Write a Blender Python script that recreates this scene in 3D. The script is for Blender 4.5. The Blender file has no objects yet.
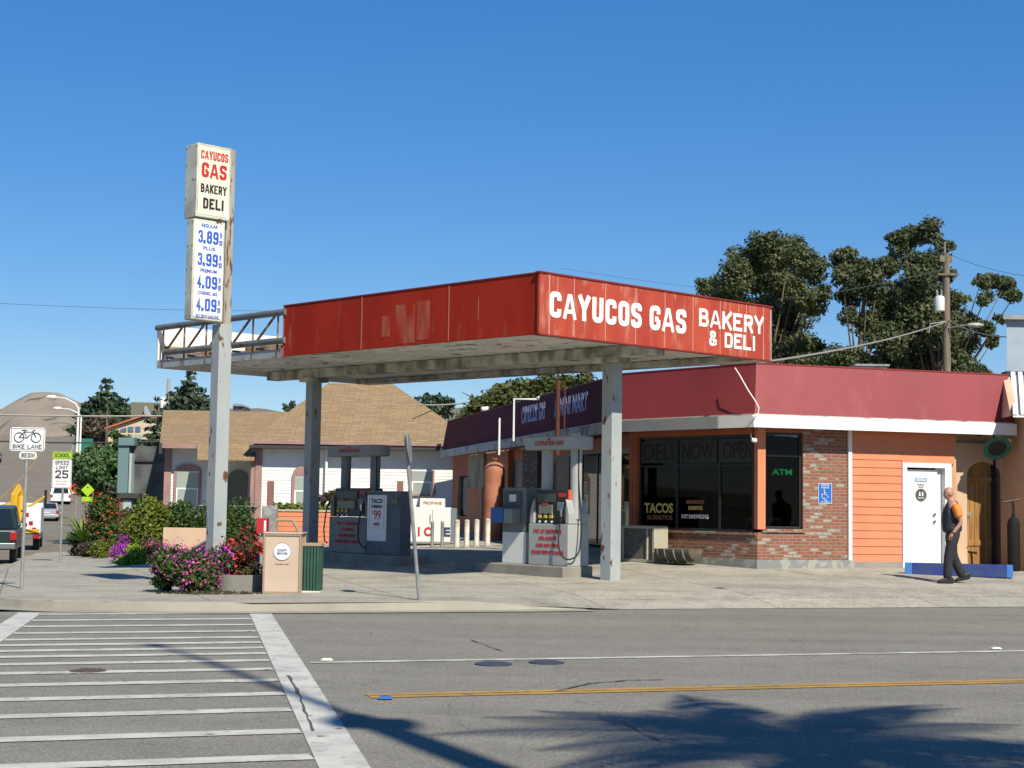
import bpy, bmesh, math, random
import numpy as np
from mathutils import Vector, Matrix
R = math.radians
random.seed(7); rng = np.random.default_rng(7)
S = bpy.context.scene
COL = S.collection
# ---------------------------------------------------------------- camera
FPX = 1544.0; CAMZ = 1.6; PITCH = math.atan(121/1544); ROLL = 0.015
_f = Vector((0, math.cos(PITCH), math.sin(PITCH))); _r0 = Vector((1,0,0)); _u0 = _r0.cross(_f)
_r = _r0*math.cos(ROLL) + _u0*math.sin(ROLL); _u = _u0*math.cos(ROLL) - _r0*math.sin(ROLL)
cam = bpy.data.cameras.new('camera'); camo = bpy.data.objects.new('camera', cam); COL.objects.link(camo)
M = Matrix(((_r.x,_u.x,-_f.x,0),(_r.y,_u.y,-_f.y,0),(_r.z,_u.z,-_f.z,CAMZ),(0,0,0,1)))
camo.matrix_world = M
cam.sensor_width = 36; cam.lens = FPX/1024*36; cam.clip_start = 0.1; cam.clip_end = 8000
S.camera = camo
# ---------------------------------------------------------------- world, sun, exposure
SUN_EL = R(42); SUN_X, SUN_Y = 0.435, -0.90          # horizontal direction towards the sun
w = bpy.data.worlds.new('World'); S.world = w; w.use_nodes = True
nt = w.node_tree; nt.nodes.clear()
sky = nt.nodes.new('ShaderNodeTexSky'); sky.sky_type = 'NISHITA'; sky.sun_disc = False
sky.sun_elevation = SUN_EL; sky.sun_rotation = math.atan2(SUN_X, SUN_Y)
sky.altitude = 0; sky.air_density = 1.0; sky.dust_density = 0.0; sky.ozone_density = 8.0
bg = nt.nodes.new('ShaderNodeBackground'); bg.inputs[1].default_value = 0.084
wo = nt.nodes.new('ShaderNodeOutputWorld')
hs_ = nt.nodes.new('ShaderNodeHueSaturation'); hs_.inputs['Saturation'].default_value = 1.47; hs_.inputs['Value'].default_value = 1.78; hs_.inputs['Hue'].default_value = .51
gm_ = nt.nodes.new('ShaderNodeGamma'); gm_.inputs[1].default_value = .66
nt.links.new(sky.outputs[0], gm_.inputs[0]); nt.links.new(gm_.outputs[0], hs_.inputs['Color']); nt.links.new(hs_.outputs[0], bg.inputs[0]); nt.links.new(bg.outputs[0], wo.inputs[0])
sl = bpy.data.lights.new('sun', 'SUN'); sl.energy = 5.0; sl.angle = R(0.53); sl.color = (1.0, 0.92, 0.77)
so = bpy.data.objects.new('sun', sl); COL.objects.link(so)
sd = Vector((SUN_X, SUN_Y, math.hypot(SUN_X, SUN_Y)*math.tan(SUN_EL)))
so.rotation_euler = sd.to_track_quat('Z', 'Y').to_euler(); so.location = (0, 0, 60)
S.view_settings.view_transform = 'Standard'; S.view_settings.look = 'None'
S.view_settings.gamma = 1; S.view_settings.use_curve_mapping = False; S.view_settings.exposure = 0.5
S.cycles.max_bounces = 6; S.cycles.transparent_max_bounces = 16
S.cycles.use_denoising = True
# ---------------------------------------------------------------- pixel helpers (photo pixel + distance -> place)
CAMV = Vector((0,0,CAMZ))
def ray(px, py):
    return (_f*FPX + _r*(px-512) - _u*(py-384)).normalized()
def at(px, py, Y):
    d = ray(px, py); return CAMV + d*(Y/d.y)
def proj(p):
    q = Vector(p) - CAMV; z = q.dot(_f)
    return 512 + FPX*q.dot(_r)/z, 384 - FPX*q.dot(_u)/z
def lx(px, P, D, z=1.6):
    "how far along the level line P + t*D (2d) the picture column px is met, at height z"
    t = 0.0
    for _ in range(30):
        def f(t): return proj((P[0]+D[0]*t, P[1]+D[1]*t, z))[0] - px
        a = f(t); b = f(t+0.01)
        t -= a/((b-a)/0.01)
    return t
def xz(py, x, y):
    "height of picture row py above the spot x, y"
    z = 1.6
    for _ in range(6):
        a = proj((x,y,z))[1]-py; b = proj((x,y,z+0.01))[1]-py
        z -= a/((b-a)/0.01)
    return z
# ---------------------------------------------------------------- ground shape
K = Vector((3.0, 24.65)); RU = Vector((0.954, 0.30)).normalized(); RV = Vector((-RU.y, RU.x))
SS = Vector((-0.259, 0.966)).normalized(); SN = Vector((SS.y, -SS.x))   # side street: along, towards its right
def uv(x, y):
    q = Vector((x, y)) - K; return q.dot(RU), q.dot(RV)
def xy(u, v):
    return K + RU*u + RV*v
SK = Vector((-2.4, 0.0))                                 # a point of the side street's right kerb line
def ukerb(v):
    # u of the side street's kerb for a given v
    D = SK - K; a = SS
    t = (v - D.dot(RV))/a.dot(RV); return D.dot(RU) + a.dot(RU)*t
def interp(x, xs, ys): return float(np.interp(x, xs, ys))
def lot_z(u, v):
    s = interp(u, [-12,-7,-4,-.4,.4,4,6.5], [-.02,-.016,.01,.018,.022,.040,.046])
    return .13 + s*min(v, 14 if u > -5 else 60)
PV = [-60,0,30,52,70,90,130,200,280,340,420,700]; PZ = [0,0,-.55,-.92,-.9,-.5,.9,5.2,11.8,15.5,18,22]
def street_z(v): return interp(v, PV, PZ)
def lot_edge(v):
    Rr = 4.6; e = 0
    if v < Rr: e = Rr - math.sqrt(max(0, Rr*Rr-(Rr-v)**2))
    return ukerb(v) + e
def G(x, y):
    u, v = uv(x, y)
    if v >= 0 and u >= lot_edge(v): 
        return lot_z(u, v) if v < 45 else max(street_z(v)-.0, 0.2)
    if v >= 0: return street_z(v)
    return 0.0
def pos(px, Y, dz=0):
    x = (px-512)/FPX*Y
    for _ in range(8):
        z = G(x, Y); x -= (proj((x, Y, z))[0]-px)*Y/FPX
    return Vector((x, Y, G(x, Y)+dz))
# ---------------------------------------------------------------- materials
MATS = {}
def sc_(c):
    if c is None: return None
    k = .84 if min(c) > .5 else .68
    return tuple(x*k for x in c)
def mat(name, c, rough=.7, metal=0, c2=None, scale=4.0, lo=.4, hi=.6, bump=0.0, bscale=40, detail=4, spec=.5, coord='Object', stretch=None, c3=None, s3=20, lo3=.62, hi3=.68):
    if name in MATS: return MATS[name]
    c, c2, c3 = sc_(c), sc_(c2), sc_(c3)
    m = bpy.data.materials.new(name); m.use_nodes = True; t = m.node_tree; N = t.nodes; L = t.links
    b = N['Principled BSDF']; b.inputs['Roughness'].default_value = rough; b.inputs['Metallic'].default_value = metal
    b.inputs['Specular IOR Level'].default_value = spec
    b.inputs['Base Color'].default_value = (*c, 1)
    tc = N.new('ShaderNodeTexCoord'); src = tc.outputs[coord]
    if stretch:
        mp = N.new('ShaderNodeMapping'); mp.inputs['Scale'].default_value = stretch; L.new(src, mp.inputs[0]); src = mp.outputs[0]
    out = None
    if c2:
        n = N.new('ShaderNodeTexNoise'); n.inputs['Scale'].default_value = scale; n.inputs['Detail'].default_value = detail
        L.new(src, n.inputs['Vector'])
        r = N.new('ShaderNodeValToRGB'); r.color_ramp.elements[0].position = lo; r.color_ramp.elements[1].position = hi
        r.color_ramp.elements[0].color = (*c, 1); r.color_ramp.elements[1].color = (*c2, 1)
        L.new(n.outputs['Fac'], r.inputs[0]); out = r.outputs[0]
    if c3:
        n = N.new('ShaderNodeTexNoise'); n.inputs['Scale'].default_value = s3; n.inputs['Detail'].default_value = 5
        L.new(src, n.inputs['Vector'])
        r = N.new('ShaderNodeMapRange'); r.inputs[1].default_value = lo3; r.inputs[2].default_value = hi3
        L.new(n.outputs['Fac'], r.inputs[0])
        x = N.new('ShaderNodeMix'); x.data_type = 'RGBA'; x.inputs['B'].default_value = (*c3, 1)
        if out: L.new(out, x.inputs['A'])
        else: x.inputs['A'].default_value = (*c, 1)
        L.new(r.outputs[0], x.inputs['Factor']); out = x.outputs['Result']
    if out: L.new(out, b.inputs['Base Color'])
    if bump:
        n = N.new('ShaderNodeTexNoise'); n.inputs['Scale'].default_value = bscale; n.inputs['Detail'].default_value = 4
        L.new(src, n.inputs['Vector']); bp = N.new('ShaderNodeBump'); bp.inputs['Strength'].default_value = bump; bp.inputs['Distance'].default_value = .02
        L.new(n.outputs['Fac'], bp.inputs['Height']); L.new(bp.outputs[0], b.inputs['Normal'])
    MATS[name] = m; return m
def brick_mat(name, c1, c2, mortar, bw=.2, bh=.067, ms=.012, c3=None, rough=.85, off=.5, bump=.5, noise=None):
    c1, c2, mortar, c3 = sc_(c1), sc_(c2), sc_(mortar), sc_(c3)
    m = bpy.data.materials.new(name); m.use_nodes = True; t = m.node_tree; N = t.nodes; L = t.links
    b = N['Principled BSDF']; b.inputs['Roughness'].default_value = rough
    tc = N.new('ShaderNodeTexCoord'); br = N.new('ShaderNodeTexBrick'); L.new(tc.outputs['UV'], br.inputs['Vector'])
    br.offset = off; br.inputs['Scale'].default_value = 1; br.inputs['Brick Width'].default_value = bw; br.inputs['Row Height'].default_value = bh
    br.inputs['Mortar Size'].default_value = ms; br.inputs['Color1'].default_value = (*c1,1); br.inputs['Color2'].default_value = (*c2,1); br.inputs['Mortar'].default_value = (*mortar,1)
    br.inputs['Bias'].default_value = 0
    out = br.outputs['Color']
    if c3:   # a share of whitewashed bricks: second brick pattern of the same cell size
        b2 = N.new('ShaderNodeTexBrick'); L.new(tc.outputs['UV'], b2.inputs['Vector']); b2.offset = off
        for k, vv in (('Scale',1),('Brick Width',bw),('Row Height',bh),('Mortar Size',ms)): b2.inputs[k].default_value = vv
        b2.inputs['Color1'].default_value = (0,0,0,1); b2.inputs['Color2'].default_value = (1,1,1,1); b2.inputs['Mortar'].default_value = (.0,0,0,1)
        n = N.new('ShaderNodeTexNoise'); n.inputs['Scale'].default_value = 1.3; L.new(tc.outputs['UV'], n.inputs['Vector'])
        a = N.new('ShaderNodeMath'); a.operation = 'ADD'; L.new(b2.outputs['Color'], a.inputs[0]); L.new(n.outputs['Fac'], a.inputs[1])
        r = N.new('ShaderNodeMapRange'); r.inputs[1].default_value = 1.27; r.inputs[2].default_value = 1.34; L.new(a.outputs[0], r.inputs[0])
        x = N.new('ShaderNodeMix'); x.data_type = 'RGBA'; x.inputs['B'].default_value = (*c3,1)
        L.new(out, x.inputs['A']); L.new(r.outputs[0], x.inputs['Factor']); out = x.outputs['Result']
    n = N.new('ShaderNodeTexNoise'); n.inputs['Scale'].default_value = 9; n.inputs['Detail'].default_value = 5; L.new(tc.outputs['UV'], n.inputs['Vector'])
    hs = N.new('ShaderNodeMapRange'); hs.inputs[3].default_value = .65; hs.inputs[4].default_value = 1.3; L.new(n.outputs['Fac'], hs.inputs[0])
    mx = N.new('ShaderNodeVectorMath'); mx.operation = 'SCALE'; L.new(out, mx.inputs[0]); L.new(hs.outputs[0], mx.inputs['Scale'])
    L.new(mx.outputs[0], b.inputs['Base Color'])
    bp = N.new('ShaderNodeBump'); bp.inputs['Strength'].default_value = bump; bp.inputs['Distance'].default_value = .01; bp.invert = True
    L.new(br.outputs['Fac'], bp.inputs['Height']); L.new(bp.outputs[0], b.inputs['Normal'])
    MATS[name] = m; return m
def leaf_mat(name, c1, c2, c3=None, scale=1.2, trans=.25):
    m = bpy.data.materials.new(name); m.use_nodes = True; t = m.node_tree; N = t.nodes; L = t.links
    N.clear(); o = N.new('ShaderNodeOutputMaterial'); p = N.new('ShaderNodeBsdfPrincipled'); p.inputs['Roughness'].default_value = .55
    p.inputs['Specular IOR Level'].default_value = .35
    tl = N.new('ShaderNodeBsdfTranslucent'); mx = N.new('ShaderNodeMixShader'); mx.inputs[0].default_value = trans
    tc = N.new('ShaderNodeTexCoord'); n = N.new('ShaderNodeTexNoise'); n.inputs['Scale'].default_value = scale; n.inputs['Detail'].default_value = 8; n.inputs['Roughness'].default_value = .7
    L.new(tc.outputs['Object'], n.inputs['Vector']); r = N.new('ShaderNodeValToRGB'); e = r.color_ramp.elements
    e[0].position = .35; e[0].color = (*c1,1); e[1].position = .6; e[1].color = (*c2,1)
    if c3: k = e.new(.72); k.color = (*c3,1)
    L.new(n.outputs['Fac'], r.inputs[0]); L.new(r.outputs[0], p.inputs['Base Color']); L.new(r.outputs[0], tl.inputs[0])
    L.new(p.outputs[0], mx.inputs[1]); L.new(tl.outputs[0], mx.inputs[2]); L.new(mx.outputs[0], o.inputs[0])
    MATS[name] = m; return m
def glass_mat(name, tint=(.5,.55,.55), rough=.02, ior=1.24):
    m = bpy.data.materials.new(name); m.use_nodes = True; t = m.node_tree; N = t.nodes; L = t.links
    N.clear(); o = N.new('ShaderNodeOutputMaterial'); tr = N.new('ShaderNodeBsdfTransparent'); tr.inputs[0].default_value = (*tint,1)
    g = N.new('ShaderNodeBsdfGlossy'); g.inputs['Roughness'].default_value = rough; fr = N.new('ShaderNodeFresnel'); fr.inputs[0].default_value = ior
    mx = N.new('ShaderNodeMixShader'); L.new(fr.outputs[0], mx.inputs[0]); L.new(tr.outputs[0], mx.inputs[1]); L.new(g.outputs[0], mx.inputs[2]); L.new(mx.outputs[0], o.inputs[0])
    MATS[name] = m; return m
def emit_mat(name, c, s):
    m = bpy.data.materials.new(name); m.use_nodes = True; b = m.node_tree.nodes['Principled BSDF']
    b.inputs['Base Color'].default_value = (*c,1); b.inputs['Emission Color'].default_value = (*c,1); b.inputs['Emission Strength'].default_value = s
    MATS[name] = m; return m
RUST = (.16,.06,.02)
mat('pole_paint', (.40,.45,.46), .6, 0, (.47,.50,.49), 1.2, .35,.65, c3=RUST, s3=3.2, lo3=.62, hi3=.66, stretch=(2,2,.9))
mat('pole_rusty', (.42,.42,.36), .7, 0, (.34,.27,.19), 1.5, .45,.62, c3=RUST, s3=4, lo3=.56, hi3=.64, stretch=(3,3,.7))
mat('galv', (.42,.43,.42), .5, .3, (.33,.34,.33), 6)
mat('grey_pipe', (.27,.31,.32), .55, .2, (.36,.36,.33), 3, c3=RUST, s3=5, lo3=.62, hi3=.7)
mat('rust_steel', (.28,.15,.08), .85, 0, (.13,.06,.035), 5, .35,.6, c3=(.42,.33,.2), s3=3, lo3=.58, hi3=.66)
mat('white_paint', (.74,.74,.70), .55, 0, (.62,.62,.57), 2.5, .5,.75)
mat('white_clean', (.80,.80,.79), .5)
mat('white_worn', (.62,.62,.58), .7, 0, (.35,.34,.30), 3, .52,.7)
mat('black', (.012,.012,.013), .5)
mat('dark_frame', (.02,.02,.02), .45)
mat('rubber', (.018,.018,.019), .8)
mat('chrome', (.6,.6,.6), .25, 1)
mat('concrete_trim', (.36,.345,.31), .9, 0, (.27,.26,.235), 3, .35,.7, .3, 60)
mat('plinth', (.27,.29,.29), .9, 0, (.42,.42,.38), 5, .52,.6, .3, 30)
mat('orange_siding', (.80,.29,.145), .8, 0, (.73,.26,.13), 2, .4,.7)
mat('orange_trim', (.55,.15,.05), .7, 0, (.45,.12,.045), 3)
mat('peach', (.72,.43,.25), .85, 0, (.62,.36,.20), 2, .4,.7, .2, 40)
mat('peach_wall', (.76,.55,.38), .85, 0, (.68,.47,.32), 2, .4,.7, .15, 40)
mat('letter_white', (.85,.85,.82), .6)
mat('letter_red', (.62,.02,.02), .6)
mat('letter_black', (.02,.02,.022), .6)
mat('letter_blue', (.03,.13,.62), .6)
mat('letter_yellow', (.75,.55,.05), .6)
mat('letter_pale', (.42,.46,.72), .7)
mat('letter_dim', (.14,.155,.145), .6)
# ---------------------------------------------------------------- mesh builder
class FR:
    "a local frame: origin P, along A, outwards O (2d), z up"
    def __init__(s, P, A, O=None):
        s.P = Vector((P[0], P[1], P[2] if len(P) > 2 else 0)); A = Vector(A[:2]).normalized(); s.A = Vector((A.x, A.y, 0))
        s.O = Vector((O[0], O[1], 0)).normalized() if O else Vector((A.y, -A.x, 0))
    def __call__(s, a, o, z): return s.P + s.A*a + s.O*o + Vector((0,0,z))
class MB:
    def __init__(s): s.v = []; s.l = []; s.f = []; s.mi = []; s.m = 0
    def add(s, pts, faces, F=None):
        k = len(s.v)
        for p in pts:
            p = Vector(p); s.l.append(p.copy()); s.v.append(F(*p) if F else p)
        for f in faces: s.f.append(tuple(i+k for i in f)); s.mi.append(s.m)
        return s
    def box(s, x0,x1,y0,y1,z0,z1, F=None):
        return s.add([(x0,y0,z0),(x1,y0,z0),(x1,y1,z0),(x0,y1,z0),(x0,y0,z1),(x1,y0,z1),(x1,y1,z1),(x0,y1,z1)],
              [(0,3,2,1),(4,5,6,7),(0,1,5,4),(1,2,6,5),(2,3,7,6),(3,0,4,7)], F)
    def tube(s, path, r, n=8, F=None, cap=True):
        path = [Vector(p) for p in path]; rs = r if isinstance(r, (list, tuple)) else [r]*len(path)
        pts = []; faces = []
        up = None
        for i, p in enumerate(path):
            t = (path[min(i+1,len(path)-1)] - path[max(i-1,0)]).normalized()
            if up is None: up = Vector((0,0,1)) if abs(t.z) < .9 else Vector((1,0,0))
            a = t.cross(up)
            if a.length < 1e-4: a = t.cross(Vector((0,1,.1)))
            a.normalize(); b = t.cross(a).normalized(); up = a.cross(t) if abs(a.cross(t).dot(t))<.5 else up
            for k in range(n):
                th = 2*math.pi*k/n; pts.append(p + a*math.cos(th)*rs[i] + b*math.sin(th)*rs[i])
        for i in range(len(path)-1):
            for k in range(n):
                k2 = (k+1)%n; faces.append((i*n+k, i*n+k2, (i+1)*n+k2, (i+1)*n+k))
        if cap: faces.append(tuple(range(n-1,-1,-1))); faces.append(tuple((len(path)-1)*n+k for k in range(n)))
        return s.add(pts, faces, F)
    def lathe(s, c, prof, n=16, F=None, axis='z'):
        pts = []; faces = []; c = Vector(c)
        for r, h in prof:
            for k in range(n):
                th = 2*math.pi*k/n; a, b = r*math.cos(th), r*math.sin(th)
                pts.append(c + (Vector((a,b,h)) if axis == 'z' else Vector((a,h,b)) if axis == 'y' else Vector((h,a,b))))
        for i in range(len(prof)-1):
            for k in range(n): faces.append((i*n+k, i*n+(k+1)%n, (i+1)*n+(k+1)%n, (i+1)*n+k))
        faces.append(tuple(range(n-1,-1,-1))); faces.append(tuple((len(prof)-1)*n+k for k in range(n)))
        return s.add(pts, faces, F)
    def prism(s, poly, h0, h1, F=None, axis='z', poly2=None):
        "polygon (2d) pushed from h0 to h1; axis z: poly is (x,y); axis x: (y,z); axis y: (x,z)"
        def P(q, h): return (q[0],q[1],h) if axis == 'z' else (h,q[0],q[1]) if axis == 'x' else (q[0],h,q[1])
        n = len(poly); p2 = poly2 or poly
        return s.add([P(q,h0) for q in poly]+[P(q,h1) for q in p2],
            [tuple(range(n-1,-1,-1)), tuple(range(n,2*n))]+[(i,(i+1)%n,n+(i+1)%n,n+i) for i in range(n)], F)
    def quad(s, a, b, c, d, F=None): return s.add([a,b,c,d], [(0,1,2,3)], F)
    def build(s, name, m, parent=None, bevel=0, smooth=False, loc=None):
        me = bpy.data.meshes.new(name)
        off = Vector(loc) if loc is not None else (ORG.get(parent.name, Vector((0,0,0))) if parent and name_world(parent) else Vector((0,0,0)))
        me.from_pydata([tuple(p-off) for p in s.v], [], s.f)
        if isinstance(m, (list, tuple)):
            for q in m: me.materials.append(MATS[q] if isinstance(q, str) else q)
            me.polygons.foreach_set('material_index', s.mi)
        else: me.materials.append(MATS[m] if isinstance(m, str) else m)
        ul = me.uv_layers.new(name='UVMap'); data = ul.data
        for p in me.polygons:
            vs = [s.l[i] for i in p.vertices]
            nn = (vs[1]-vs[0]).cross(vs[2]-vs[0]) if len(vs) > 2 else Vector((0,0,1))
            ax = max(range(3), key=lambda i: abs(nn[i]))
            for li, vi in zip(p.loop_indices, p.vertices):
                q = s.l[vi]; data[li].uv = (q.y, q.z) if ax == 0 else (q.x, q.z) if ax == 1 else (q.x, q.y)
        bm = bmesh.new(); bm.from_mesh(me); bmesh.ops.recalc_face_normals(bm, faces=bm.faces); bm.to_mesh(me); bm.free()
        if smooth:
            me.polygons.foreach_set('use_smooth', [True]*len(me.polygons)); me.set_sharp_from_angle(angle=R(40))
        o = bpy.data.objects.new(name, me); COL.objects.link(o)
        if loc is not None: o.location = loc
        if parent: o.parent = parent
        if bevel:
            b = o.modifiers.new('bevel', 'BEVEL'); b.width = bevel; b.segments = 2; b.limit_method = 'ANGLE'; b.angle_limit = R(40)
        return o
ORG = {}
def name_world(p):
    q = p
    while q.parent: q = q.parent
    if q.name in ORG: ORG[p.name] = ORG[q.name]; return True
    return False
def tag(o, label=None, cat=None, group=None, kind=None):
    if label: o['label'] = label
    if cat: o['category'] = cat
    if group: o['group'] = group
    if kind: o['kind'] = kind
    return o
def thing(name, label, cat, loc=(0,0,0), rotz=0, group=None, world=False):
    "Empty at the base. world=True: parts are given in world coordinates, else in the Empty's own"
    o = bpy.data.objects.new(name, None); COL.objects.link(o); o.location = loc; o.rotation_euler = (0,0,rotz); o.empty_display_size = .2
    if world: ORG[o.name] = Vector(loc)
    return tag(o, label, cat, group)
def part_empty_free(): pass
def dup(root, loc=None, rotz=None, label=None, group=None):
    def cp(o, par):
        c = o.copy(); COL.objects.link(c)
        if par: c.parent = par
        for ch in list(o.children): cp(ch, c)
        return c
    r = cp(root, None)
    if loc is not None: r.location = loc
    if rotz is not None: r.rotation_euler = (0,0,rotz)
    if label: r['label'] = label
    if group: r['group'] = group
    return r
def letters(body, C, X, w, h, m, parent, name='lettering', bold=.0, depth=.006, U=(0,0,1), italic=0, kind=None):
    "C centre (in world coords for world things), X reading direction, w x h metres"
    cu = bpy.data.curves.new('text', 'FONT'); cu.body = body; cu.align_x = 'CENTER'; cu.offset = bold; cu.resolution_u = 3; cu.shear = italic
    ob = bpy.data.objects.new('text', cu); COL.objects.link(ob)
    bpy.context.view_layer.update()
    me = bpy.data.meshes.new_from_object(ob.evaluated_get(bpy.context.evaluated_depsgraph_get()))
    bpy.data.objects.remove(ob); bpy.data.curves.remove(cu)
    vs = np.array([v.co[:] for v in me.vertices]); mn = vs.min(0); mx = vs.max(0); c = (mn+mx)/2
    X = Vector((X[0], X[1], X[2] if len(X) > 2 else 0)).normalized(); U = Vector(U).normalized(); Nn = X.cross(U)
    mb = MB(); base = [Vector(C) + X*((v[0]-c[0])/(mx[0]-mn[0])*w) + U*((v[1]-c[1])/(mx[1]-mn[1])*h) for v in vs]
    fs = [tuple(p.vertices) for p in me.polygons]
    bpy.data.meshes.remove(me)
    # solid letters: front sheet, plus sides
    ed = {}
    for f in fs:
        for i in range(len(f)):
            a, b = f[i], f[(i+1)%len(f)]; ed[(a,b)] = 1
    n = len(base)
    faces = list(fs)
    for (a,b) in ed:
        if (b,a) not in ed: faces.append((b,a,a+n,b+n))
    mb.add([p + Nn*depth for p in base] + base, faces)
    return mb.build(name, m, parent)

# block lettering drawn as thick strokes (sign painter's letters)
GL = {'C':['r',[(1,.70),(1,1),(0,1),(0,0),(1,0),(1,.30)]],'A':['s',[(0,0),(.41,1),(.59,1),(1,0)],'s',[(.2,.24),(.8,.24)]],'Y':['s',[(0,1),(.5,.45),(1,1)],'s',[(.5,.5),(.5,0)]],
'U':['r',[(0,1),(0,0),(1,0),(1,1)]],'O':['c',[(0,1),(1,1),(1,0),(0,0)]],'0':['c',[(0,1),(1,1),(1,0),(0,0)]],'S':['r',[(1,.74),(1,1),(0,1),(0,.54),(1,.46),(1,0),(0,0),(0,.26)]],
'G':['r',[(1,.70),(1,1),(0,1),(0,0),(1,0),(1,.42)],'s',[(1,.44),(.5,.44)]],'B':['s',[(0,0),(0,1)],'r',[(0,1),(.93,1),(.93,.52),(0,.52)],'r',[(0,.52),(1,.52),(1,0),(0,0)]],
'K':['s',[(0,0),(0,1)],'s',[(1,1),(.1,.40)],'s',[(.35,.60),(1,0)]],'E':['s',[(1,1),(0,1),(0,0),(1,0)],'s',[(0,.52),(.85,.52)]],'R':['s',[(0,0),(0,1)],'r',[(0,1),(1,1),(1,.46),(0,.46)],'s',[(.55,.46),(1,0)]],
'D':['s',[(0,0),(0,1)],'r',[(0,1),(1,1),(1,0),(0,0)]],'L':['s',[(0,1),(0,0),(1,0)]],'I':['s',[(.5,0),(.5,1)]],'&':['r',[(1,0),(.15,.72),(.15,1),(.75,1),(.75,.70),(0,.38),(0,0),(.65,0),(1,.42)]],
'M':['s',[(0,0),(0,1),(.5,.3),(1,1),(1,0)]],'N':['s',[(0,0),(0,1),(1,0),(1,1)]],'T':['s',[(0,1),(1,1)],'s',[(.5,1),(.5,0)]],'P':['s',[(0,0),(0,1)],'r',[(0,1),(1,1),(1,.45),(0,.45)]],
'H':['s',[(0,0),(0,1)],'s',[(1,0),(1,1)],'s',[(0,.5),(1,.5)]],'W':['s',[(0,1),(.25,0),(.5,.8),(.75,0),(1,1)]],'3':['r',[(0,.75),(0,1),(1,1),(1,.52),(.3,.52)],'r',[(.3,.52),(1,.52),(1,0),(0,0),(0,.25)]],
'8':['c',[(.05,1),(.95,1),(.95,.52),(.05,.52)],'c',[(0,.52),(1,.52),(1,0),(0,0)]],'9':['r',[(1,.45),(0,.45),(0,1),(1,1),(1,0),(0,0),(0,.2)]],'4':['s',[(.72,0),(.72,1),(0,.28),(1,.28)]],
'.':['s',[(.5,-.0),(.5,.08)]],'2':['r',[(0,.72),(0,1),(1,1),(1,.58),(0,.0)],'s',[(0,0),(1,0)]],'5':['s',[(1,1),(0,1),(0,.52)],'r',[(0,.56),(1,.56),(1,0),(0,0),(0,.2)]],'1':['s',[(.3,.8),(.6,1),(.6,0)]],'6':['r',[(1,.85),(1,1),(0,1),(0,0),(1,0),(1,.55),(0,.55)]]}
WD = {'I':.35,'.':.42,' ':.55,'M':1.25,'W':1.35,'1':.6,'&':1.0,'A':1.1,'Y':1.05}
def block(body, C, X, w, h, m, parent, th=.2, name='lettering', depth=.006, gap=.20, U=(0,0,1)):
    "th = stroke thickness as a share of the height"
    X = Vector((X[0], X[1], 0)).normalized(); U = Vector(U).normalized(); Nn = X.cross(U); C = Vector(C)
    tot = sum(WD.get(c,1) for c in body)+gap*(len(body)-1); k = w/tot; T = h*th; mb = MB(); cur = 0; lay = 0
    for c in body:
        cw_ = WD.get(c,1)*k; gl = GL.get(c, []); tt_ = min(T, cw_*.36) if c not in 'I.1' else T
        if c == 'A': tt_ *= .74
        for i in range(0, len(gl), 2):
            fl, pts = gl[i], gl[i+1]; P = [Vector((tt_/2+p[0]*(cw_-tt_), T/2+p[1]*(h-T))) for p in pts]
            if fl == 's' or c == 'U':      # run straight ends out to the box
                for a, b in ((0,1),(-1,-2)):
                    d = (P[a]-P[b]).normalized()
                    if abs(d.y) > .2: P[a] = P[a] + d*(T/2/max(abs(d.y),.5))
                    elif not (c in 'EAHG' and i > 0) : P[a] = P[a] + d*(tt_/2)
            closed = fl == 'c'
            if fl in 'rc':
                Q = []; n = len(P); rr = min(cw_-tt_, h-T)*.42
                for j in range(n):
                    if not closed and j in (0, n-1): Q.append(P[j]); continue
                    a, b, e = P[j-1], P[j], P[(j+1)%n]; r1 = min(rr, (a-b).length*.49, (e-b).length*.49)
                    p0 = b+(a-b).normalized()*r1; p2 = b+(e-b).normalized()*r1
                    for t in (0,.25,.5,.75,1): Q.append(p0*(1-t)**2+b*2*t*(1-t)+p2*t*t)
                P = Q
            n = len(P); Lp, Rp = [], []
            for j in range(n):
                a = P[j-1] if (j or closed) else None; e = P[(j+1)%n] if (j < n-1 or closed) else None
                d1 = (P[j]-a).normalized() if a is not None and (P[j]-a).length > 1e-6 else None; d2 = (e-P[j]).normalized() if e is not None and (e-P[j]).length > 1e-6 else None
                if d1 is None: d1 = d2
                if d2 is None: d2 = d1
                n1 = Vector((-d1.y,d1.x)); n2 = Vector((-d2.y,d2.x)); mm = (n1+n2)
                mm = mm.normalized() if mm.length > .1 else n1; s_ = tt_/2/max(.45, mm.dot(n1)); Lp.append(P[j]+mm*s_); Rp.append(P[j]-mm*s_)
            dz = depth + .0007*(lay%4); lay += 1
            def W3(p, o): return C + X*(cur+p.x-w/2) + U*(p.y-h/2) + Nn*o
            cnt = n if closed else n-1; v = [W3(p,dz) for p in Lp]+[W3(p,dz) for p in Rp]+[W3(p,0) for p in Lp]+[W3(p,0) for p in Rp]; fs = []
            for j in range(cnt):
                q = (j+1)%n; fs += [(j,n+j,n+q,q),(2*n+j,j,q,2*n+q),(n+j,3*n+j,3*n+q,n+q)]
            if not closed: fs += [(0,2*n,3*n,n),(n-1,2*n-1,4*n-1,3*n-1)]
            mb.add(v, fs)
        cur += cw_ + gap*k
    return mb.build(name, m, parent)
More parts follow.
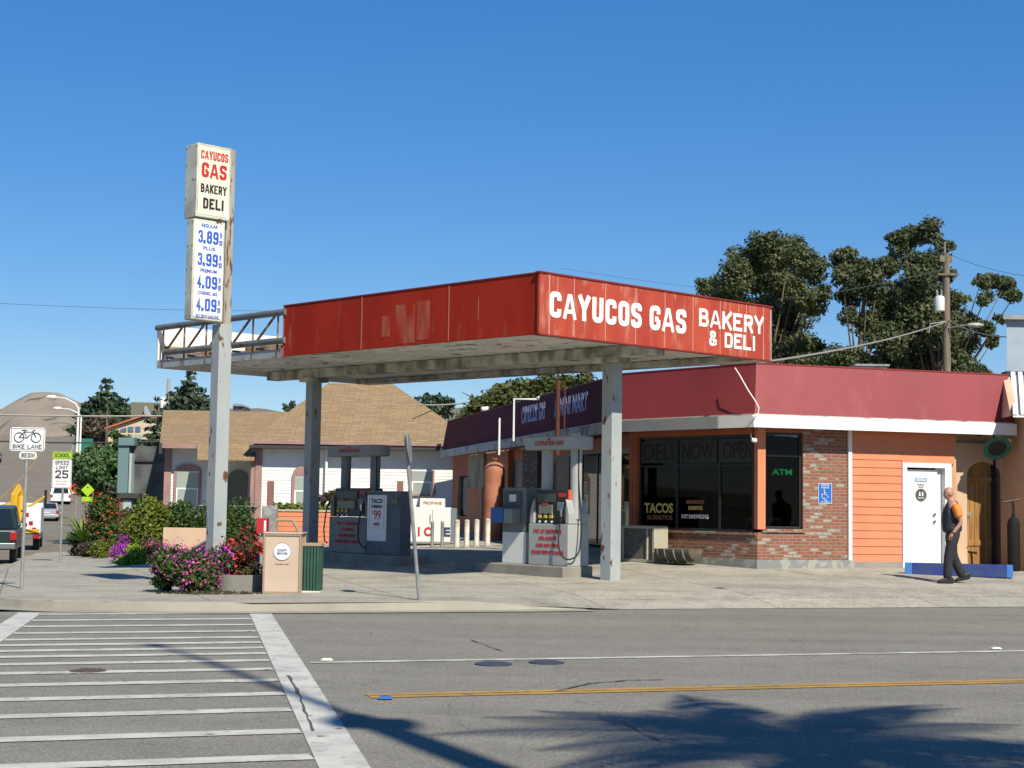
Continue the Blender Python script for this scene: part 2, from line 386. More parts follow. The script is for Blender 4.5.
# ---------------------------------------------------------------- foliage
def leaf_mesh(name, clumps, n_per, size, m, parent=None, loc=(0,0,0), flat=.5, aspect=1.8, up=.3, shell=.45):
    "clumps: (centre, radii, weight); many small two-triangle leaves spread through each clump"
    V = []; loc = np.array(loc)
    for c, r, wgt in clumps:
        n = max(6, int(n_per*wgt)); d = rng.normal(size=(n,3)); d /= np.linalg.norm(d, axis=1)[:,None]
        rad = (shell + (1-shell)*rng.random(n)**.6)[:,None]
        wob = 1 + .22*np.sin(d[:,0:1]*5+c[0]*3) * np.cos(d[:,2:3]*6+c[2]*2)
        p = np.array(c) + d*rad*wob*np.array(r)
        nrm = d*.6 + rng.normal(size=(n,3))*.6 + np.array([0,0,up]); nrm /= np.linalg.norm(nrm,axis=1)[:,None]
        a = np.cross(nrm, rng.normal(size=(n,3))); a /= np.linalg.norm(a,axis=1)[:,None]; b = np.cross(nrm, a)
        s = size*(.6+.8*rng.random(n))[:,None]
        V.append(np.stack([p-a*s*aspect*.5, p-b*s*.5, p+a*s*aspect*.5, p+b*s*.5+nrm*s*.15], 1))
    V = np.concatenate(V).reshape(-1,3) - loc
    me = bpy.data.meshes.new(name); nq = len(V)//4
    me.vertices.add(len(V)); me.vertices.foreach_set('co', V.ravel())
    me.loops.add(nq*4); me.loops.foreach_set('vertex_index', np.arange(nq*4)); me.polygons.add(nq)
    me.polygons.foreach_set('loop_start', np.arange(nq)*4); me.update(calc_edges=True)
    me.materials.append(MATS[m])
    o = bpy.data.objects.new(name, me); COL.objects.link(o)
    if parent: o.parent = parent
    return o
def spread(c, r, k, rr):
    "k small clumps through an ellipsoid"
    out = []
    for _ in range(k):
        d = rng.normal(size=3); d /= np.linalg.norm(d); q = np.array(c)+d*np.array(r)*(.35+.6*rng.random()**.5)
        s = rr*(.7+.6*rng.random()); out.append((q, (s,s,s*.8), 1.0))
    return out
def shrub(name, label, cat, c, r, m, k=14, n=220, size=.07, rr=None, group=None, flowers=None, fn=160, fsize=.05, stem='bark_dark'):
    "low plant standing at c: foliage, stems, and blossoms if any"
    rt = thing(name, label, cat, c, group=group)
    cl = spread((0,0,r[2]*.95), r, k, rr or min(r)*.42)
    cl = [((q[0], q[1], max(q[2], s[2]*.6)), s, w_) for q, s, w_ in cl]
    leaf_mesh('foliage', cl, int(n*2.1), size*.66, m, rt, shell=.3)
    mb = MB()
    for i in range(5):
        th = 2*math.pi*i/5+.3; mb.tube([(0,0,-.05),(math.cos(th)*r[0]*.3, math.sin(th)*r[1]*.3, r[2]*.6),(math.cos(th)*r[0]*.55, math.sin(th)*r[1]*.55, r[2]*1.2)], [.02,.014,.006], 5)
    mb.build('stem', stem, rt)
    if flowers:
        fl = [((q[0]*1.06, q[1]*1.08, q[2]*1.06), (s[0]*1.05,)*3, 1) for q, s, w_ in cl if q[2] > r[2]*.6]
        leaf_mesh('blossom', fl, int(fn*2.2), fsize*.68, flowers, rt, shell=.85, aspect=1.1)
    return rt
leaf_mat('leaf_euc', (.06,.078,.032), (.105,.125,.052), (.15,.16,.075), .5, .32)
leaf_mat('leaf_cypress', (.025,.050,.024), (.05,.085,.04), None, .5)
leaf_mat('leaf_conifer', (.03,.055,.032), (.06,.09,.05), None, .8)
leaf_mat('leaf_ficus', (.045,.06,.015), (.09,.10,.025), (.19,.13,.04), 1.6)
leaf_mat('leaf_green', (.025,.06,.012), (.06,.11,.02), None, 2)
leaf_mat('leaf_yellow', (.06,.10,.012), (.16,.19,.02), (.24,.24,.03), 3)
leaf_mat('leaf_lime', (.10,.20,.01), (.22,.34,.03), None, 3)
leaf_mat('leaf_pine', (.04,.085,.025), (.08,.14,.045), None, 3)
leaf_mat('leaf_brown', (.05,.04,.025), (.09,.075,.045), None, 2)
leaf_mat('leaf_red', (.08,.03,.03), (.10,.09,.03), (.14,.05,.04), 4)
leaf_mat('petal_pink', (.45,.04,.22), (.62,.10,.42), None, 5)
leaf_mat('petal_purple', (.35,.02,.42), (.50,.06,.55), None, 5)
leaf_mat('petal_red', (.60,.02,.02), (.72,.05,.06), None, 5)
leaf_mat('petal_orange', (.62,.10,.03), (.55,.05,.02), None, 5)
leaf_mat('leaf_palm', (.03,.06,.015), (.06,.10,.03), None, 3)
mat('bark', (.20,.16,.12), .9, 0, (.10,.075,.055), 5, bump=.5, bscale=20, stretch=(1,1,.2))
mat('bark_dark', (.07,.05,.035), .9, 0, (.12,.09,.06), 5)
# ---------------------------------------------------------------- setting
def asphalt(name, c1, c2, crack=.0):
    c1, c2 = sc_(c1), sc_(c2)
    m = bpy.data.materials.new(name); m.use_nodes = True; t = m.node_tree; N = t.nodes; L = t.links
    b = N['Principled BSDF']; b.inputs['Roughness'].default_value = .92; b.inputs['Specular IOR Level'].default_value = .25
    tc = N.new('ShaderNodeTexCoord'); o = tc.outputs['Object']
    def noise(s, d=4, r=.6):
        n = N.new('ShaderNodeTexNoise'); n.inputs['Scale'].default_value = s; n.inputs['Detail'].default_value = d; n.inputs['Roughness'].default_value = r; L.new(o, n.inputs['Vector']); return n.outputs['Fac']
    big = noise(.35, 6, .6)
    # wheel tracks: stretched along the road
    mp = N.new('ShaderNodeMapping'); mp.inputs['Rotation'].default_value = (0,0,-math.atan2(RU.y,RU.x)); mp.inputs['Scale'].default_value = (.05,.9,1)
    n2 = N.new('ShaderNodeTexNoise'); n2.inputs['Scale'].default_value = 1; n2.inputs['Detail'].default_value = 3; L.new(o, mp.inputs[0]); L.new(mp.outputs[0], n2.inputs['Vector'])
    fine = noise(38, 3, .85); mid = noise(9, 4, .7); blot = noise(1.6, 7, .72)
    def mul(a, lo, hi, i0=.3, i1=.7):
        r = N.new('ShaderNodeMapRange'); r.inputs[1].default_value = i0; r.inputs[2].default_value = i1; r.inputs[3].default_value = lo; r.inputs[4].default_value = hi; L.new(a, r.inputs[0]); return r.outputs[0]
    r = N.new('ShaderNodeValToRGB'); r.color_ramp.elements[0].position = .35; r.color_ramp.elements[1].position = .65
    r.color_ramp.elements[0].color = (*c1,1); r.color_ramp.elements[1].color = (*c2,1); L.new(big, r.inputs[0])
    p = None
    for x in (mul(n2.outputs['Fac'], .9, 1.1), mul(fine, .45, 1.6), mul(mid, .88, 1.12), mul(blot, .88, 1.03, .34, .5)):
        if p is None: p = x; continue
        k = N.new('ShaderNodeMath'); k.operation = 'MULTIPLY'; L.new(p, k.inputs[0]); L.new(x, k.inputs[1]); p = k.outputs[0]
    if crack:
        v = N.new('ShaderNodeTexVoronoi'); v.feature = 'DISTANCE_TO_EDGE'; v.inputs['Scale'].default_value = .22
        ad = N.new('ShaderNodeVectorMath'); ad.operation = 'ADD'; nn = N.new('ShaderNodeTexNoise'); nn.inputs['Scale'].default_value = .9; nn.inputs['Detail'].default_value = 6
        L.new(o, nn.inputs['Vector']); L.new(o, ad.inputs[0]); L.new(nn.outputs['Color'], ad.inputs[1]); L.new(ad.outputs[0], v.inputs['Vector'])
        x = mul(v.outputs['Distance'], 1-crack, 1, .0005, .0025)
        k = N.new('ShaderNodeMath'); k.operation = 'MULTIPLY'; L.new(p, k.inputs[0]); L.new(x, k.inputs[1]); p = k.outputs[0]
    s = N.new('ShaderNodeVectorMath'); s.operation = 'SCALE'; L.new(r.outputs[0], s.inputs[0]); L.new(p, s.inputs['Scale']); L.new(s.outputs[0], b.inputs['Base Color'])
    bp = N.new('ShaderNodeBump'); bp.inputs['Strength'].default_value = .25; bp.inputs['Distance'].default_value = .01; L.new(fine, bp.inputs['Height']); L.new(bp.outputs[0], b.inputs['Normal'])
    MATS[name] = m; return m
asphalt('asphalt', (.250,.238,.200), (.275,.262,.222), .25)
asphalt('asphalt_side', (.23,.20,.155), (.26,.23,.18), .3)
def concrete(name, c1, c2, joint=3.0):
    m = asphalt(name, c1, c2, .22); t = m.node_tree; N = t.nodes; L = t.links; b = N['Principled BSDF']
    for l in list(b.inputs['Base Color'].links): src = l.from_socket; L.remove(l)
    tc = N.new('ShaderNodeTexCoord'); mp = N.new('ShaderNodeMapping'); mp.inputs['Rotation'].default_value = (0,0,-math.atan2(RU.y,RU.x)); mp.inputs['Location'].default_value = (.3,.55,0)
    br = N.new('ShaderNodeTexBrick'); br.offset = 0; br.inputs['Scale'].default_value = 1; br.inputs['Brick Width'].default_value = joint; br.inputs['Row Height'].default_value = joint
    br.inputs['Mortar Size'].default_value = .014; br.inputs['Color1'].default_value = (.93,.93,.93,1); br.inputs['Color2'].default_value = (1.06,1.05,1.03,1); br.inputs['Mortar'].default_value = (.5,.5,.48,1)
    L.new(tc.outputs['Object'], mp.inputs[0]); L.new(mp.outputs[0], br.inputs['Vector'])
    st = N.new('ShaderNodeTexNoise'); st.inputs['Scale'].default_value = 1.1; st.inputs['Detail'].default_value = 7; st.inputs['Roughness'].default_value = .65; L.new(tc.outputs['Object'], st.inputs['Vector'])
    r = N.new('ShaderNodeMapRange'); r.inputs[1].default_value = .35; r.inputs[2].default_value = .55; r.inputs[3].default_value = .78; r.inputs[4].default_value = 1.03; L.new(st.outputs['Fac'], r.inputs[0])
    a = N.new('ShaderNodeVectorMath'); a.operation = 'MULTIPLY'; L.new(src, a.inputs[0]); L.new(br.outputs['Color'], a.inputs[1])
    c = N.new('ShaderNodeVectorMath'); c.operation = 'SCALE'; L.new(a.outputs[0], c.inputs[0]); L.new(r.outputs[0], c.inputs['Scale']); L.new(c.outputs[0], b.inputs['Base Color'])
    return m
concrete('concrete', (.43,.41,.34), (.465,.445,.375))
mat('kerb', (.43,.405,.33), .9, 0, (.35,.33,.27), 2, .4,.7, .3, 50)
mat('road_white', (.57,.565,.51), .8, 0, (.49,.485,.44), 3, .4,.7, c3=(.17,.16,.14), s3=9, lo3=.62, hi3=.70, bump=.2, bscale=60)
mat('road_white_old', (.60,.595,.54), .8, 0, (.36,.35,.32), 3, .4,.7, c3=(.22,.21,.18), s3=7, lo3=.62, hi3=.72)
mat('road_yellow', (.56,.34,.08), .8, 0, (.40,.24,.06), 2, .4,.7, c3=(.17,.16,.14), s3=8, lo3=.60, hi3=.68)
def sheet(name, us, vs, zf, m, pf=None):
    mb = MB(); pts = []; nu = len(us)
    for v in vs:
        for u in us:
            p = pf(u, v) if pf else xy(u, v); pts.append((p[0], p[1], zf(u, v)))
    faces = [(j*nu+i, j*nu+i+1, (j+1)*nu+i+1, (j+1)*nu+i) for j in range(len(vs)-1) for i in range(nu-1)]
    mb.add(pts, faces); o = mb.build(name, m, smooth=True); o['kind'] = 'structure'; return o
lin = lambda a, b, n: [a+(b-a)*i/(n-1) for i in range(n)]
# main road and its side street
sheet('main_road', [-90,-40,-20,0,20,40,90], [-60,-40,-20,-10,0,.35], lambda u,v: -.0, 'asphalt')
SW = 13.5
def spf(a, v):   # a: 0 right kerb .. 1 left kerb
    u = ukerb(v); p = xy(u, v); return Vector((p.x, p.y)) - SN*(a*SW)
def spf2(a, v): return spf(a, v)
sheet('street_shoulder', [-.45,-.2,.05], lin(44,60,8)+lin(66,330,34), lambda a,v: street_z(v)+.0, 'asphalt_side', spf)
vss = [.3]+lin(4,60,15)+lin(70,330,40)+[345,360,380]
sheet('side_street', [-.0,.25,.5,.75,1.0], vss, lambda a,v: street_z(v)+.006, 'asphalt_side', spf)
# corner apron between main road and side street kerb
def terr_z(x, y):
    u, v = uv(x, y)
    z = street_z(max(v,0)) - .10 if v > 0 else -.10
    q = Vector((x,y)) - SK; off = q.dot(SN)       # right of the street
    if v > 60 and off > 10: z += min(1, (v-60)/100)*min((off-10)*.012, 1.5)
    if v > 340: z += (v-340)*.01
    return z
def gpf(a, v):
    p = xy(ukerb(max(v,0)), v); return Vector((p.x, p.y)) + SN*a
def gzz(a, v):
    z = terr_z(*gpf(a, v)); return z - (.45 if -SW-.8 < a < -.2 else 0)
sheet('ground', [-700,-400,-250,-150,-90,-60,-40,-28,-SW-1.5,-SW+.3,-SW/2,-.4,.25,8,14,20,35,60,100,160,260,450,800], [-120,-25,-.5]+lin(.4,60,16)+lin(66,380,36)+[400,420,520,700,1000,1400],
      gzz, mat('dry_grass', (.30,.24,.155), .95, 0, (.22,.18,.12), .05, .4,.6, detail=8), gpf)
# forecourt and pavement sheet (concrete)
def fv(t, v): return lot_edge(v) + t*(34-lot_edge(v))
tt = [0,.03,.06,.1,.14,.18,.22,.26,.3,.34,.38,.43,.5,.6,.8,1]
vv = [0,.15,.5,1,1.7,2.5,3.3,4,4.6]+lin(6,45,18)
def ramp(u): return interp(u, [-30,-3.8,-2.0,40],[0,0,1,1])     # 1 where the driveway apron meets the road flush
def lot_surf(u, v):
    z = lot_z(u, v)
    return z - ramp(u)*.127*max(0, 1-v/1.3)
sheet('forecourt', tt, vv, lambda t,v: lot_surf(fv(t,v), v)+.004, 'concrete', lambda t,v: xy(fv(t,v), v))
# kerb: a stone edge with a real face, following the corner
kp = [(u, 0.0) for u in lin(-1.9, -3.9, 10)]
for i in range(0, 13):
    v = 4.6*(1-math.cos(R(i*7.5))); kp.append((lot_edge(v), v)) if v > .02 and lot_edge(v) < -3.95 else None
kp += [(lot_edge(v), v) for v in lin(5.2, 44, 26)]
mb = MB(); pts = []
for i, (u,v) in enumerate(kp):
    a = Vector(kp[max(i-1,0)]); b = Vector(kp[min(i+1,len(kp)-1)]); t = (b-a).normalized(); nn = Vector((-t.y, t.x))   # points out to the road
    if nn.y > 0 and v < 1: nn = -nn
    rz = street_z(v) if v > 0 else 0
    tz = lot_surf(u, v)+.012; k = 1
    for o_, z in ((.45, rz+.012), (.02, rz+.014), (.0, max(tz-.012, rz+.012)), (-.02, tz), (-.17, tz+.002), (-.17, tz-.2)):
        p = xy(u+nn.x*o_*k, v+nn.y*o_*k); pts.append((p.x, p.y, z))
m6 = 6
mb.add(pts, [(i*m6+j, i*m6+j+1, (i+1)*m6+j+1, (i+1)*m6+j) for i in range(len(kp)-1) for j in range(m6-1)])
o = mb.build('kerb', 'kerb'); o['kind'] = 'structure'
# painted markings
def gpx(px, py, z=0.0):
    d = ray(px, py); t = (z-CAMZ)/d.z; return CAMV + d*t
def strip(mb, P, Q, wd, z=.006, n=1):
    P = Vector(P[:2]); Q = Vector(Q[:2]); t = (Q-P).normalized(); s_ = Vector((-t.y,t.x))*wd/2
    mb.quad((*(P-s_),z),(*(Q-s_),z),(*(Q+s_),z),(*(P+s_),z))
cw = MB()
P1 = gpx(260,613); P2 = gpx(343.5,766); dd = (P2-P1).normalized(); P2 = P2 + dd*3
strip(cw, P1-dd*0.2, P2, .31)
Q1 = gpx(30,613); Q2 = gpx(0,634); strip(cw, Q1, Q1+dd*16, .31)
tdir = RU
for y in (614,619.8,625.8,632.3,638.6,644,649.5,655.3,662.5,671.5,683,697,713.5,736,763):
    A = gpx(150, y); u, v = uv(A.x, A.y)
    def hit(B):   # where the bar meets a long stripe
        q = Vector((B.x,B.y)); d2 = Vector((dd.x,dd.y)); den = RU.x*d2.y-RU.y*d2.x
        w_ = q-Vector((A.x,A.y)); return (w_.x*d2.y-w_.y*d2.x)/den
    t1 = hit(P1)-.17; t0 = hit(Q1)+.17
    a2 = Vector((A.x,A.y))
    strip(cw, a2+RU*t0, a2+RU*t1, .22, .0065)
o = cw.build('crosswalk_paint', 'road_white'); o['kind'] = 'structure'
lm = MB(); p = gpx(310,663); u, v = uv(p.x,p.y); 
strip(lm, xy(u,v), xy(60,v), .14); 
strip(lm, xy(-60,v), xy(u-4.6,v), .11)
o = lm.build('lane_line', 'road_white_old'); o['kind'] = 'structure'
p = gpx(368,696.5); u, v = uv(p.x,p.y); ym = MB(); strip(ym, xy(u,v+.075), xy(60,v+.075), .125); strip(ym, xy(u,v-.075), xy(60,v-.075), .125)
o = ym.build('centre_line', 'road_yellow'); o['kind'] = 'structure'
sp = MB()
for v0, v1 in ((30,60),(70,330)):
    for v in lin(v0, v1-8, 12 if v1 < 100 else 26):
        for (a, wd, mm) in ((.5,.14,1),(.14,.1,0)):
            if mm == 0 and v0 == 30: continue
            A = spf(a, v); B = spf(a, v+ (2.6 if v0==30 else 9.8)); sp.m = mm
            t = (B-A).normalized(); s_ = Vector((-t.y,t.x))*wd/2; za = street_z(v)+.02; zb = street_z(v+ (2.6 if v0==30 else 9.8))+.02
            sp.quad((*(A-s_),za),(*(B-s_),zb),(*(B+s_),zb),(*(A+s_),za))
o = sp.build('street_lines', ['road_white_old','road_yellow']); o['kind'] = 'structure'
# sealed cracks in the asphalt
mat('tar', (.12,.115,.10), .7)
def crack(pts, wd, m='tar', z=.009):
    P = [gpx(*p) for p in pts]; Q = []
    for i in range(len(P)-1):
        for k in range(6):
            q = P[i].lerp(P[i+1], k/6); Q.append(Vector((q.x+random.uniform(-.01,.01), q.y+random.uniform(-.02,.02))))
    Q.append(Vector((P[-1].x, P[-1].y))); mb = MB(); L_, R_ = [], []
    for i, q in enumerate(Q):
        t = (Q[min(i+1,len(Q)-1)]-Q[max(i-1,0)]).normalized(); s_ = Vector((-t.y,t.x))*wd*random.uniform(.25,1)*.5; L_.append((*(q+s_),z)); R_.append((*(q-s_),z))
    n = len(Q); mb.add(L_+R_, [(i,n+i,n+i+1,i+1) for i in range(n-1)]); return mb
for pts, wd in (([(556,692),(590,684),(625,681),(665,680)],.05), ([(288,676),(296,690),(304,708),(313,732)],.035), ([(470,640),(492,648),(505,652)],.03), ([(560,655),(640,659),(700,666)],.012),
    ([(620,722),(660,742),(720,750)],.02)):
    o = crack(pts, wd).build('road_crack', 'tar'); o['kind'] = 'structure'
mat('oil_stain', (.13,.12,.10), .7, 0, (.20,.185,.15), 6, .4,.6)
for px, py, r_ in ((720,588,.10),):
    g = gpx(px, py, .0 if py > 606 else .2); z = G(g.x,g.y)+.010; mb = MB(); pts = [(g.x+r_*(1+.3*math.sin(3*a+px))*math.cos(a), g.y+r_*(1.2+.4*math.cos(2*a+py))*math.sin(a), z) for a in lin(0,2*math.pi,19)[:-1]]
    mb.add(pts, [tuple(range(18))]); o = mb.build('road_stain', 'oil_stain'); o['kind'] = 'structure'
sheet('near_pavement', lin(-60,60,9), [-40,-19.9], lambda u,v: .13, 'concrete')
# manhole covers, valve covers and raised markers
mat('iron', (.10,.07,.065), .8, .1, (.14,.10,.09), 8)
mat('cover_blue', (.03,.06,.16), .6, 0, (.06,.07,.09), 6)
for px, py, r_, mm, lb in ((493.5,664.5,.19,'cover_blue','round blue painted valve cover in the lane, the left of two'), (546.5,663,.185,'cover_blue','round blue painted valve cover in the lane, the right of two'), (88,671.5,.17,'iron','rusty round manhole cover inside the crosswalk')):
    g = gpx(px, py); mb = MB(); mb.lathe((g.x,g.y,0), [(r_,.004),(r_,.010),(r_*.93,.012)], 28); mb.m = 0
    for a in lin(-.7,.7,6): mb.box(g.x-r_*.6,g.x+r_*.6,g.y+a*r_-.01,g.y+a*r_+.01,.008,.017)
    o = mb.build('manhole_cover' if mm == 'iron' else 'valve_cover', mm); tag(o, lb, 'cover')
    o.data.transform(Matrix.Translation((-g.x,-g.y,0))); o.location = (g.x,g.y,0)
mat('marker', (.75,.75,.6), .4); mat('marker_blue', (.05,.15,.5), .4)
for px, py, mm, lb in ((327,661,'marker','small pale raised marker at the left end of the white lane line'), (385,699.5,'marker_blue','small blue reflective marker at the end of the yellow line'), (996,649.5,'marker','small pale raised marker on the lane line far to the right')):
    g = gpx(px, py); mb = MB(); mb.prism([(-.06,-.05),(.06,-.05),(.06,.05),(-.06,.05)], .0, .018, None, 'z', [(-.04,-.03),(.04,-.03),(.04,.03),(-.04,.03)])
    o = mb.build('road_marker', mm); o.location = (g.x,g.y,.01); tag(o, lb, 'marker')
# hills
def ridge(name, D, prof, depth, m, base=0):
    xs = [p[0] for p in prof]; ys = [p[1] for p in prof]; mb = MB(); pts = []
    cols = lin(xs[0], xs[-1], 90); rows = lin(0,1,16)
    for j, t in enumerate(rows):
        yy = D + (t-.75)*depth
        for i, px in enumerate(cols):
            top = at(px, interp(px, xs, ys), D).z; X = (px-512)/FPX*yy
            s_ = (t/.75)**1.25 if t < .75 else math.cos((t-.75)/.25*math.pi/2*.8)
            wob = 1 + .05*math.sin(i*.5+t*9)*math.sin(t*math.pi*1.33)*(1 if t < .7 else 0)
            pts.append((X, yy, base + (top-base)*s_*wob))
    n = len(cols); mb.add(pts, [(j*n+i, j*n+i+1, (j+1)*n+i+1, (j+1)*n+i) for j in range(15) for i in range(n-1)])
    o = mb.build(name, m, smooth=True); o['kind'] = 'structure'
mat('hill_brown', (.42,.345,.26), .95, 0, (.33,.275,.21), .012, .35,.65, detail=10, c3=(.16,.14,.09), s3=.03, lo3=.55, hi3=.62)
mat('hill_olive', (.22,.21,.15), .95, 0, (.17,.165,.125), .02, .35,.65, detail=10)
ridge('hills', 1500, [(-160,420),(-60,414),(0,408),(15,399),(30,391),(42,390),(58,391),(75,399),(95,408),(130,416),(200,420)], 900, 'hill_brown', 5)
ridge('far_hills', 2300, [(-100,425),(60,410),(110,404),(138,402),(165,403),(200,404),(235,407),(262,406),(275,409),(330,416),(400,410),(470,405),(540,420),(640,440),(760,450)], 900, 'hill_olive', 5)
# ---------------------------------------------------------------- canopy
C0 = Vector((.47, 26.0)); CD = Vector((-.668,.744)).normalized(); CE = Vector((.744,.668)).normalized()
FC = FR((C0.x, C0.y, 0), CD, (-CE.x, -CE.y))      # a: along the left side (away), o: outwards to the left (so -e is inside)
ZB = 4.50; ZT = 5.54
def cf(d, e, z): return Vector((C0.x+CD.x*d+CE.x*e, C0.y+CD.y*d+CE.y*e, z+(.0125*d if z > 3.5 else 0)))
class FF:
    def __call__(s, a, o, z): return cf(a, o, z)
CF = FF()                                          # (d, e, z)
def dsol(e, px, z=1.6): return lx(px, C0+CE*e, CD, z)
CW = 6.2; DF = dsol(0,283,5); CL = dsol(0,156.5,5)
def panel_mat(name, c, c2, fade, seams):
    m = mat(name, c, .6, 0, c2, 1.1, .35, .7, c3=fade, s3=2.2, lo3=.60, hi3=.78, stretch=(1.6,1.6,.5)); return m
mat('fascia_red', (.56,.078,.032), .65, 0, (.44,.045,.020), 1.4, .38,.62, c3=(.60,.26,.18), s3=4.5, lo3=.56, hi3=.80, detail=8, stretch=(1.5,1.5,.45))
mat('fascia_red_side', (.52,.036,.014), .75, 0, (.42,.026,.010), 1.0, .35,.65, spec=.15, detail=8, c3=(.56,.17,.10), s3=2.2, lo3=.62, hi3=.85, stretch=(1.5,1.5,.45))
mat('seam', (.66,.40,.32), .7); mat('seam_dark', (.25,.02,.015), .7)
mat('soffit', (.92,.90,.84), .5, 0, (.70,.68,.61), .8, .35,.7, c3=(.28,.25,.2), s3=3, lo3=.58, hi3=.7)
mat('beam_dirty', (.62,.62,.54), .8, 0, (.26,.25,.19), 2.5, .4,.62, stretch=(1,1,.5))
can = thing('canopy', 'red flat fuel canopy with white lettering on its sunlit front face', 'canopy', (*cf(6.2,3.1,0).xy, 0), world=True)
# front fascia (facing the road) as panels
mb = MB(); mb.box(0,CW+0,0,.06,ZB,ZT, FR((C0.x,C0.y,0), CE, (-CD.x,-CD.y)))
FE = FR((C0.x, C0.y, 0), CE, (-CD.x, -CD.y))
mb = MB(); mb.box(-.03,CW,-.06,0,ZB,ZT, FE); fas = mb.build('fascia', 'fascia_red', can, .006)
sm = MB()
for k, x in enumerate(lin(.78, CW-.78, 7)): sm.box(x-.007,x+.007,0,.006,ZB+.01,ZT-.01, FE)
sm.box(.18,.20,0,.008,ZB,ZT, FE); sm.box(CW-.27,CW-.255,0,.008,ZB,ZT,FE)
for k in range(9):   # flaked streaks
    x = random.uniform(.3,CW-.3); z = ZT-.02; sm.box(x,x+.012,0,.004,z-random.uniform(.06,.25),z,FE)
sm.build('seam', 'seam', fas)
mb = MB(); mb.box(-.05,CW+.02,-.10,.02,ZT,ZT+.03, FE); mb.box(-.02,CW,-.09,.012,ZB-.02,ZB,FE); mb.build('fascia_trim', 'seam_dark', can)
class FLx:
    def __call__(s, a, o, z): return cf(a, -o, z)
FL = FLx()
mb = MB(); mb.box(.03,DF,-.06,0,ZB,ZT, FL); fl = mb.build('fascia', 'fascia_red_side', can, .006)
sm = MB()
for x in (2.45,5.1): sm.box(x-.012,x+.012,0,.008,ZB+.01,ZT-.01,FL)
sm.box(1.62,1.635,0,.004,ZB+.35,ZB+.75,FL)
sm.box(DF-.03,DF,0,.01,ZB,ZT,FL)
sm.build('seam', mat('seam_side', (.50,.17,.12), .7), fl)
# faded patch where a sign was taken down
mat('fade_patch', (.50,.036,.014), .75, 0, (.56,.16,.10), 2.2, .40,.68, detail=9, spec=.15, stretch=(2,2,.5))
mb = MB()
mb.box(3.0,3.38,0,.003,ZB+.08,ZB+.80,FL); mb.box(3.44,4.02,0,.003,ZB+.04,ZB+.78,FL); mb.box(4.2,4.45,0,.003,ZB+.2,ZB+.60,FL)
mb.build('faded_patch', 'fade_patch', fl)
mb = MB(); mb.box(-.02,DF,-.09,.012,ZT,ZT+.025,FL); mb.build('fascia_trim', 'seam_dark', can)
# far end and back fascia (white inside)
mb = MB(); mb.box(0,CW,-.05,0,ZB-.02,ZT-.05, FR((*cf(CL,0,0).xy,.0125*CL), CE, (CD.x,CD.y))); mb.build('fascia', 'white_paint', can)
mb = MB(); mb.box(0,CL,CW-.05,CW,ZB-.02,ZT-.05, CF); mb.build('fascia', 'white_paint', can)
# ceiling with ribs
mb = MB(); mb.box(.06,CL-.06,.06,CW-.06,ZB+.10,ZB+.16, CF)
for x in lin(.4,CL-.4,42): mb.box(x-.012,x+.012,.06,CW-.06,ZB+.085,ZB+.10,CF)
mb.build('ceiling', 'soffit', can)
mb = MB()
mb.box(.15,CL-.15,2.93,3.27,ZB-.12,ZB+.084, CF)
mb.box(.06,CL-.06,CW-.5,CW-.05,ZB-.03,ZB+.083, CF); mb.box(.07,.3,.07,CW-.5,ZB+.0,ZB+.082,CF)
mb.build('beam', 'beam_dirty', can, .01)
mb = MB(); mb.box(DF,CL-.06,.0,.05,ZB-.02,ZB+.16, CF); mb.build('edge_beam', 'pole_paint', can)
mb = MB()
for d, e in ((3.6,1.3),(4.3,1.9),(5.4,4.6),(7.6,.9),(8.2,1.3)): MB().box(d-.35,d+.35,e-.12,e+.12,ZB+.06,ZB+.088, CF).build('glare_panel', 'white_clean', can, .01)  # pale panels added to imitate sunlight reflected onto the underside
# uncovered truss at the far end
mb = MB(); mb.tube([cf(DF-.1,.0,ZT-.12), cf(CL,0,ZT-.12)], .07, 10); mb.tube([cf(DF-.1,.0,ZB+.33), cf(CL-.4,0,ZB+.33)], .07, 10); mb.build('pipe', mat('truss_grey', (.15,.18,.19), .55, .2, (.22,.23,.22), 3, c3=RUST, s3=5, lo3=.6, hi3=.68), can, smooth=True)
mb = MB()
for i, d in enumerate(lin(DF+.2, CL-.3, 6)):
    mb.tube([cf(d,0,ZT-.12), cf(d,0,ZB+.02)], .022, 6)
    if i < 5: mb.tube([cf(d+.1,0.02,ZT-.14), cf(d+.85,.02,ZB+.36)], .028, 6)
    mb.tube([cf(d,.1,ZB+.22), cf(d,CW-.1,ZB+.22)], .03, 6)
    mb.tube([cf(d,CW-.6,ZT-.2), cf(d+.4,CW-1.6,ZB+.2)], .03, 6)
    mb.tube([cf(d,CW-.12,ZB+.2), cf(d,CW-.12,ZT-.1)], .03, 6)
mb.build('brace', 'rust_steel', can, smooth=True)
mb = MB(); mb.box(DF-1.5,CL-.3,2.2,2.3,ZB+.30,ZB+.62,CF); mb.box(DF-1.5,CL-.3,CW-.22,CW-.12,ZB+.3,ZB+.5,CF); mb.box(DF-1.5,CL-.3,CW-1.7,CW-1.6,ZB+.3,ZB+.5,CF); mb.box(CL-.2,CL-.12,.1,CW-.2,ZB+.4,ZB+.5,CF); mb.build('purlin', mat('rust_tan', (.45,.28,.14), .85, 0, (.20,.10,.05), 2.5, .42,.62), can)
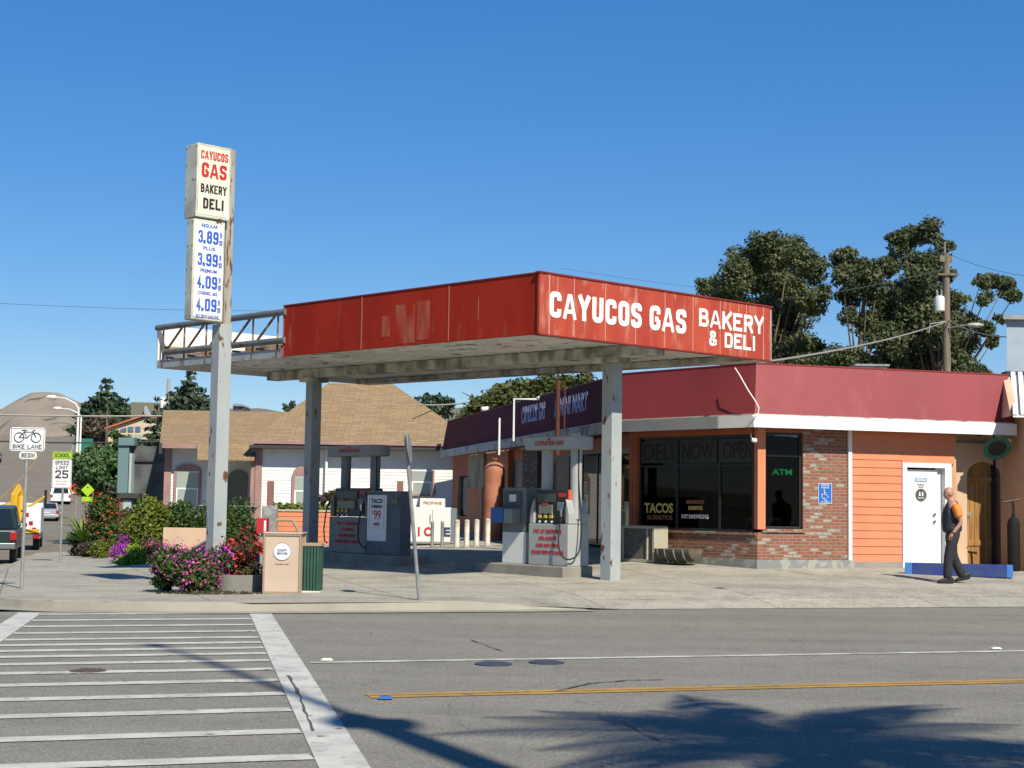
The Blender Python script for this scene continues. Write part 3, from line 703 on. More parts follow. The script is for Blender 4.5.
# lettering
def onface(a, z): return FE(a, .001, z)
def lxe(px, z=5): return lx(px, C0, CE, z)
def face_text(body, px0, px1, zc, h, **k):
    a0, a1 = lxe(px0, zc), lxe(px1, zc); block(body, onface((a0+a1)/2, zc), CE, a1-a0, h, 'letter_white', fas, **k)
face_text('CAYUCOS', 549.5, 641.5, ZB+.53, .45, th=.215); face_text('GAS', 649.5, 686, ZB+.53, .45, th=.215)
face_text('BAKERY', 699, 763.5, ZB+.66, .34); face_text('& DELI', 709, 755, ZB+.29, .29)
# posts
def post(d, label, m='pole_paint', s=.135):
    p = cf(d, 3.1, 0); z0 = G(p.x, p.y)
    mb = MB(); mb.box(d-s,d+s,3.1-s,3.1+s,z0-.02,ZB-.12, CF)
    o = mb.build('post', m, can, .008); o['label'] = label
    mb = MB(); mb.box(d-s-.12,d+s+.12,3.1-s-.12,3.1+s+.12,ZB-.22,ZB-.115,CF); mb.build('capital', 'beam_dirty', o, .01)
post(dsol(3.1,611), 'near square canopy post with rust specks', 'pole_paint'); post(dsol(3.1,311), 'far square canopy post, half in shade')
# small pole from the shop roof up to the canopy
p = at(557.5, 430, 36.2)
mb = MB(); mb.tube([(p.x,p.y,p.z-.6),(p.x,p.y,ZB+.02)], .055, 10); mb.tube([(p.x+.16,p.y,p.z-.1),(p.x+.16,p.y,ZB+.0)], .02, 6)
o = mb.build('support_pole', mat('rust_dark', (.13,.035,.018), .8, 0, (.08,.03,.02), 4), smooth=True, loc=(p.x,p.y,p.z-.6)); tag(o, 'thin rusty support pole between the shop roof and the canopy', 'pole')
# ---------------------------------------------------------------- price sign tower
TY = 27.6; t0 = pos(215, TY)
tw = thing('price_sign', 'tall rusty pole sign with two boxes showing the name and four fuel prices', 'pole sign', t0, world=True)
TE = CE; TD = CD
FT = FR((t0.x, t0.y, 0), TE, (-TD.x,-TD.y))     # a: to the right (e), o: towards the viewer
ztop = at(229, 150, TY).z
zsplit = at(218, 325, TY).z
mb = MB(); mb.box(-.16,.10,-.10,.16,t0.z-.02,zsplit, FT); o = mb.build('pole', 'pole_paint', tw, .01)
a_r = lx(224.5, (t0.x,t0.y), TE, 5)
mb = MB(); mb.box(a_r-.08,a_r+.08,-.12,.10,t0.z-.02,ztop, FT); mb.build('pole', 'pole_rusty', tw, .008)
mat('sign_box', (.60,.61,.52), .6, 0, (.48,.48,.40), 2, .4,.7, c3=RUST, s3=7, lo3=.64, hi3=.7)
mat('sign_face', (.78,.77,.60), .45, 0, (.73,.71,.55), 3); mat('sign_face_white', (.80,.81,.80), .4)
def sbox(px0, px1, yb, yt, dep, facem, name):
    a0 = lx(px0, FT(0,.25,0).xy, TE, 6); a1 = lx(px1, FT(0,.25,0).xy, TE, 6)
    c = FT((a0+a1)/2,.25,0); zb = xz(yb, c.x, c.y); zt = xz(yt, c.x, c.y)
    mb = MB(); mb.box(a0,a1,-dep+.25,.25,zb,zt, FT); b = mb.build(name, 'sign_box', tw, .012)
    mb = MB(); mb.box(a0+.04,a1-.04,.25,.256,zb+.05,zt-.05,FT); fc = mb.build('sign_panel', facem, b)
    rv = MB()
    for z in lin(zb+.06, zt-.06, 5): 
        for q in (.02,dep-.05): rv.box(a0-.006,a0,.25-q-.02,.25-q,z-.012,z+.012,FT)
    rv.build('bolt', 'rust_steel', b)
    return fc, a0, a1, zb, zt
fc, a0, a1, zb, zt = sbox(194.5, 228.5, 218.5, 145.5, .40, 'sign_face', 'name_box')
mid = (a0+a1)/2; H = zt-zb; W = a1-a0
def st(body, f0, f1, wf, m, b=.02, dx=0, par=None):
    f_ = block if b >= .02 else letters
    f_(body, FT(mid+dx,.257,zb+H*(f0+f1)/2), TE, W*wf, H*(f1-f0), m, par or fc, **({'th':.2} if b >= .02 else {'bold':b}))
st('CAYUCOS', .79,.91,.80,'letter_red'); st('GAS', .545,.745,.74,'letter_red',.045); st('BAKERY', .335,.455,.76,'letter_black'); st('DELI', .12,.265,.60,'letter_black')
mb = MB(); mb.lathe(FT(mid+.3,0,zt+.03), [(.05,-.015),(.05,.015)], 12, axis='y'); mb.build('lifting_eye', 'rust_steel', tw)
fc, a0, a1, zb, zt = sbox(193.0, 224.5, 320.5, 220.5, .23, 'sign_face_white', 'price_box')
mid = (a0+a1)/2; H = zt-zb; W = a1-a0
for (nm, pr), f in zip((('REGULAR','3.89'),('PLUS','3.99'),('PREMIUM','4.09'),('DIESEL #2','4.09')), (.925,.70,.475,.25)):
    st(nm, f, f+.035, .16*len(nm)**.6, 'letter_blue', .015, par=fc)
    st(pr[:2], f-.16, f-.03, .22, 'letter_blue', .045, -.24*W, fc); st(pr[2:], f-.16, f-.03, .37, 'letter_blue', .045, .10*W, fc)
    st('9', f-.09, f-.035, .06, 'letter_blue', .02, .36*W, fc); st('10', f-.165, f-.11, .10, 'letter_blue', .02, .36*W, fc)
st('SELF SERVE GASOLINE', .025, .055, .72, 'letter_blue', .01, par=fc)
# ---------------------------------------------------------------- the shop
brick_mat('brick', (.40,.125,.065), (.25,.072,.04), (.28,.23,.18), c3=(.44,.39,.33))
brick_mat('brick_dark', (.10,.05,.035), (.06,.035,.03), (.16,.14,.12), c3=(.25,.22,.2))
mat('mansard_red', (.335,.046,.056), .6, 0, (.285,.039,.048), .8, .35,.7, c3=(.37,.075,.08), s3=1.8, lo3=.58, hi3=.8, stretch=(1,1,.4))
mat('mansard_shaded', (.16,.022,.032), .85, 0, (.12,.018,.028), .8, .35,.7, spec=.2)  # same red mansard, darkened in colour for the side in shade
mat('eave_worn', (.50,.50,.48), .75, 0, (.22,.22,.20), 2.2, .5,.62)
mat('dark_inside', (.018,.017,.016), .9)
mat('inside_floor', (.12,.11,.10), .8)
glass_mat('glass', (.30,.33,.33))
A0 = at(757.5, 500, 31.7).xy; A0 = Vector(A0)
La = lx(1003, A0, RU, 2); L_leave = lx(953, A0, RU, 2)
A1 = A0 + RU*La
B1 = at(631, 480, 34.5).xy; B1 = Vector(B1); 
C1 = Vector(at(452.5, 480, 55.5).xy)
db = (B1-A0).normalized(); dc = (C1-B1).normalized()
zg = G(A0.x, A0.y)
shop = thing('shop_building', 'low orange and brick corner shop with a red mansard roof behind the fuel canopy', 'shop', ((A0.x+A1.x)/2, A0.y+5, zg), world=True)
FA = FR((A0.x,A0.y,0), RU, (RU.y,-RU.x)); FB = FR((A0.x,A0.y,0), db, (-db.y, db.x)); FCc = FR((B1.x,B1.y,0), dc, (-dc.y, dc.x))
Lb = (B1-A0).length; Lc = (C1-B1).length
def ax(px, z=2): return lx(px, A0, RU, z)
def bx(px, z=2): return lx(px, A0, db, z)
def cx(px, z=2): return lx(px, B1, dc, z)
Z_SILL = 1.12; Z_WT = 3.12; Z_EB = 3.24; Z_ET = 3.50; Z_MT = 4.55; ZBASE = -.3; Z_PL = .56
poly = [A1, A0, B1, C1]
def off(poly, o):
    out = []
    ns = []
    for i in range(len(poly)-1):
        d = (poly[i+1]-poly[i]).normalized(); ns.append(Vector((-d.y, d.x)))
    for i, p in enumerate(poly):
        if i == 0: out.append(p+ns[0]*o)
        elif i == len(poly)-1: out.append(p+ns[-1]*o)
        else:
            b = (ns[i-1]+ns[i]).normalized(); out.append(p + b*o/ b.dot(ns[i]))
    return out
def sweep(prof, poly, sl=None):
    mb = MB(); cols = [off(poly, o) for o, z in prof]; n = len(prof); pts = []
    if sl: cols = [c[sl] for c in cols]; poly = poly[sl]
    for i in range(len(poly)):
        for j, (o, z) in enumerate(prof): pts.append((cols[j][i].x, cols[j][i].y, z))
    fs = [(i*n+j, i*n+(j+1)%n, (i+1)*n+(j+1)%n, (i+1)*n+j) for i in range(len(poly)-1) for j in range(n)]
    fs += [tuple(range(n)), tuple((len(poly)-1)*n+j for j in range(n))]
    return mb.add(pts, fs)
# roof parts
mp_ = [(.40,Z_ET+.02),(.22,Z_MT),(.10,Z_MT),(.10,Z_ET+.02)]
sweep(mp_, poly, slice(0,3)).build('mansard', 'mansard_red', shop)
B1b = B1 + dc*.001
sweep(mp_, poly, slice(2,4)).build('mansard', 'mansard_shaded', shop)
sweep([(.42,Z_ET-.01),(.42,Z_ET+.02),(.15,Z_ET+.02),(.15,Z_ET-.01)], poly).build('flashing', 'white_worn', shop)
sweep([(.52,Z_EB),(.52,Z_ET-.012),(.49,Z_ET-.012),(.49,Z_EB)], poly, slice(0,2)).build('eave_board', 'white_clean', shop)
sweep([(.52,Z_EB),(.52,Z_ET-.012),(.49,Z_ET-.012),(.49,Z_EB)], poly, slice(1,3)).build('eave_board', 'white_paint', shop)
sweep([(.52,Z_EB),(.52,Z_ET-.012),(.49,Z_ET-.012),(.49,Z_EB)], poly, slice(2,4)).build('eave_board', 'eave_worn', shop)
sweep([(.488,Z_EB+.03),(.488,Z_EB+.05),(.0,Z_EB+.05),(.0,Z_EB+.03)], poly).build('soffit', 'orange_trim', shop)
sweep([(.23,Z_MT),(.23,Z_MT+.03),(.08,Z_MT+.03),(.08,Z_MT)], poly).build('cap', 'seam_dark', shop)
rp = [A1, A0, B1, C1, C1+Vector((9,2.3)), A1+Vector((-3.2,11))]
MB().prism([(p.x,p.y) for p in rp], Z_ET+.2, Z_ET+.35).build('roof', 'concrete_trim', shop)
# plinth
sweep([(.06,ZBASE),(.06,Z_PL),(-.2,Z_PL),(-.2,ZBASE)], [A0+RU*ax(853), A0, B1, C1]).build('plinth', 'plinth', shop)
sweep([(.04,ZBASE),(.04,Z_PL-.03),(-.2,Z_PL-.03),(-.2,ZBASE)], [A0+RU*ax(902), A0+RU*(ax(853)+.01)]).build('plinth', 'concrete_trim', shop)
# wall a
w0, w1 = ax(764), ax(803)
mb = MB(); mb.box(w1,ax(847.6),-.2,0,Z_PL,Z_EB+.03,FA); mb.box(.0,w1,-.2,.0,Z_PL,Z_SILL,FA); mb.build('brick_wall', 'brick', shop)
mb = MB(); mb.box(.10,w1+.02,-.05,.04,Z_SILL,Z_SILL+.07,FA); mb.build('sill', 'brick', shop)
MB().box(-.02,.16,-.12,.05,Z_PL+.62,Z_EB+.03,FA).build('corner_post', 'orange_siding', shop, .006)
MB().box(w0-.02,w1,-.14,-.01,Z_WT+.06,Z_EB+.03,FA).build('header', 'orange_trim', shop)
MB().box(ax(847.6),ax(851.2),-.1,.045,Z_PL-.04,Z_EB+.03,FA).build('corner_board', 'white_clean', shop, .004)
def siding(x0, x1, z0, z1, F, m, name='siding', bh=.165):
    mb = MB(); n = int((z1-z0)/bh)+1
    for i in range(n):
        a = z0+i*bh; b = min(a+bh, z1)
        if b-a < .01: continue
        mb.prism([(-.03,a),(.022,a),(.022,a+.012),(.006,b),(-.03,b)], x0, x1, F, 'x')
    mb.build(name, m, shop)
d0, d1 = ax(901.5), ax(950.5)
siding(ax(851.2), d0, Z_PL-.04, Z_EB+.03, FA, 'orange_siding')
zdt = xz(462.5, *FA(d0,0,0).xy)
siding(d0+.001, d1+.10, zdt+.003, Z_EB+.03, FA, 'orange_siding')
# white door with its frame
mb = MB(); mb.box(d0,d0+.11,-.12,.05,ZBASE+.5,zdt,FA); mb.box(d1-.16,d1,-.12,.05,ZBASE+.5,zdt,FA); mb.box(d0+.112,d1-.162,-.12,.05,zdt-.10,zdt,FA)
mb.build('door_frame', 'white_clean', shop, .005)
door = MB().box(d0+.115,d1-.30,-.09,-.045,zg+.04,zdt-.14,FA).build('door', 'white_clean', shop, .003)
MB().box(d1-.295,d1-.165,-.16,-.10,zg,zdt-.1,FA).build('door_jamb', 'white_paint', shop)
mb = MB(); q = FA(d1-.38,-.02,0); 
for z in (xz(514.5,*q.xy), xz(521.5,*q.xy)): mb.lathe((q.x,q.y,z), [(.012,.03),(.028,0),(.03,-.02),(.012,-.035)], 12, axis='y')
mb.build('handle', 'chrome', door, smooth=True)
dc_ = (d0+d1)/2-.1; q = FA(dc_,-.04,0); zz = xz(495, *q.xy)
mat('sign_dark', (.10,.10,.09), .5)
mb = MB(); mb.lathe((0,0,0), [(.135,-.005),(.135,.005)], 28, axis='y'); ds = mb.build('restroom_sign', 'sign_dark', door)
for v in ds.data.vertices:
    w_ = v.co + ORG['shop_building']; v.co = FA(dc_+w_.x, -.040-w_.y, zz+w_.z) - ORG['shop_building']
pg = MB()
for dx in (-.035,.035):
    pg.box(dc_+dx-.018,dc_+dx+.018,-.035,-.031,zz-.02,zz+.035,FA); pg.lathe(FA(dc_+dx,-.033,zz+.052), [(.014,-.002),(.014,.002)], 10, axis='y')
pg.build('figures', 'letter_white', ds)
letters('RESTROOM', FA(dc_,-.034,zz-.065), RU, .15, .03, 'letter_white', ds)
zz = xz(480, *q.xy); nb = MB().box(dc_-.15,dc_+.15,-.044,-.038,zz-.045,zz+.045,FA).build('notice', mat('notice_blue', (.30,.45,.62), .6), door)
letters('NOTICE', FA(dc_,-.036,zz), RU, .22, .05, 'letter_white', nb, bold=.02)
letters('PLEASE ASK', FA(dc_,-.043,zz-.10), RU, .18, .03, 'letter_black', door); letters('FOR KEY', FA(dc_,-.043,zz-.15), RU, .12, .03, 'letter_black', door)
# blue parking plate on the brick
q0, q1 = ax(818), ax(831.5); q = FA(q0,0,0); zt = xz(483, *q.xy); zb = xz(503.5, *q.xy)
bp = MB().box(q0,q1,.0,.012,zb,zt,FA).build('parking_plate', mat('plate_blue', (.02,.16,.60), .4), shop)
H = zt-zb; cxm = (q0+q1)/2
letters('RESERVED', FA(cxm,.014,zb+H*.90), RU, .2, .035, 'letter_white', bp); letters('PARKING', FA(cxm,.014,zb+H*.78), RU, .18, .035, 'letter_white', bp)
letters('VAN', FA(cxm,.014,zb+H*.17), RU, .08, .025, 'letter_white', bp); letters('ACCESSIBLE', FA(cxm,.014,zb+H*.08), RU, .2, .025, 'letter_white', bp)
wc = MB(); cz = zb+H*.45
def P(a, z): return FA(cxm+a,.017,cz+z)
wc.tube([P(-.02,.075),P(-.02,-.005),P(.04,-.005),P(.06,-.06),P(.08,-.055)], .007, 6); wc.lathe(FA(cxm-.022,.017,cz+.09), [(.012,-.003),(.012,.003)], 10, axis='y')
wc.tube([P(-.02,.04),P(.03,.04)], .006, 6); wc.tube([P(-.03+.0*0+.052*math.cos(R(a)),-.035+.052*math.sin(R(a))) for a in range(110,330,20)], .006, 6)
wc.build('wheelchair_symbol', 'letter_white', bp)
mb = MB(); mb.box(q0-.0,q1,.012,.014,zb,zb+.008,FA); mb.box(q0,q1,.012,.014,zt-.008,zt,FA); mb.box(q0,q0+.008,.012,.014,zb,zt,FA); mb.box(q1-.008,q1,.012,.014,zb,zt,FA); mb.build('border', 'letter_white', bp)
# window a
def window(F, x0, x1, z0, z1, vbars=(), hbars=(), dep=-.10, fw=.05, fm='dark_frame'):
    mb = MB(); mb.box(x0,x1,dep-.03,dep+.03,z0,z0+fw,F); mb.box(x0,x1,dep-.03,dep+.03,z1-fw,z1,F)
    mb.box(x0,x0+fw,dep-.03,dep+.03,z0+fw,z1-fw,F); mb.box(x1-fw,x1,dep-.03,dep+.03,z0+fw,z1-fw,F)
    for v in vbars: mb.box(v-fw/2,v+fw/2,dep-.025,dep+.025,z0+fw,z1-fw,F)
    vb = [x0+fw/2]+list(vbars)+[x1-fw/2]
    for h, (m0, m1) in hbars: mb.box(m0,m1,dep-.02,dep+.02,h-fw*.4,h+fw*.4,F)
    f = mb.build('window_frame', fm, shop, .004)
    MB().box(x0+fw*.5,x1-fw*.5,dep-.004,dep+.004,z0+fw*.5,z1-fw*.5,F).build('pane', 'glass', f)
    return f
qa = FA(w0,0,0); ztr = xz(455.0, *qa.xy)
mat('frame_grey', (.18,.18,.17), .5)
wa = window(FA, w0, w1, Z_SILL+.07, Z_WT+.06, (), [(ztr,(w0+.05,w1-.05))])
cur = MB().box(w0+.06,w1-.1,-.35,-.33,ztr+.03,Z_WT-.0,FA).build('blind', mat('blind', (.13,.12,.09), .8), shop)
emit_mat('neon_green', (.02,.55,.18), 1.6)
qa = FA((ax(775)+ax(796))/2,-.16,0)
letters('ATM', FA((ax(775.5)+ax(795.5))/2,-.16,xz(472,*qa.xy)), RU, ax(795.5)-ax(775.5), .12, 'neon_green', wa, bold=.02)
# wall b
v0, v1, v2, v3 = .14, bx(717), bx(674.5), bx(637)
mb = MB(); mb.box(.0,v3+.25,-.2,0,Z_PL,Z_SILL-.06,FB); mb.build('brick_wall', 'brick', shop)
MB().box(.03,v3+.2,-.05,.04,Z_SILL-.06,Z_SILL-.01,FB).build('sill', 'brick', shop)
MB().box(.15,Lb,-.14,-.01,Z_WT+.02,Z_EB+.03,FB).build('header', 'orange_trim', shop)
mat('frame_dark2', (.035,.035,.033), .5)
qb = FB(2,0,0); zh = xz(465.5,*FB(v1,0,0).xy)
wb = window(FB, v0+.02, v3, Z_SILL-.01, Z_WT+.02, (v1,v2), [(zh,(v0+.07,v1-.02)),(zh,(v1+.02,v2-.02)),(zh,(v2+.02,v3-.05))], fw=.055)
MB().box(v3,v3+.10,-.13,.03,Z_PL,Z_EB+.03,FB).build('door_post', 'orange_trim', shop)
window(FB, v3+.10, Lb-.08, Z_PL-.1, Z_WT+.02, (), [(1.5,(v3+.16,Lb-.14))])
MB().box(Lb-.08,Lb+.03,-.13,.03,Z_PL-.2,Z_EB+.03,FB).build('door_post', 'orange_trim', shop)
# banner strips with the three words in the top lights
def bword(word, p0, p1):
    a0, a1 = bx(p0), bx(p1); zc = (zh+Z_WT)/2
    b = MB().box(min(a0,a1)-.03,max(a0,a1)+.03,-.085,-.080,zc-.24,zc+.24,FB).build('banner', mat('banner', (.055,.065,.055), .85), wb)
    letters(word, FB((a0+a1)/2,-.078,zc), -db, abs(a1-a0)*.9, .36, mat('letter_dark', (.012,.012,.012), .8), b)  # near-black letters on the banner strip
bword('DELI', 640, 672); bword('NOW', 678, 713); bword('OPEN', 719, 752)
def wtext(t, p0, p1, y, h, m, bold=.02):
    a0, a1 = bx(p0), bx(p1); q = FB((a0+a1)/2,-.085,0); letters(t, FB((a0+a1)/2,-.085,xz(y,*q.xy)), -db, abs(a1-a0), h, m, wb, bold=bold)
mat('letter_gold', (.95,.72,.18), .6); mat('letter_rust', (.55,.16,.10), .6)
wtext('TACOS', 642, 670.5, 508, .22, 'letter_gold', .03); wtext('BURRITOS', 645, 670, 517.5, .10, 'letter_rust')
wtext('BREAKFAST', 684, 702, 502, .085, 'letter_rust'); wtext('BURRITOS', 686, 700, 508, .085, 'letter_gold'); wtext('HOT SANDWICHES', 679, 706, 516.5, .09, 'letter_white')
# posters inside the glass
mat('poster_grey', (.16,.19,.20), .7); mat('poster_dim', (.09,.11,.12), .7)
for p0, p1, ya, yb, m in ((640,649,473,483,'poster_dim'),(641,651,486,498,'poster_dim'),(679,694,477,503,'poster_grey'),(688,708,510,528,'poster_dim')):
    a0, a1 = sorted((bx(p0), bx(p1))); q = FB(a0,0,0); MB().box(a0,a1,-.13,-.122,xz(yb,*q.xy),xz(ya,*q.xy),FB).build('poster', m, wb)
# inside of the shop
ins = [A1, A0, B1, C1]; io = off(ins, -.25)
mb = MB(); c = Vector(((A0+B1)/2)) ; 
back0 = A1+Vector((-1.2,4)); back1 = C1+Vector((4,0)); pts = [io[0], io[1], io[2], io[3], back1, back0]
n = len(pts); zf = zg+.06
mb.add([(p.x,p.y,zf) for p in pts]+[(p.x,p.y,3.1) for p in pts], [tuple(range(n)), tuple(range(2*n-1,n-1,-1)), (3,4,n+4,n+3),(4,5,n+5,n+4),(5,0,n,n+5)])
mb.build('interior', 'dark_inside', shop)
tb = thing('counter_table', 'pale wooden table just inside the narrow front window', 'table', FA((w0+w1)/2,-1.0,zf), math.atan2(RU.y,RU.x))
mat('table_wood', (.42,.33,.18), .5)
MB().box(-.55,.35,-.3,.3,.92,.98).build('tabletop', 'table_wood', tb, .005)
for a in (-.5,.3):
    for b in (-.25,.25): MB().box(a-.035,a+.035,b-.035,b+.035,0,.92).build('leg', 'table_wood', tb)
sh = thing('display_shelf', 'metal rack with pale trays standing inside the narrow front window', 'shelf', FA((w0+w1)/2-.25,-1.9,zf), math.atan2(RU.y,RU.x))
for a in (-.4,.4): MB().box(a-.02,a+.02,-.02,.02,0,1.9).build('upright', 'galv', sh)
for z in (.9,1.2,1.5,1.8): MB().box(-.38,.38,-.25,.25,z,z+.03).build('shelf', 'galv', sh)
for z, a in ((.94,-.1),(1.24,0),(1.54,.1)): MB().box(a-.2,a+.2,-.2,.2,z,z+.06).build('tray', 'white_paint', sh)
# floodlight under the eave corner
fl_ = thing('floodlight', 'small white floodlight under the eave at the chamfered corner', 'floodlight', at(751,434,31.35), .5)
MB().tube([(0,0,0),(0,0,-.06),(.03,-.03,-.1)], .012, 6).build('arm', 'white_paint', fl_)
MB().lathe((.05,-.05,-.13), [(.02,-.07),(.035,-.06),(.05,.03),(.045,.035)], 10, axis='x').build('lamp', 'white_clean', fl_, smooth=True)
# wall c (side in shade)
def cz(px, y): return xz(y, *FCc(cx(px),0,0).xy)
c_ = [cx(p) for p in (601,560,540,523,505,484,468,448)]
mb = MB()
mb.box(0,Lc,-.25,-.20,2.95,Z_EB+.03,FCc); mb.build('header', 'orange_trim', shop)
MB().box(cx(537),cx(522),-.25,.0,Z_PL,3.18,FCc).build('brick_pier', 'brick_dark', shop)
window(FCc, .3, cx(562), Z_PL+.1, 2.95, (cx(590),cx(575)), (), dep=-.2)
MB().box(cx(562),cx(537),-.3,-.2,Z_PL,2.95,FCc).build('side_door', mat('door_dark', (.03,.028,.028), .5), shop)
MB().box(cx(546),cx(543.5),-.2,-.12,Z_PL,2.8,FCc).build('door_edge', 'white_paint', shop)
MB().box(cx(522),cx(506),-.25,-.2,Z_PL,2.95,FCc).build('side_wall', 'door_dark', shop)
MB().box(cx(521),cx(518.5),-.18,-.12,Z_PL,2.8,FCc).build('door_edge', 'white_paint', shop)
MB().box(cx(506),cx(485),-.25,-.05,Z_PL,Z_EB,FCc).build('side_wall', 'orange_trim', shop)
mat('peeling', (.36,.33,.24), .85, 0, (.22,.16,.10), 1.5, .5,.65)
MB().box(cx(484),cx(468.5),-.25,.03,Z_PL,Z_EB,FCc).build('side_wall', 'peeling', shop)
MB().box(cx(484)+.01,cx(468.5)-.01,.03,.06,Z_PL,cz(476,488),FCc).build('side_wall', 'orange_trim', shop)
zc0, zc1 = cz(463,516), cz(463,476)
mb = MB(); mb.box(cx(468.5),Lc,-.25,.0,Z_PL,zc0,FCc); mb.box(cx(468.5),Lc,-.25,.0,zc1,Z_EB,FCc); mb.box(cx(458),Lc,-.25,0,zc0,zc1,FCc); mb.build('side_wall', mat('orange_brown', (.42,.13,.06), .8, 0, (.35,.10,.05), 3), shop)
wc_ = MB().box(cx(468.5)+.05,cx(458)-.05,-.2,-.14,zc0+.03,zc1-.03,FCc).build('side_window', 'dark_frame', shop)
MB().box(cx(465),cx(459),-.14,-.13,zc0+.2,zc1-.1,FCc).build('blind', 'poster_grey', wc_)
mb = MB(); 
for a in (cx(468.5),cx(458)-.08): mb.box(a,a+.08,-.1,.02,zc0,zc1,FCc)
mb.build('window_trim', 'peeling', shop)
MB().box(Lc-.05,Lc,-6,-.25,ZBASE,Z_EB,FCc).build('rear_wall', 'orange_brown', shop)
# rounded orange pillar by the side entrance
a0 = (cx(484)+cx(503))/2; p = FCc(a0,.9,0); p = Vector(at(494,500,44).xy); zt = xz(462,*p); zb0 = G(*p)
mat('pillar_orange', (.52,.20,.11), .7, 0, (.40,.14,.07), 2)
mb = MB(); mb.lathe((0,0,0), [(.30,0),(.30,zt-zb0-.32),(.29,zt-zb0-.2),(.24,zt-zb0-.08),(.14,zt-zb0-.01),(.05,zt-zb0)], 24)
tk = thing('tank', 'tall orange upright tank with a domed top beside the shop wall', 'tank', (p.x,p.y,zb0))
mb.build('shell', 'pillar_orange', tk, smooth=True)
MB().lathe((0,0,zt-zb0-.01), [(.07,0),(.07,.07),(.1,.07),(.1,.1),(.05,.12)], 12).build('cap', 'rust_steel', tk, smooth=True)
# lettering on the shaded side
def mans(a, z): 
    t = (z-Z_ET)/(Z_MT-Z_ET); return FCc(a, .42-.18*t+.012, z)
def ctext(t, p0, p1, yc, h):
    a0, a1 = cx(p0, 4), cx(p1, 4); am = (a0+a1)/2; z = xz(yc, *mans(am,4).xy); letters(t, mans(am,z), -dc, abs(a1-a0), h, 'letter_pale', shop, bold=.03, U=(0,0,1))
ctext('CAYUCOS', 533, 549, 414.5, .52); ctext('GAS', 550.5, 557, 411.5, .5)
ctext('& MINI MART', 567, 601, 405.5, .5)
# thin white vent pipes along that side
for i, (px, yb, yt, Y, hor) in enumerate(((499,455,418,43.9,0),(513.5,441,399,42,26))):
    b = at(px,yb,Y); t = at(px,yt,Y); mb = MB(); path = [(b.x,b.y,b.z),(b.x,b.y,t.z)]
    if hor: e = at(px+hor,yt+1,Y); path += [(e.x,e.y,t.z)]
    path = [Vector(q)-Vector((b.x,b.y,b.z)) for q in path]; mb.tube(path, .03, 8)
    if hor: mb.lathe(path[-1], [(.02,-.02),(.07,-.01),(.09,.05),(.03,.09)], 10)
    o = mb.build('vent_pipe', 'white_clean', smooth=True, loc=None); o.location = b
    tag(o, 'bent white pipe with a capped end rising past the shaded roof edge' if hor else 'straight white pipe standing on the orange tank', 'pipe')
# small floodlights over the side
for px, py, Y, lb in ((549,447,38,'small grey floodlight on the side eave, left of two above the near pump'),(573,443,35,'small grey floodlight on the side eave, right of two above the near pump'),(483,414,50,'small white floodlight on top of the shaded roof edge')):
    q = at(px,py,Y); f_ = thing('floodlight', lb, 'floodlight', q, .3)
    MB().tube([(0,0,-.18),(0,0,.1)], .015, 6).build('arm', 'galv', f_); MB().lathe((.05,0,.16), [(.04,-.12),(.07,-.1),(.10,.1),(.09,.11)], 10, axis='x').build('lamp', 'white_worn', f_, smooth=True)
# cable hanging down the red mansard
cb = MB(); cb.tube([at(735,368,31.5),at(739,374,31.35),at(748,390,31.2),at(756,402,31.05),at(759,408,31.0),at(758,414,31.0),at(752,416,31.0)], .012, 6)
q = at(735,368,31.5); o = cb.build('cable', 'letter_white'); o.data.transform(Matrix.Translation(-q)); o.location = q; tag(o, 'pale cable hanging down the red mansard at the corner', 'cable')
q = at(869,368,36); o = MB().box(-.35,.35,-.3,.3,-.4,.12).build('roof_vent', 'white_worn', bevel=.02); 
tag(o, 'small pale vent box on the shop roof', 'vent'); o.location = (q.x,q.y,q.z-.1); MB().box(-.4,.4,-.35,.35,.12,.16).build('lid', 'galv', o)
# ---------------------------------------------------------------- recess with arched gate, at the right end of the shop
g0 = ax(952); FG = FR(FA(g0,-.35,0), RU, (RU.y,-RU.x))
def gxx(px, z=2): return lx(px, FG.P.xy, RU, z)
gw = thing('courtyard_wall', 'peach stucco wall with an arched wooden gate beside the white door', 'wall', FG(1,0,zg), world=True)
ga, gb = gxx(967), gxx(1000.5); q = FG(ga,0,0); zs = xz(475,*q.xy); zt = xz(461.5,*q.xy); gm = (ga+gb)/2; gr = (gb-ga)/2
wl = MB(); arc = [(gm+gr*math.cos(t), zs+(zt-zs)*math.sin(t)) for t in lin(0,math.pi,17)]
zTop = Z_EB+.25; gE = gxx(1040)
wl.prism([(gb,ZBASE),(gE,ZBASE),(gE,zTop),(gb,zTop)], -.25, 0, FG, 'y')
wl.prism([(-.0,ZBASE),(ga,ZBASE),(ga,zTop),(-.0,zTop)], -.25, 0, FG, 'y')
for i in range(16):
    a, b = arc[i], arc[i+1]; wl.prism([(b[0],b[1]),(a[0],a[1]),(a[0],zTop),(b[0],zTop)], -.25, 0, FG, 'y')
wl.build('wall', 'peach_wall', gw)
MB().box(-.12,.14,-.36,.30,ZBASE,Z_EB+.03,FG).build('pilaster', 'peach', gw)
mat('gate_wood', (.45,.24,.07), .65, 0, (.30,.14,.035), 2.5, .38,.65, stretch=(6,6,.5))
gt = MB(); n = 7
for i in range(n):
    a = ga+.01+(gb-ga-.02)*i/n; b = a+(gb-ga-.02)/n-.008; hh = lambda x: zs+(zt-zs)*math.sqrt(max(0,1-((x-gm)/gr)**2))
    gt.prism([(a,zg+.02),(b,zg+.02),(b,hh(b)-.01),(a,hh(a)-.01)], -.12,-.09, FG, 'y')
gate = gt.build('gate', 'gate_wood', gw)
gt = MB(); 
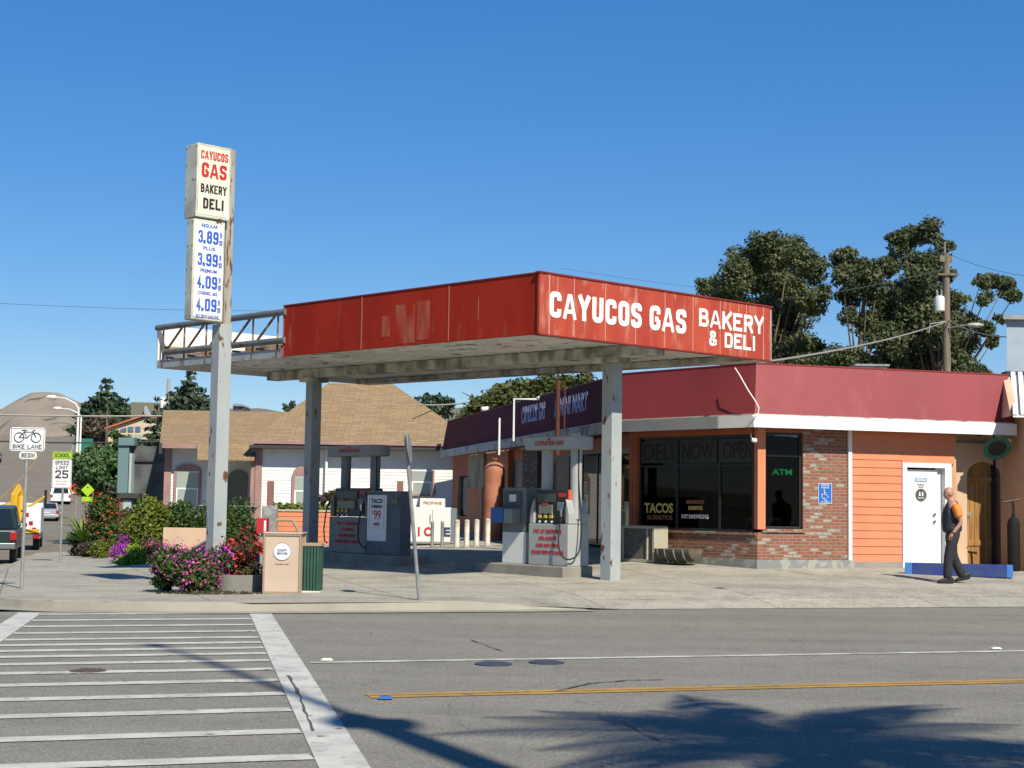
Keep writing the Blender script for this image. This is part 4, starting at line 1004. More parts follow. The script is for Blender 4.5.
for y in (479,543): z = xz(y,*q.xy); gt.box(ga+.03,gb-.03,-.09,-.065,z-.06,z+.06,FG)
gt.build('crosspiece', 'gate_wood', gate, .004)
mb = MB(); z = xz(514,*q.xy); mb.box(ga+.0,ga+.12,-.088,-.05,z-.05,z+.04,FG); mb.tube([FG(ga+.05,-.04,z),FG(ga+.05,-.04,z-.22)], .01, 6); mb.build('latch', 'galv', gate)
mb = MB(); z = xz(479,*q.xy); mb.box(gb-.3,gb+.05,-.064,-.055,z-.02,z+.02,FG); mb.build('hinge', 'galv', gate)
# barn lamp above the gate
zc = at(996,445,33.0)
bl = thing('barn_lamp', 'dark green dish lamp hanging above the arched gate', 'lamp', zc, 0)
mat('lamp_green', (.03,.16,.11), .4)
sp_ = MB(); sp_.lathe((0,0,0), [(.02,-.02),(.18,-.06),(.20,-.12),(.30,-.125),(.29,-.10),(.16,.02),(.08,.06),(.07,.14),(.02,.16)], 28); s_ = sp_.build('shade', 'lamp_green', bl, smooth=True)
MB().lathe((0,0,0), [(.195,-.118),(.19,-.112)], 24).build('inner', 'black', s_)
s_.rotation_euler = (R(-52),0,0)
MB().tube([(0,.05,.1),(-.02,.2,.3),(-.1,.5,.28),(-.2,.8,.2)], .02, 8).build('arm', 'black', bl, smooth=True)
fd = thing('floodlight', 'small white floodlight to the right of the green dish lamp', 'floodlight', at(1006,441,33), .3)
MB().lathe((0,0,0), [(.03,-.1),(.05,-.08),(.06,.09),(.05,.1)], 10, axis='x').build('lamp', 'white_clean', fd, smooth=True); MB().tube([(0,0,0),(.05,.3,.05)], .015, 6).build('arm', 'white_worn', fd)
# neighbour on the right: peach side wall, pale blue upper storey, ribbed roof
RX = at(1001.5,500,33.6); nb = thing('neighbour_building', 'pale blue upper storey over peach wall and ribbed canopy at the right edge', 'building', (RX.x+1.5, RX.y, zg), world=True)
Fn = FR((RX.x,RX.y,0), RV*-1, (-RU.x,-RU.y))     # runs towards the viewer, faces the shop
nz = xz(432,RX.x,RX.y)
MB().box(0,2.1,-.25,0,ZBASE,nz+.35,Fn).build('wall', 'peach', nb)
pb = MB(); A = [at(1003,377,33.3), at(1010,377,33.3), at(1018,414,32.2), at(1011,416,32.2)]
bk = [p+Vector((.05,.9,0)) for p in A]; pb.add([*A,*bk], [(0,1,2,3),(7,6,5,4),(0,4,5,1),(1,5,6,2),(2,6,7,3),(3,7,4,0)]); pb.build('parapet_edge', 'peach_wall', nb)
c0 = at(1007,372,42); c1 = at(1007,320,42)
mat('pale_blue', (.42,.50,.58), .8, 0, (.38,.45,.53), 2)
MB().prism([(c0.x,42),(c0.x+8,42),(c0.x+12,50),(c0.x+3.2,50)],c0.z-3.6,c1.z).build('upper_wall', 'pale_blue', nb)
MB().prism([(c0.x-.15,41.8),(c0.x+8.2,41.8),(c0.x+12.2,50.2),(c0.x+3.1,50.2)],c1.z,c1.z+.12).build('cornice', 'grey_pipe', nb)
q = at(1007,374,41.8); MB().box(q.x-.1,q.x+8,41.5,41.98,at(1007,386,41.8).z,at(1007,372,41.8).z).build('band', mat('band_dark', (.03,.03,.05), .6), nb)
rb = MB()
a = at(1011,396,34.5); b = at(1013,412,32.0)
for i in range(14):
    x = i*.16; rb.add([(a.x+x,a.y,a.z+.55),(a.x+x+.1,a.y,a.z+.55),(b.x+x+.1,b.y,b.z),(b.x+x,b.y,b.z),(a.x+x,a.y,a.z+.50),(a.x+x+.1,a.y,a.z+.50),(b.x+x+.1,b.y,b.z-.05),(b.x+x,b.y,b.z-.05)], [(0,1,2,3),(7,6,5,4),(0,4,5,1),(1,5,6,2),(2,6,7,3),(3,7,4,0)])
rb.add([(a.x,a.y,a.z+.47),(a.x+3,a.y,a.z+.47),(b.x+3,b.y,b.z-.08),(b.x,b.y,b.z-.08),(a.x,a.y,a.z+.44),(a.x+3,a.y,a.z+.44),(b.x+3,b.y,b.z-.11),(b.x,b.y,b.z-.11)], [(0,1,2,3),(7,6,5,4),(0,4,5,1),(1,5,6,2),(2,6,7,3),(3,7,4,0)])
rb.build('ribbed_roof', 'white_paint', nb)
# dark gas cylinder on a hand cart, colour blackened further for its shade
p = pos(1014, 32.6); gc = thing('gas_cylinder', 'dark gas cylinder, blackened for its shade, with a valve handle against the peach side wall', 'gas cylinder', (p.x,p.y,zg+.0))
mat('cyl_shaded', (.014,.015,.015), .8, spec=.2)
MB().lathe((0,0,0), [(.12,.0),(.13,.03),(.13,.98),(.10,1.08),(.04,1.14),(.035,1.2)], 18).build('bottle', 'cyl_shaded', gc, smooth=True)
MB().tube([(0,0,1.2),(0,0,1.35),(-.02,0,1.45)], .03, 8).build('valve', 'black', gc); MB().tube([(-.22,0,1.44),(.14,0,1.5)], .018, 8).build('handle', 'black', gc)
# blue kerb block
pA = pos(905, 31.2); pB = pos(1013, 30.6)
mat('blue_paint', (.010,.035,.26), .7, 0, (.03,.06,.20), 4); mat('blue_light', (.05,.22,.62), .7)
kb = thing('kerb_block', 'long low blue painted kerb block with light blue ends below the white door', 'kerb block', ((pA.x+pB.x)/2,(pA.y+pB.y)/2, pA.z-.03), math.atan2(pB.y-pA.y,pB.x-pA.x))
Lk = (pB-pA).length/2
MB().prism([(-.10,0),(.10,0),(.085,.25),(-.085,.25)], -Lk+.14, Lk-.12, None, 'x').build('block', 'blue_paint', kb, .01)
for s_ in (-1,1): MB().prism([(-.10,0),(.10,0),(.085,.25),(-.085,.25)], *sorted((s_*(Lk-.12 if s_>0 else Lk-.14), s_*Lk)), None, 'x').build('end_block', 'blue_light', kb, .01)
# flower barrel and screened box by the brick
mat('barrel_wood', (.17,.13,.10), .8, 0, (.10,.08,.06), 3)
p = FB(bx(681)-.35,.45,0); z0 = G(p.x,p.y)
br = thing('half_barrel', 'old half barrel planter lying by the brick wall under the shop windows', 'barrel', (p.x,p.y,z0+.02), math.atan2(-db.y,-db.x))
mb = MB(); n = 12; prof = [(-.5,.21),(-.25,.27),(0,.29),(.25,.27),(.5,.21)]; pts = []; 
for a, r_ in prof:
    for k in range(n+1): th = math.pi + math.pi*k/n; pts.append((a, r_*math.cos(th), .31+r_*math.sin(th)))
fs = [(i*(n+1)+k,i*(n+1)+k+1,(i+1)*(n+1)+k+1,(i+1)*(n+1)+k) for i in range(4) for k in range(n)]+[tuple(range(n+1)),tuple(4*(n+1)+k for k in range(n+1))]
fs += [(i*(n+1),(i+1)*(n+1),(i+1)*(n+1)+n,i*(n+1)+n) for i in range(4)]
mb.add(pts, fs); mb.build('staves', 'barrel_wood', br)
for a, r_ in ((-.36,.25),(-.12,.29),(.14,.29),(.36,.25)): MB().tube([(a, (r_+.006)*math.cos(math.pi+math.pi*k/n), .31+(r_+.006)*math.sin(math.pi+math.pi*k/n)) for k in range(n+1)], .014, 5).build('hoop', 'galv', br)
p = FB(bx(642)-.45,.35,0); z0 = G(p.x,p.y)
mat('cream_paint', (.52,.49,.38), .7); mat('mesh_grey', (.17,.17,.155), .8, 0, (.11,.11,.10), 14)
sb = thing('vent_box', 'low cream framed box with a grey mesh front beside the canopy post', 'box', (p.x,p.y,z0), math.atan2(-db.y,-db.x))
MB().box(-.46,.46,-.2,.2,.06,.74).build('mesh_panel', 'mesh_grey', sb)
mb = MB(); mb.box(-.5,.5,-.23,.2,.72,.78); mb.box(-.5,.5,-.23,.2,.0,.06); mb.box(-.5,-.44,-.23,.2,.06,.72); mb.box(.44,.5,-.23,.2,.06,.72); mb.box(.26,.30,-.23,-.2,.06,.72); mb.build('frame', 'cream_paint', sb, .004)
# ---------------------------------------------------------------- pump islands
mat('island', (.36,.34,.29), .9, 0, (.26,.245,.21), 1.5, .4,.65, .3, 40)
def island(d0, d1, e0, e1, label):
    m_ = cf((d0+d1)/2,(e0+e1)/2,0); zb_ = min(G(*cf(d,e,0).xy) for d in (d0,d1) for e in (e0,e1)); zt_ = G(m_.x,m_.y)+.20
    o = thing('pump_island', label, 'kerb island', (m_.x,m_.y,zb_), world=True)
    MB().box(d0,d1,e0,e1,zb_-.1,zt_,CF).build('slab', 'island', o, .02)
    return zt_
dR = dsol(2.78,566,.4); izR = island(dR, dR+3.2, 2.70, 3.50, 'raised concrete island under the near pump')
dL = dsol(2.70,400,.4); izL = island(dL, dL+3.4, 2.70, 3.50, 'raised concrete island under the far shaded pump')
mat('pump_grey', (.50,.52,.50), .45, .1, (.46,.48,.46), 2); mat('pump_dim', (.22,.24,.235), .5, 0, (.18,.20,.20), 3)  # dim grey carries the far pump's shade in its colour; small fittings share it
mat('pump_black', (.02,.021,.022), .35); mat('pump_panel', (.45,.45,.42), .5)
mat('sticker_red', (.60,.04,.02), .5); mat('sticker_orange', (.75,.12,.04), .5)
HR = None
def pump(d_near, iz, label, Wd, dep, hh, body, extra=0):
    "local: x along the face (left to right as seen), y depth (front = 0), z up; the face looks to the left side"
    c = cf(d_near, 2.85, 0); rot = math.atan2(-CD.y, -CD.x)        # +x towards the near end
    o = thing('fuel_pump', label, 'fuel pump', (c.x,c.y,iz), rot)
    # local +y = rotate: away from viewer = +CE
    x1 = 0; x0 = -Wd
    b = MB(); b.prism([(0,0),(dep,0),(dep,.80),(0,.80)], x0, x1, None, 'x'); b.build('base_cabinet', body, o, .015)
    h = MB(); h.prism([(.07,.815),(dep-.03,.815),(dep-.03,1.45),(.07,1.45)], x0+.12, x1-.10, None, 'x'); h.build('head', 'pump_black', o, .02)
    s_ = MB(); s_.prism([(x1-.10,.81),(x1-.005,.81),(x1-.005,1.0),(x1-.06,1.22),(x1-.10,1.28)], .02, dep-.02, None, 'y'); s_.build('shoulder', body, o, .01); s_ = MB(); s_.prism([(x0+.005,.81),(x0+.12,.81),(x0+.12,1.28),(x0+.07,1.2),(x0+.005,1.0)], .02, dep-.02, None, 'y'); s_.build('shoulder', body, o, .01)
    for xx in (x0+.22, x1-.08):
        MB().lathe((xx, dep/2, 0), [(.115,1.25 if xx < -.5 else .9),(.115,hh-.25)], 18).build('column', body, o, smooth=True)
    hd = MB(); pts = [(x0-.06,-.05)]; 
    pts = [(x0-.10,.0),(x1+.05,.0)] + [(x1+.05+.16*math.sin(t), dep/2-dep/2*math.cos(t)) for t in lin(.2,math.pi-.2,7)] + [(x1+.05,dep),(x0-.10,dep)] + [(x0-.10-.16*math.sin(t), dep/2+dep/2*math.cos(t)) for t in lin(.2,math.pi-.2,7)]
    hd.prism(pts, hh-.25, hh, None, 'z'); H_ = hd.build('header', body if body == 'pump_grey' else mat('header_shaded', (.30,.32,.31), .5), o, .02)
    letters('CAYUCOS GAS', (x0/2+.0, -.004, hh-.125), (1,0,0), .80, .085, 'letter_red', H_, bold=.02)
    MB().prism([(-.05,0),(.0,.06),(.05,0)], 0, .004, None, 'z').build('mark', 'letter_red', H_).matrix_local = Matrix.Translation((x0/2-.0,-.003,hh-.075))@Matrix.Rotation(R(90),4,'X')
    # display, card reader, grade buttons
    q = MB(); q.box(x0+.20,x1-.42,.045,.07,1.22,1.38); q.build('display', mat('display', (.06,.07,.07), .2), o, .005)
    q = MB(); q.box(x0+.24,x1-.5,.04,.069,1.0,1.17); q.build('price_screen', mat('lcd', (.20,.22,.18), .3), o, .005)
    q = MB(); q.box(x1-.36,x1-.18,.04,.069,1.05,1.22); q.build('card_reader', 'pump_dim', o, .01)
    for i in range(3):
        MB().box(x0+.22+i*.16,x0+.30+i*.16,.04,.069,.91,.97).build('grade_button', 'letter_yellow', o, .004)
        MB().box(x0+.24+i*.16,x0+.29+i*.16,.05,.069,1.0-.01,1.03).build('octane_label', 'letter_white', o)
        MB().lathe((x0+.26+i*.17,.06,.84), [(.022,0),(.022,-.02)], 12, axis='y').build('round_sticker', 'letter_white', o)
    MB().box(x0+.34,x0+.5,.03,.039,1.17,1.20).build('sticker', 'sticker_red', o)
    MB().box(x1-.34,x1-.14,.055,.069,1.32,1.40).build('sticker', 'sticker_red', o)
    MB().box(x1-.101,x1-.088,.09,.2,.98,1.46).build('side_label', 'sticker_orange', o)
    # nozzle and hose
    nz = MB(); nz.box(x1-.20,x1-.10,-.01,.08,.88,1.12); nz.build('nozzle_boot', 'pump_black', o, .01)
    nz = MB(); nz.tube([(x1-.15,-.03,1.12),(x1-.15,-.05,1.02),(x1-.15,-.03,.95)], [.02,.028,.02], 8); nz.build('nozzle', 'chrome', o, smooth=True)
    hp = [(x1-.15,-.04,.94),(x1-.19,-.07,.6),(x1-.12,-.10,.30),(x1+.05,-.08,.14),(x1+.15,.1,.22),(x1+.14,.2,.5),(x1+.1,.24,1.0),(x1+.03,.24,1.6),(x1+.02,.24,hh-.25)]
    P_ = []                       # smooth the hose
    for i in range(len(hp)-1):
        a = Vector(hp[max(i-1,0)]); b_ = Vector(hp[i]); c_ = Vector(hp[i+1]); e_ = Vector(hp[min(i+2,len(hp)-1)])
        for t in (0,.2,.4,.6,.8): P_.append(.5*((2*b_)+(c_-a)*t+(2*a-5*b_+4*c_-e_)*t*t+(-a+3*b_-3*c_+e_)*t**3))
    P_.append(Vector(hp[-1])); MB().tube(P_, .016, 7).build('hose', 'rubber', o, smooth=True)
    if body != 'pump_grey':
        hp = [(x0+.05,-.03,1.2),(x0-.05,-.06,.9),(x0-.12,-.06,.5),(x0-.08,-.06,.25),(x0+.0,-.04,.2)]; MB().tube(hp, .016, 7).build('hose', 'rubber', o, smooth=True)
    for i, t in enumerate(('PAY AT DISPENSER','OR INSIDE','CASH AND CREDIT','PLEASE PREPAY CASHIER')):
        letters(t, (x0/2, -.004, .66-i*.135), (1,0,0), (.78,.5,.66,.90)[i], .07, 'letter_red', o, bold=.015)
    return o
pw = dsol(2.85,528.5,1) - dsol(2.85,568,1)
dr = dsol(2.85,568,1); hR = xz(436.5, *cf(dr+.5,2.85,0).xy)-izR
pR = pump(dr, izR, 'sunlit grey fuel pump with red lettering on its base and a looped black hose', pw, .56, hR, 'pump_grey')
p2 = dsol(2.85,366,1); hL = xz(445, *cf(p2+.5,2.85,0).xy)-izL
pL = pump(p2, izL, 'grey fuel pump coloured darker for its shade, beside the taco poster cabinet', dsol(2.85,329,1)-p2, .56, hL, 'pump_dim')
# squeegee cabinet / kiosk by the near pump
dk = dsol(2.95,528.5,1)+.05; dk2 = dsol(2.95,503.5,1); c = cf(dk,2.92,0); rot = math.atan2(-CD.y,-CD.x)
kk = thing('service_kiosk', 'grey cabinet with a blue bin on its left side, beside the near pump', 'cabinet', (c.x,c.y,izR), rot)
wk = dk2-dk; hk = xz(487.5,*c.xy)-izR
MB().box(-wk,0,.0,.5,0,.62).build('base_cabinet', 'white_paint', kk, .01)
MB().box(-wk,0,.0,.5,.625,hk).build('upper_cabinet', 'pump_dim', kk, .01)
MB().box(-wk+.06,-.12,-.02,0,hk-.38,hk-.08).build('screen_panel', mat('kiosk_dark', (.07,.08,.085), .4), kk, .005)
MB().box(-wk+.22,-wk+.42,-.028,-.02,hk-.28,hk-.14).build('notice', 'letter_white', kk)
MB().box(-wk+.3,-.15,-.25,0,.80,hk-.42).build('towel_box', mat('kiosk_mid', (.30,.32,.32), .5), kk, .02)
MB().prism([(-.24,.80),(.02,.80),(.02,hk-.42),(-.24,hk-.40)], -wk-.10, -wk+.28, None, 'x').build('blue_bin', mat('bin_blue', (.02,.16,.45), .5), kk, .01)
# grey cabinet with the taco poster
d0 = dsol(2.80,400,1); d1 = dsol(2.80,366.5,1); c = cf(d0,2.80,0)
tc_ = thing('storage_cabinet', 'blue grey steel cabinet holding the white taco poster beside the shaded pump', 'cabinet', (c.x,c.y,izL), rot)
hc = xz(492.5,*c.xy)-izL; wc2 = d1-d0
mat('cab_blue', (.13,.16,.19), .6, 0, (.10,.12,.15), 2, c3=(.3,.3,.28), s3=6, lo3=.66, hi3=.7)
MB().box(-wc2,0,0,.30,0,hc).build('body', 'cab_blue', tc_, .01); MB().box(-wc2-.02,.02,-.02,.32,hc,hc+.03).build('lid', 'pump_dim', tc_, .005)
ps = MB().box(-wc2+.03,-wc2+.72,-.012,-.002,hc-1.06,hc-.06).build('poster', 'white_clean', tc_)
pxm = -wc2+.375
letters('TACO', (pxm,-.014,hc-.19), (1,0,0), .42, .10, 'letter_black', ps, bold=.03); letters('TUESDAY', (pxm,-.014,hc-.31), (1,0,0), .42, .07, 'letter_black', ps, bold=.03)
letters('99', (pxm+.03,-.014,hc-.49), (1,0,0), .24, .21, 'letter_red', ps); letters('$', (pxm-.14,-.014,hc-.44), (1,0,0), .04, .09, 'letter_red', ps)
letters('each', (pxm,-.014,hc-.68), (1,0,0), .20, .09, 'letter_red', ps, bold=.02)
fr = MB(); 
for a, b, z0, z1 in ((-.27,.27,hc-.10,hc-.095),(-.27,.27,hc-.78,hc-.775),(-.27,-.262,hc-.78,hc-.10),(.262,.27,hc-.78,hc-.10)): fr.box(pxm+a,pxm+b,-.0145,-.0125,z0,z1)
fr.build('poster_border', 'letter_red', ps)
hb = MB().box(-.33,-.06,-.012,-.002,hc-.30,hc-.10).build('hours_plate', 'sign_dark', tc_)
letters('6-8', (-.2,-.014,hc-.19), (1,0,0), .18, .09, mat('letter_amber', (.5,.35,.15), .6), hb, bold=.02)
# ice freezer behind
p0 = pos(408,43); p1 = pos(456,43)
ic = thing('ice_freezer', 'white ice freezer with red and blue lettering behind the far pump', 'freezer', (p0.x,p0.y,p0.z-.05), 0)
wi = p1.x-p0.x; hi = xz(507,p0.x,p0.y)-p0.z
mat('freezer_white', (.72,.73,.72), .4); mat('freezer_grey', (.20,.23,.26), .5)
MB().box(0,wi*.88,0,.9,.14,hi+.05).build('cabinet', 'freezer_white', ic, .02); MB().box(wi*.88+.002,wi,.02,.9,.14,hi+.03).build('side_panel', 'freezer_grey', ic, .01)
MB().box(.02,wi-.02,.04,.86,0,.14).build('base', 'black', ic); tp = MB().box(.3,wi*.75,.05,.4,hi+.05,hi+.30).build('top_sign', 'white_paint', ic, .01)
letters('PROPANE', (wi*.42+.1,.045,hi+.17), (1,0,0), .5, .08, 'letter_red', tp); MB().box(.02,wi-.02,-.006,0,.16,.20).build('kick_rail', 'galv', ic)
letters('I', (wi*.22,-.004,.47), (1,0,0), .05, .26, 'letter_red', ic, bold=.03); letters('C', (wi*.40,-.004,.47), (1,0,0), .20, .26, 'letter_red', ic, bold=.05); letters('E', (wi*.80,-.004,.47), (1,0,0), .20, .26, mat('letter_navy', (.03,.04,.12), .6), ic, bold=.05)
mb = MB(); mb.box(wi*.5-.008,wi*.5+.008,-.006,.0,.22,hi-.02); mb.box(wi*.5-.07,wi*.5-.05,-.03,-.0,.7,.95); mb.build('door_seam', 'galv', ic)
# bollards
mat('bollard_white', (.74,.72,.64), .7, 0, (.60,.55,.45), 3, c3=RUST, s3=7, lo3=.60, hi3=.66)
def bollard(px, Y, yt, m, lb, r_=.055, grp=None):
    p = pos(px, Y); h = xz(yt,p.x,p.y)-p.z
    o = MB().lathe((0,0,0), [(r_,-.02),(r_,h-.05),(r_*1.02,h-.04),(r_*.8,h),(.01,h+.01)], 14).build('bollard', m, smooth=True); o.location = p; tag(o, lb, 'bollard', grp)
gq = 'white pipe bollards by the near pump'
for px, yt, lb in ((456.8,519.8,'white rusty bollard, first from the left in the row of four by the near pump'),(466.6,519.8,'white rusty bollard, second from the left in the row of four by the near pump'),(476.5,519.6,'white rusty bollard, third from the left in the row of four by the near pump'),(487.5,518.8,'white rusty bollard nearest the near pump, at the right end of the row')): bollard(px, 40.6, yt, 'bollard_white', lb, .068, gq)
gq = 'grey bollards in front of the freezer'
bollard(432, 41.2, 521.5, 'galv', 'plain grey bollard in front of the red letter of the freezer', .045, gq); bollard(442, 41.2, 521.5, 'galv', 'plain grey bollard in front of the dark letter of the freezer', .045, gq)
# leaning sign seen on edge
b = pos(419.5, 23.75); t = at(405.5,434,23.5); ls = thing('road_sign', 'leaning grey sign post with its sign seen edge on, in front of the pumps', 'sign', b, world=True)
MB().tube([b+Vector((0,0,-.03)), t], .028, 8).build('post', 'galv', ls)
tv = (t-b).normalized(); c = t - tv*.22
sgn = MB(); n_ = (Vector((c.x,c.y,0))*-1).normalized()   # board turned almost edge on: its own plane runs away from the road
al = Vector((-.02+(c.x/c.y),1,0)).normalized(); al = Vector((math.sin(math.atan2(c.x,c.y)+.13), math.cos(math.atan2(c.x,c.y)+.13), 0)); nn = al.cross(tv).normalized()
ring = [(.23*math.cos(a)*(1 if abs(math.cos(a))<.9 else 1), .23*math.sin(a)) for a in lin(0,2*math.pi,25)[:-1]]
k = [c+nn*.035+al*x+tv*z for x,z in ring]; k2 = [q+nn*.012 for q in k]; sgn.add(k+k2, [tuple(range(24)), tuple(range(47,23,-1))]+[(i,(i+1)%24,24+(i+1)%24,24+i) for i in range(24)])
sgn.build('board', 'galv', ls)
# ---------------------------------------------------------------- refuse box, green bin, planter
cc = pos(281, 25.15); mat('box_beige', (.66,.52,.39), .75, 0, (.60,.46,.34), 2, .4,.7); mat('box_frame', (.40,.31,.21), .8); mat('seal_white', (.70,.72,.76), .5)
px_m = lambda n, Y: n*Y/FPX
wb_ = px_m(37.5,25.15); hb_ = px_m(59.5,25.15)
bx_ = thing('litter_box', 'square beige litter box with a round white seal and brown hoop on top', 'litter bin', cc, .0)
MB().box(-wb_/2+.02,wb_/2-.02,.02,.60,.03,hb_-.02).build('panel', 'box_beige', bx_, .01)
mb = MB()
for a in (-1,1): 
    for y in (0,.58): mb.box(a*wb_/2-(.03 if a>0 else 0),a*wb_/2+(.03 if a<0 else 0),y,y+.03,0,hb_)
mb.box(-wb_/2+.031,wb_/2-.031,0,.03,0,.03); mb.box(-wb_/2+.031,wb_/2-.031,0,.03,hb_-.03,hb_); mb.build('frame', 'box_frame', bx_, .004)
MB().box(-wb_/2-.01,wb_/2+.01,-.01,.63,hb_,hb_+.025).build('lid', 'box_beige', bx_, .008)
MB().tube([(-.24,.3,hb_+.02),(-.15,.3,hb_+.22),(.11,.3,hb_+.22),(.24,.3,hb_+.02)], .028, 8).build('hoop', 'box_frame', bx_)
sl_ = MB().lathe((0,.016,hb_*.71), [(.145,-.004),(.145,.006)], 32, axis='y').build('seal', 'seal_white', bx_)
MB().tube([(.142*math.cos(a),.009,hb_*.71+.142*math.sin(a)) for a in lin(0,2*math.pi,41)], .004, 5).build('seal_ring', 'galv', sl_)
for i in range(20):
    pass
letters('COUNTY', (0,.009,hb_*.71+.02), (1,0,0), .16, .035, 'pump_dim', sl_); letters('SERVICES', (0,.009,hb_*.71-.03), (1,0,0), .17, .03, 'pump_dim', sl_)
letters('PLEASE USE', (0,.017,hb_*.50), (1,0,0), .22, .018, 'pump_dim', bx_)
c2_ = pos(309.5, 25.5); gb_ = thing('green_bin', 'dark green slatted bin with a tan lid next to the beige litter box', 'bin', c2_, 0)
mat('bin_green', (.02,.10,.06), .6, 0, (.015,.075,.045), 3); wg = px_m(20,25.5); hg = px_m(47,25.5)
MB().box(-wg/2+.02,wg/2-.02,.03,.42,.02,hg-.02).build('liner', 'black', gb_)
mb = MB(); 
for i in range(6): a = -wg/2+.01+i*(wg-.02)/6; mb.box(a,a+(wg-.02)/6-.012,.0,.03,.03,hg-.02)
for i in range(7): y = .03+i*.055; mb.box(wg/2-.02,wg/2,y,y+.045,.03,hg-.02)
mb.build('slats', 'bin_green', gb_, .004)
MB().box(-wg/2-.01,wg/2+.015,-.01,.44,hg-.018,hg+.03).build('lid', 'box_frame', gb_, .01); MB().box(-wg/2,wg/2,.0,.42,0,.03).build('base', 'white_worn', gb_)
# concrete planter with flowers
p = pos(240, 26.0); pl = thing('planter', 'low round concrete planter between the pink bush and the litter box', 'planter', p)
MB().lathe((0,0,0), [(.40,-.02),(.42,.05),(.44,.30),(.38,.30),(.36,.22)], 24).build('bowl', 'concrete_trim', pl, smooth=True); MB().lathe((0,0,0), [(.37,.2),(.37,.24)], 20).build('soil', 'bark_dark', pl)
p = pos(192, 25.9); shrub('flower_bush', 'round green bush dotted with pink and purple flowers at the corner', 'bush', p, (.68,.56,.37), 'leaf_green', k=26, n=260, size=.055, rr=.24, flowers='petal_pink', fn=30, fsize=.055)
p = pos(238, 26.3); shrub('geranium', 'upright plant with bright red flowers beside the beige litter box', 'flower plant', p+Vector((0,0,.2)), (.38,.34,.40), 'leaf_red', k=16, n=170, size=.045, rr=.18, flowers='petal_red', fn=16, fsize=.07)
p = pos(218, 26.0); shrub('flower_plant', 'low purple flowering plant spilling over the concrete planter', 'flower plant', p+Vector((0,0,.05)), (.28,.26,.30), 'leaf_green', k=9, n=150, size=.045, rr=.15, flowers='petal_purple', fn=36, fsize=.05)
o = leaf_mesh('leaf_litter', [((0,0,.01),(.8,.3,.015),1)], 500, .05, 'leaf_brown', shell=.1); o.location = pos(215,25.2,.005); tag(o, 'dry brown leaves lying in front of the pink bush', 'leaves', kind='stuff')
# red news box and posts
p = pos(260, 30.5); nbx = thing('news_box', 'small red box on a post behind the red flowers', 'news box', p); z1 = xz(518,p.x,p.y)-p.z
MB().box(-.1,.11,0,.25,z1-.30,z1).build('box', mat('box_red', (.55,.02,.03), .5), nbx, .01); MB().box(-.025,.025,.08,.13,0,z1-.3).build('post', 'galv', nbx); MB().box(.05,.09,-.005,0,z1-.26,z1-.05).build('label', 'letter_white', nbx)
# ---------------------------------------------------------------- far shops and houses
mat('clap_white', (.78,.78,.76), .7, 0, (.72,.72,.70), 2)
mat('pink_trim', (.44,.26,.23), .7, 0, (.36,.22,.2), 2)
mat('gutter_dark', (.05,.045,.05), .6); mat('roof_metal', (.3,.3,.28), .6)
brick_mat('shingle', (.42,.295,.155), (.33,.225,.115), (.24,.16,.09), bw=.5, bh=.16, ms=.012, off=.37, bump=.6)
mat('pane_pale', (.40,.46,.42), .15); mat('pane_dark', (.03,.035,.04), .1)
HY = 57
hx = lambda px, Y=HY: at(px, 480, Y).x
hz = lambda px, py, Y=HY: at(px, py, Y).z
hs = thing('white_house', 'white clapboard house with pink trim and a tan shingled hip roof behind the pumps', 'house', (hx(330), HY+4, 0), world=True)
xl, xm, xr = hx(167,58.5), hx(257), hx(468)
ze = hz(350, 446.5, HY)
def wsiding(x0, x1, Y, z0, z1, m='clap_white', bh=.12):
    mb = MB(); n = int((z1-z0)/bh)
    F_ = FR((0,Y,0), (1,0), (0,-1))
    for i in range(n): a = z0+i*bh; mb.prism([(-.1,a),(.016,a),(.016,a+.01),(.004,a+bh),(-.1,a+bh)], x0, x1, F_, 'x')
    return mb.build('wall', m, hs)
wsiding(xm, xr, HY, -.5, ze+.1); wsiding(xl, xm-.25, 58.5, -.5, ze+.1)
MB().box(xm-.24,xm-.0,HY,HY+9,-.5,ze).build('wall', 'pink_trim', hs)
MB().box(xl-.01,xr,HY+1.6,HY+9,-.5,ze).build('wall', 'clap_white', hs)
mb = MB(); mb.box(xm-.06,xm+.18,HY-.06,HY-.02,-.5,ze); mb.build('corner_board', 'pink_trim', hs)
MB().box(xl-.10,xl+.16,58.42,58.46,-.5,ze).build('corner_board', 'pink_trim', hs)
# roofs
ex0, ex1 = hx(250), xr+.5; zr = at(350,383.5,62).z; r0, r1 = hx(326,62), hx(391,62)
rf = MB(); yb, yf = 67.6, 56.3
v = [(ex0,yf,ze+.12),(ex1-.0,yf,ze+.12),(ex1,yb,ze+.12),(ex0,yb,ze+.12),(r0,62,zr),(r1,62,zr)]
rf.add(v, [(0,1,5,4),(1,2,5),(2,3,4,5),(3,0,4),(3,2,1,0)]); rf.build('roof', 'shingle', hs)
MB().box(ex0,ex1,yf-.04,yf,ze+.03,ze+.14).build('fascia', 'pink_trim', hs); MB().box(ex0+.05,ex1,yf,yf+.7,ze-.12,ze-.022).build('gutter', 'gutter_dark', hs)
zr2 = at(220,411,63).z; gx0 = hx(161,58); rf = MB()
gx1 = ex0+1.4; yf2 = 57.6
v = [(gx0,yf2,ze+.02),(gx1,yf2,ze+.02),(gx1+5,63,zr2),(hx(161,63),63,zr2),(hx(161,68.4),68.4,ze),(gx1+5,68.4,ze)]
rf.add(v+[(p[0],p[1],p[2]-.12) for p in v], [(0,1,2,3),(3,2,5,4),(6,9,8,7),(9,10,11,8),(0,3,9,6),(3,4,10,9)]); rf.build('roof', 'shingle', hs)
x2 = hx(196,57.6)
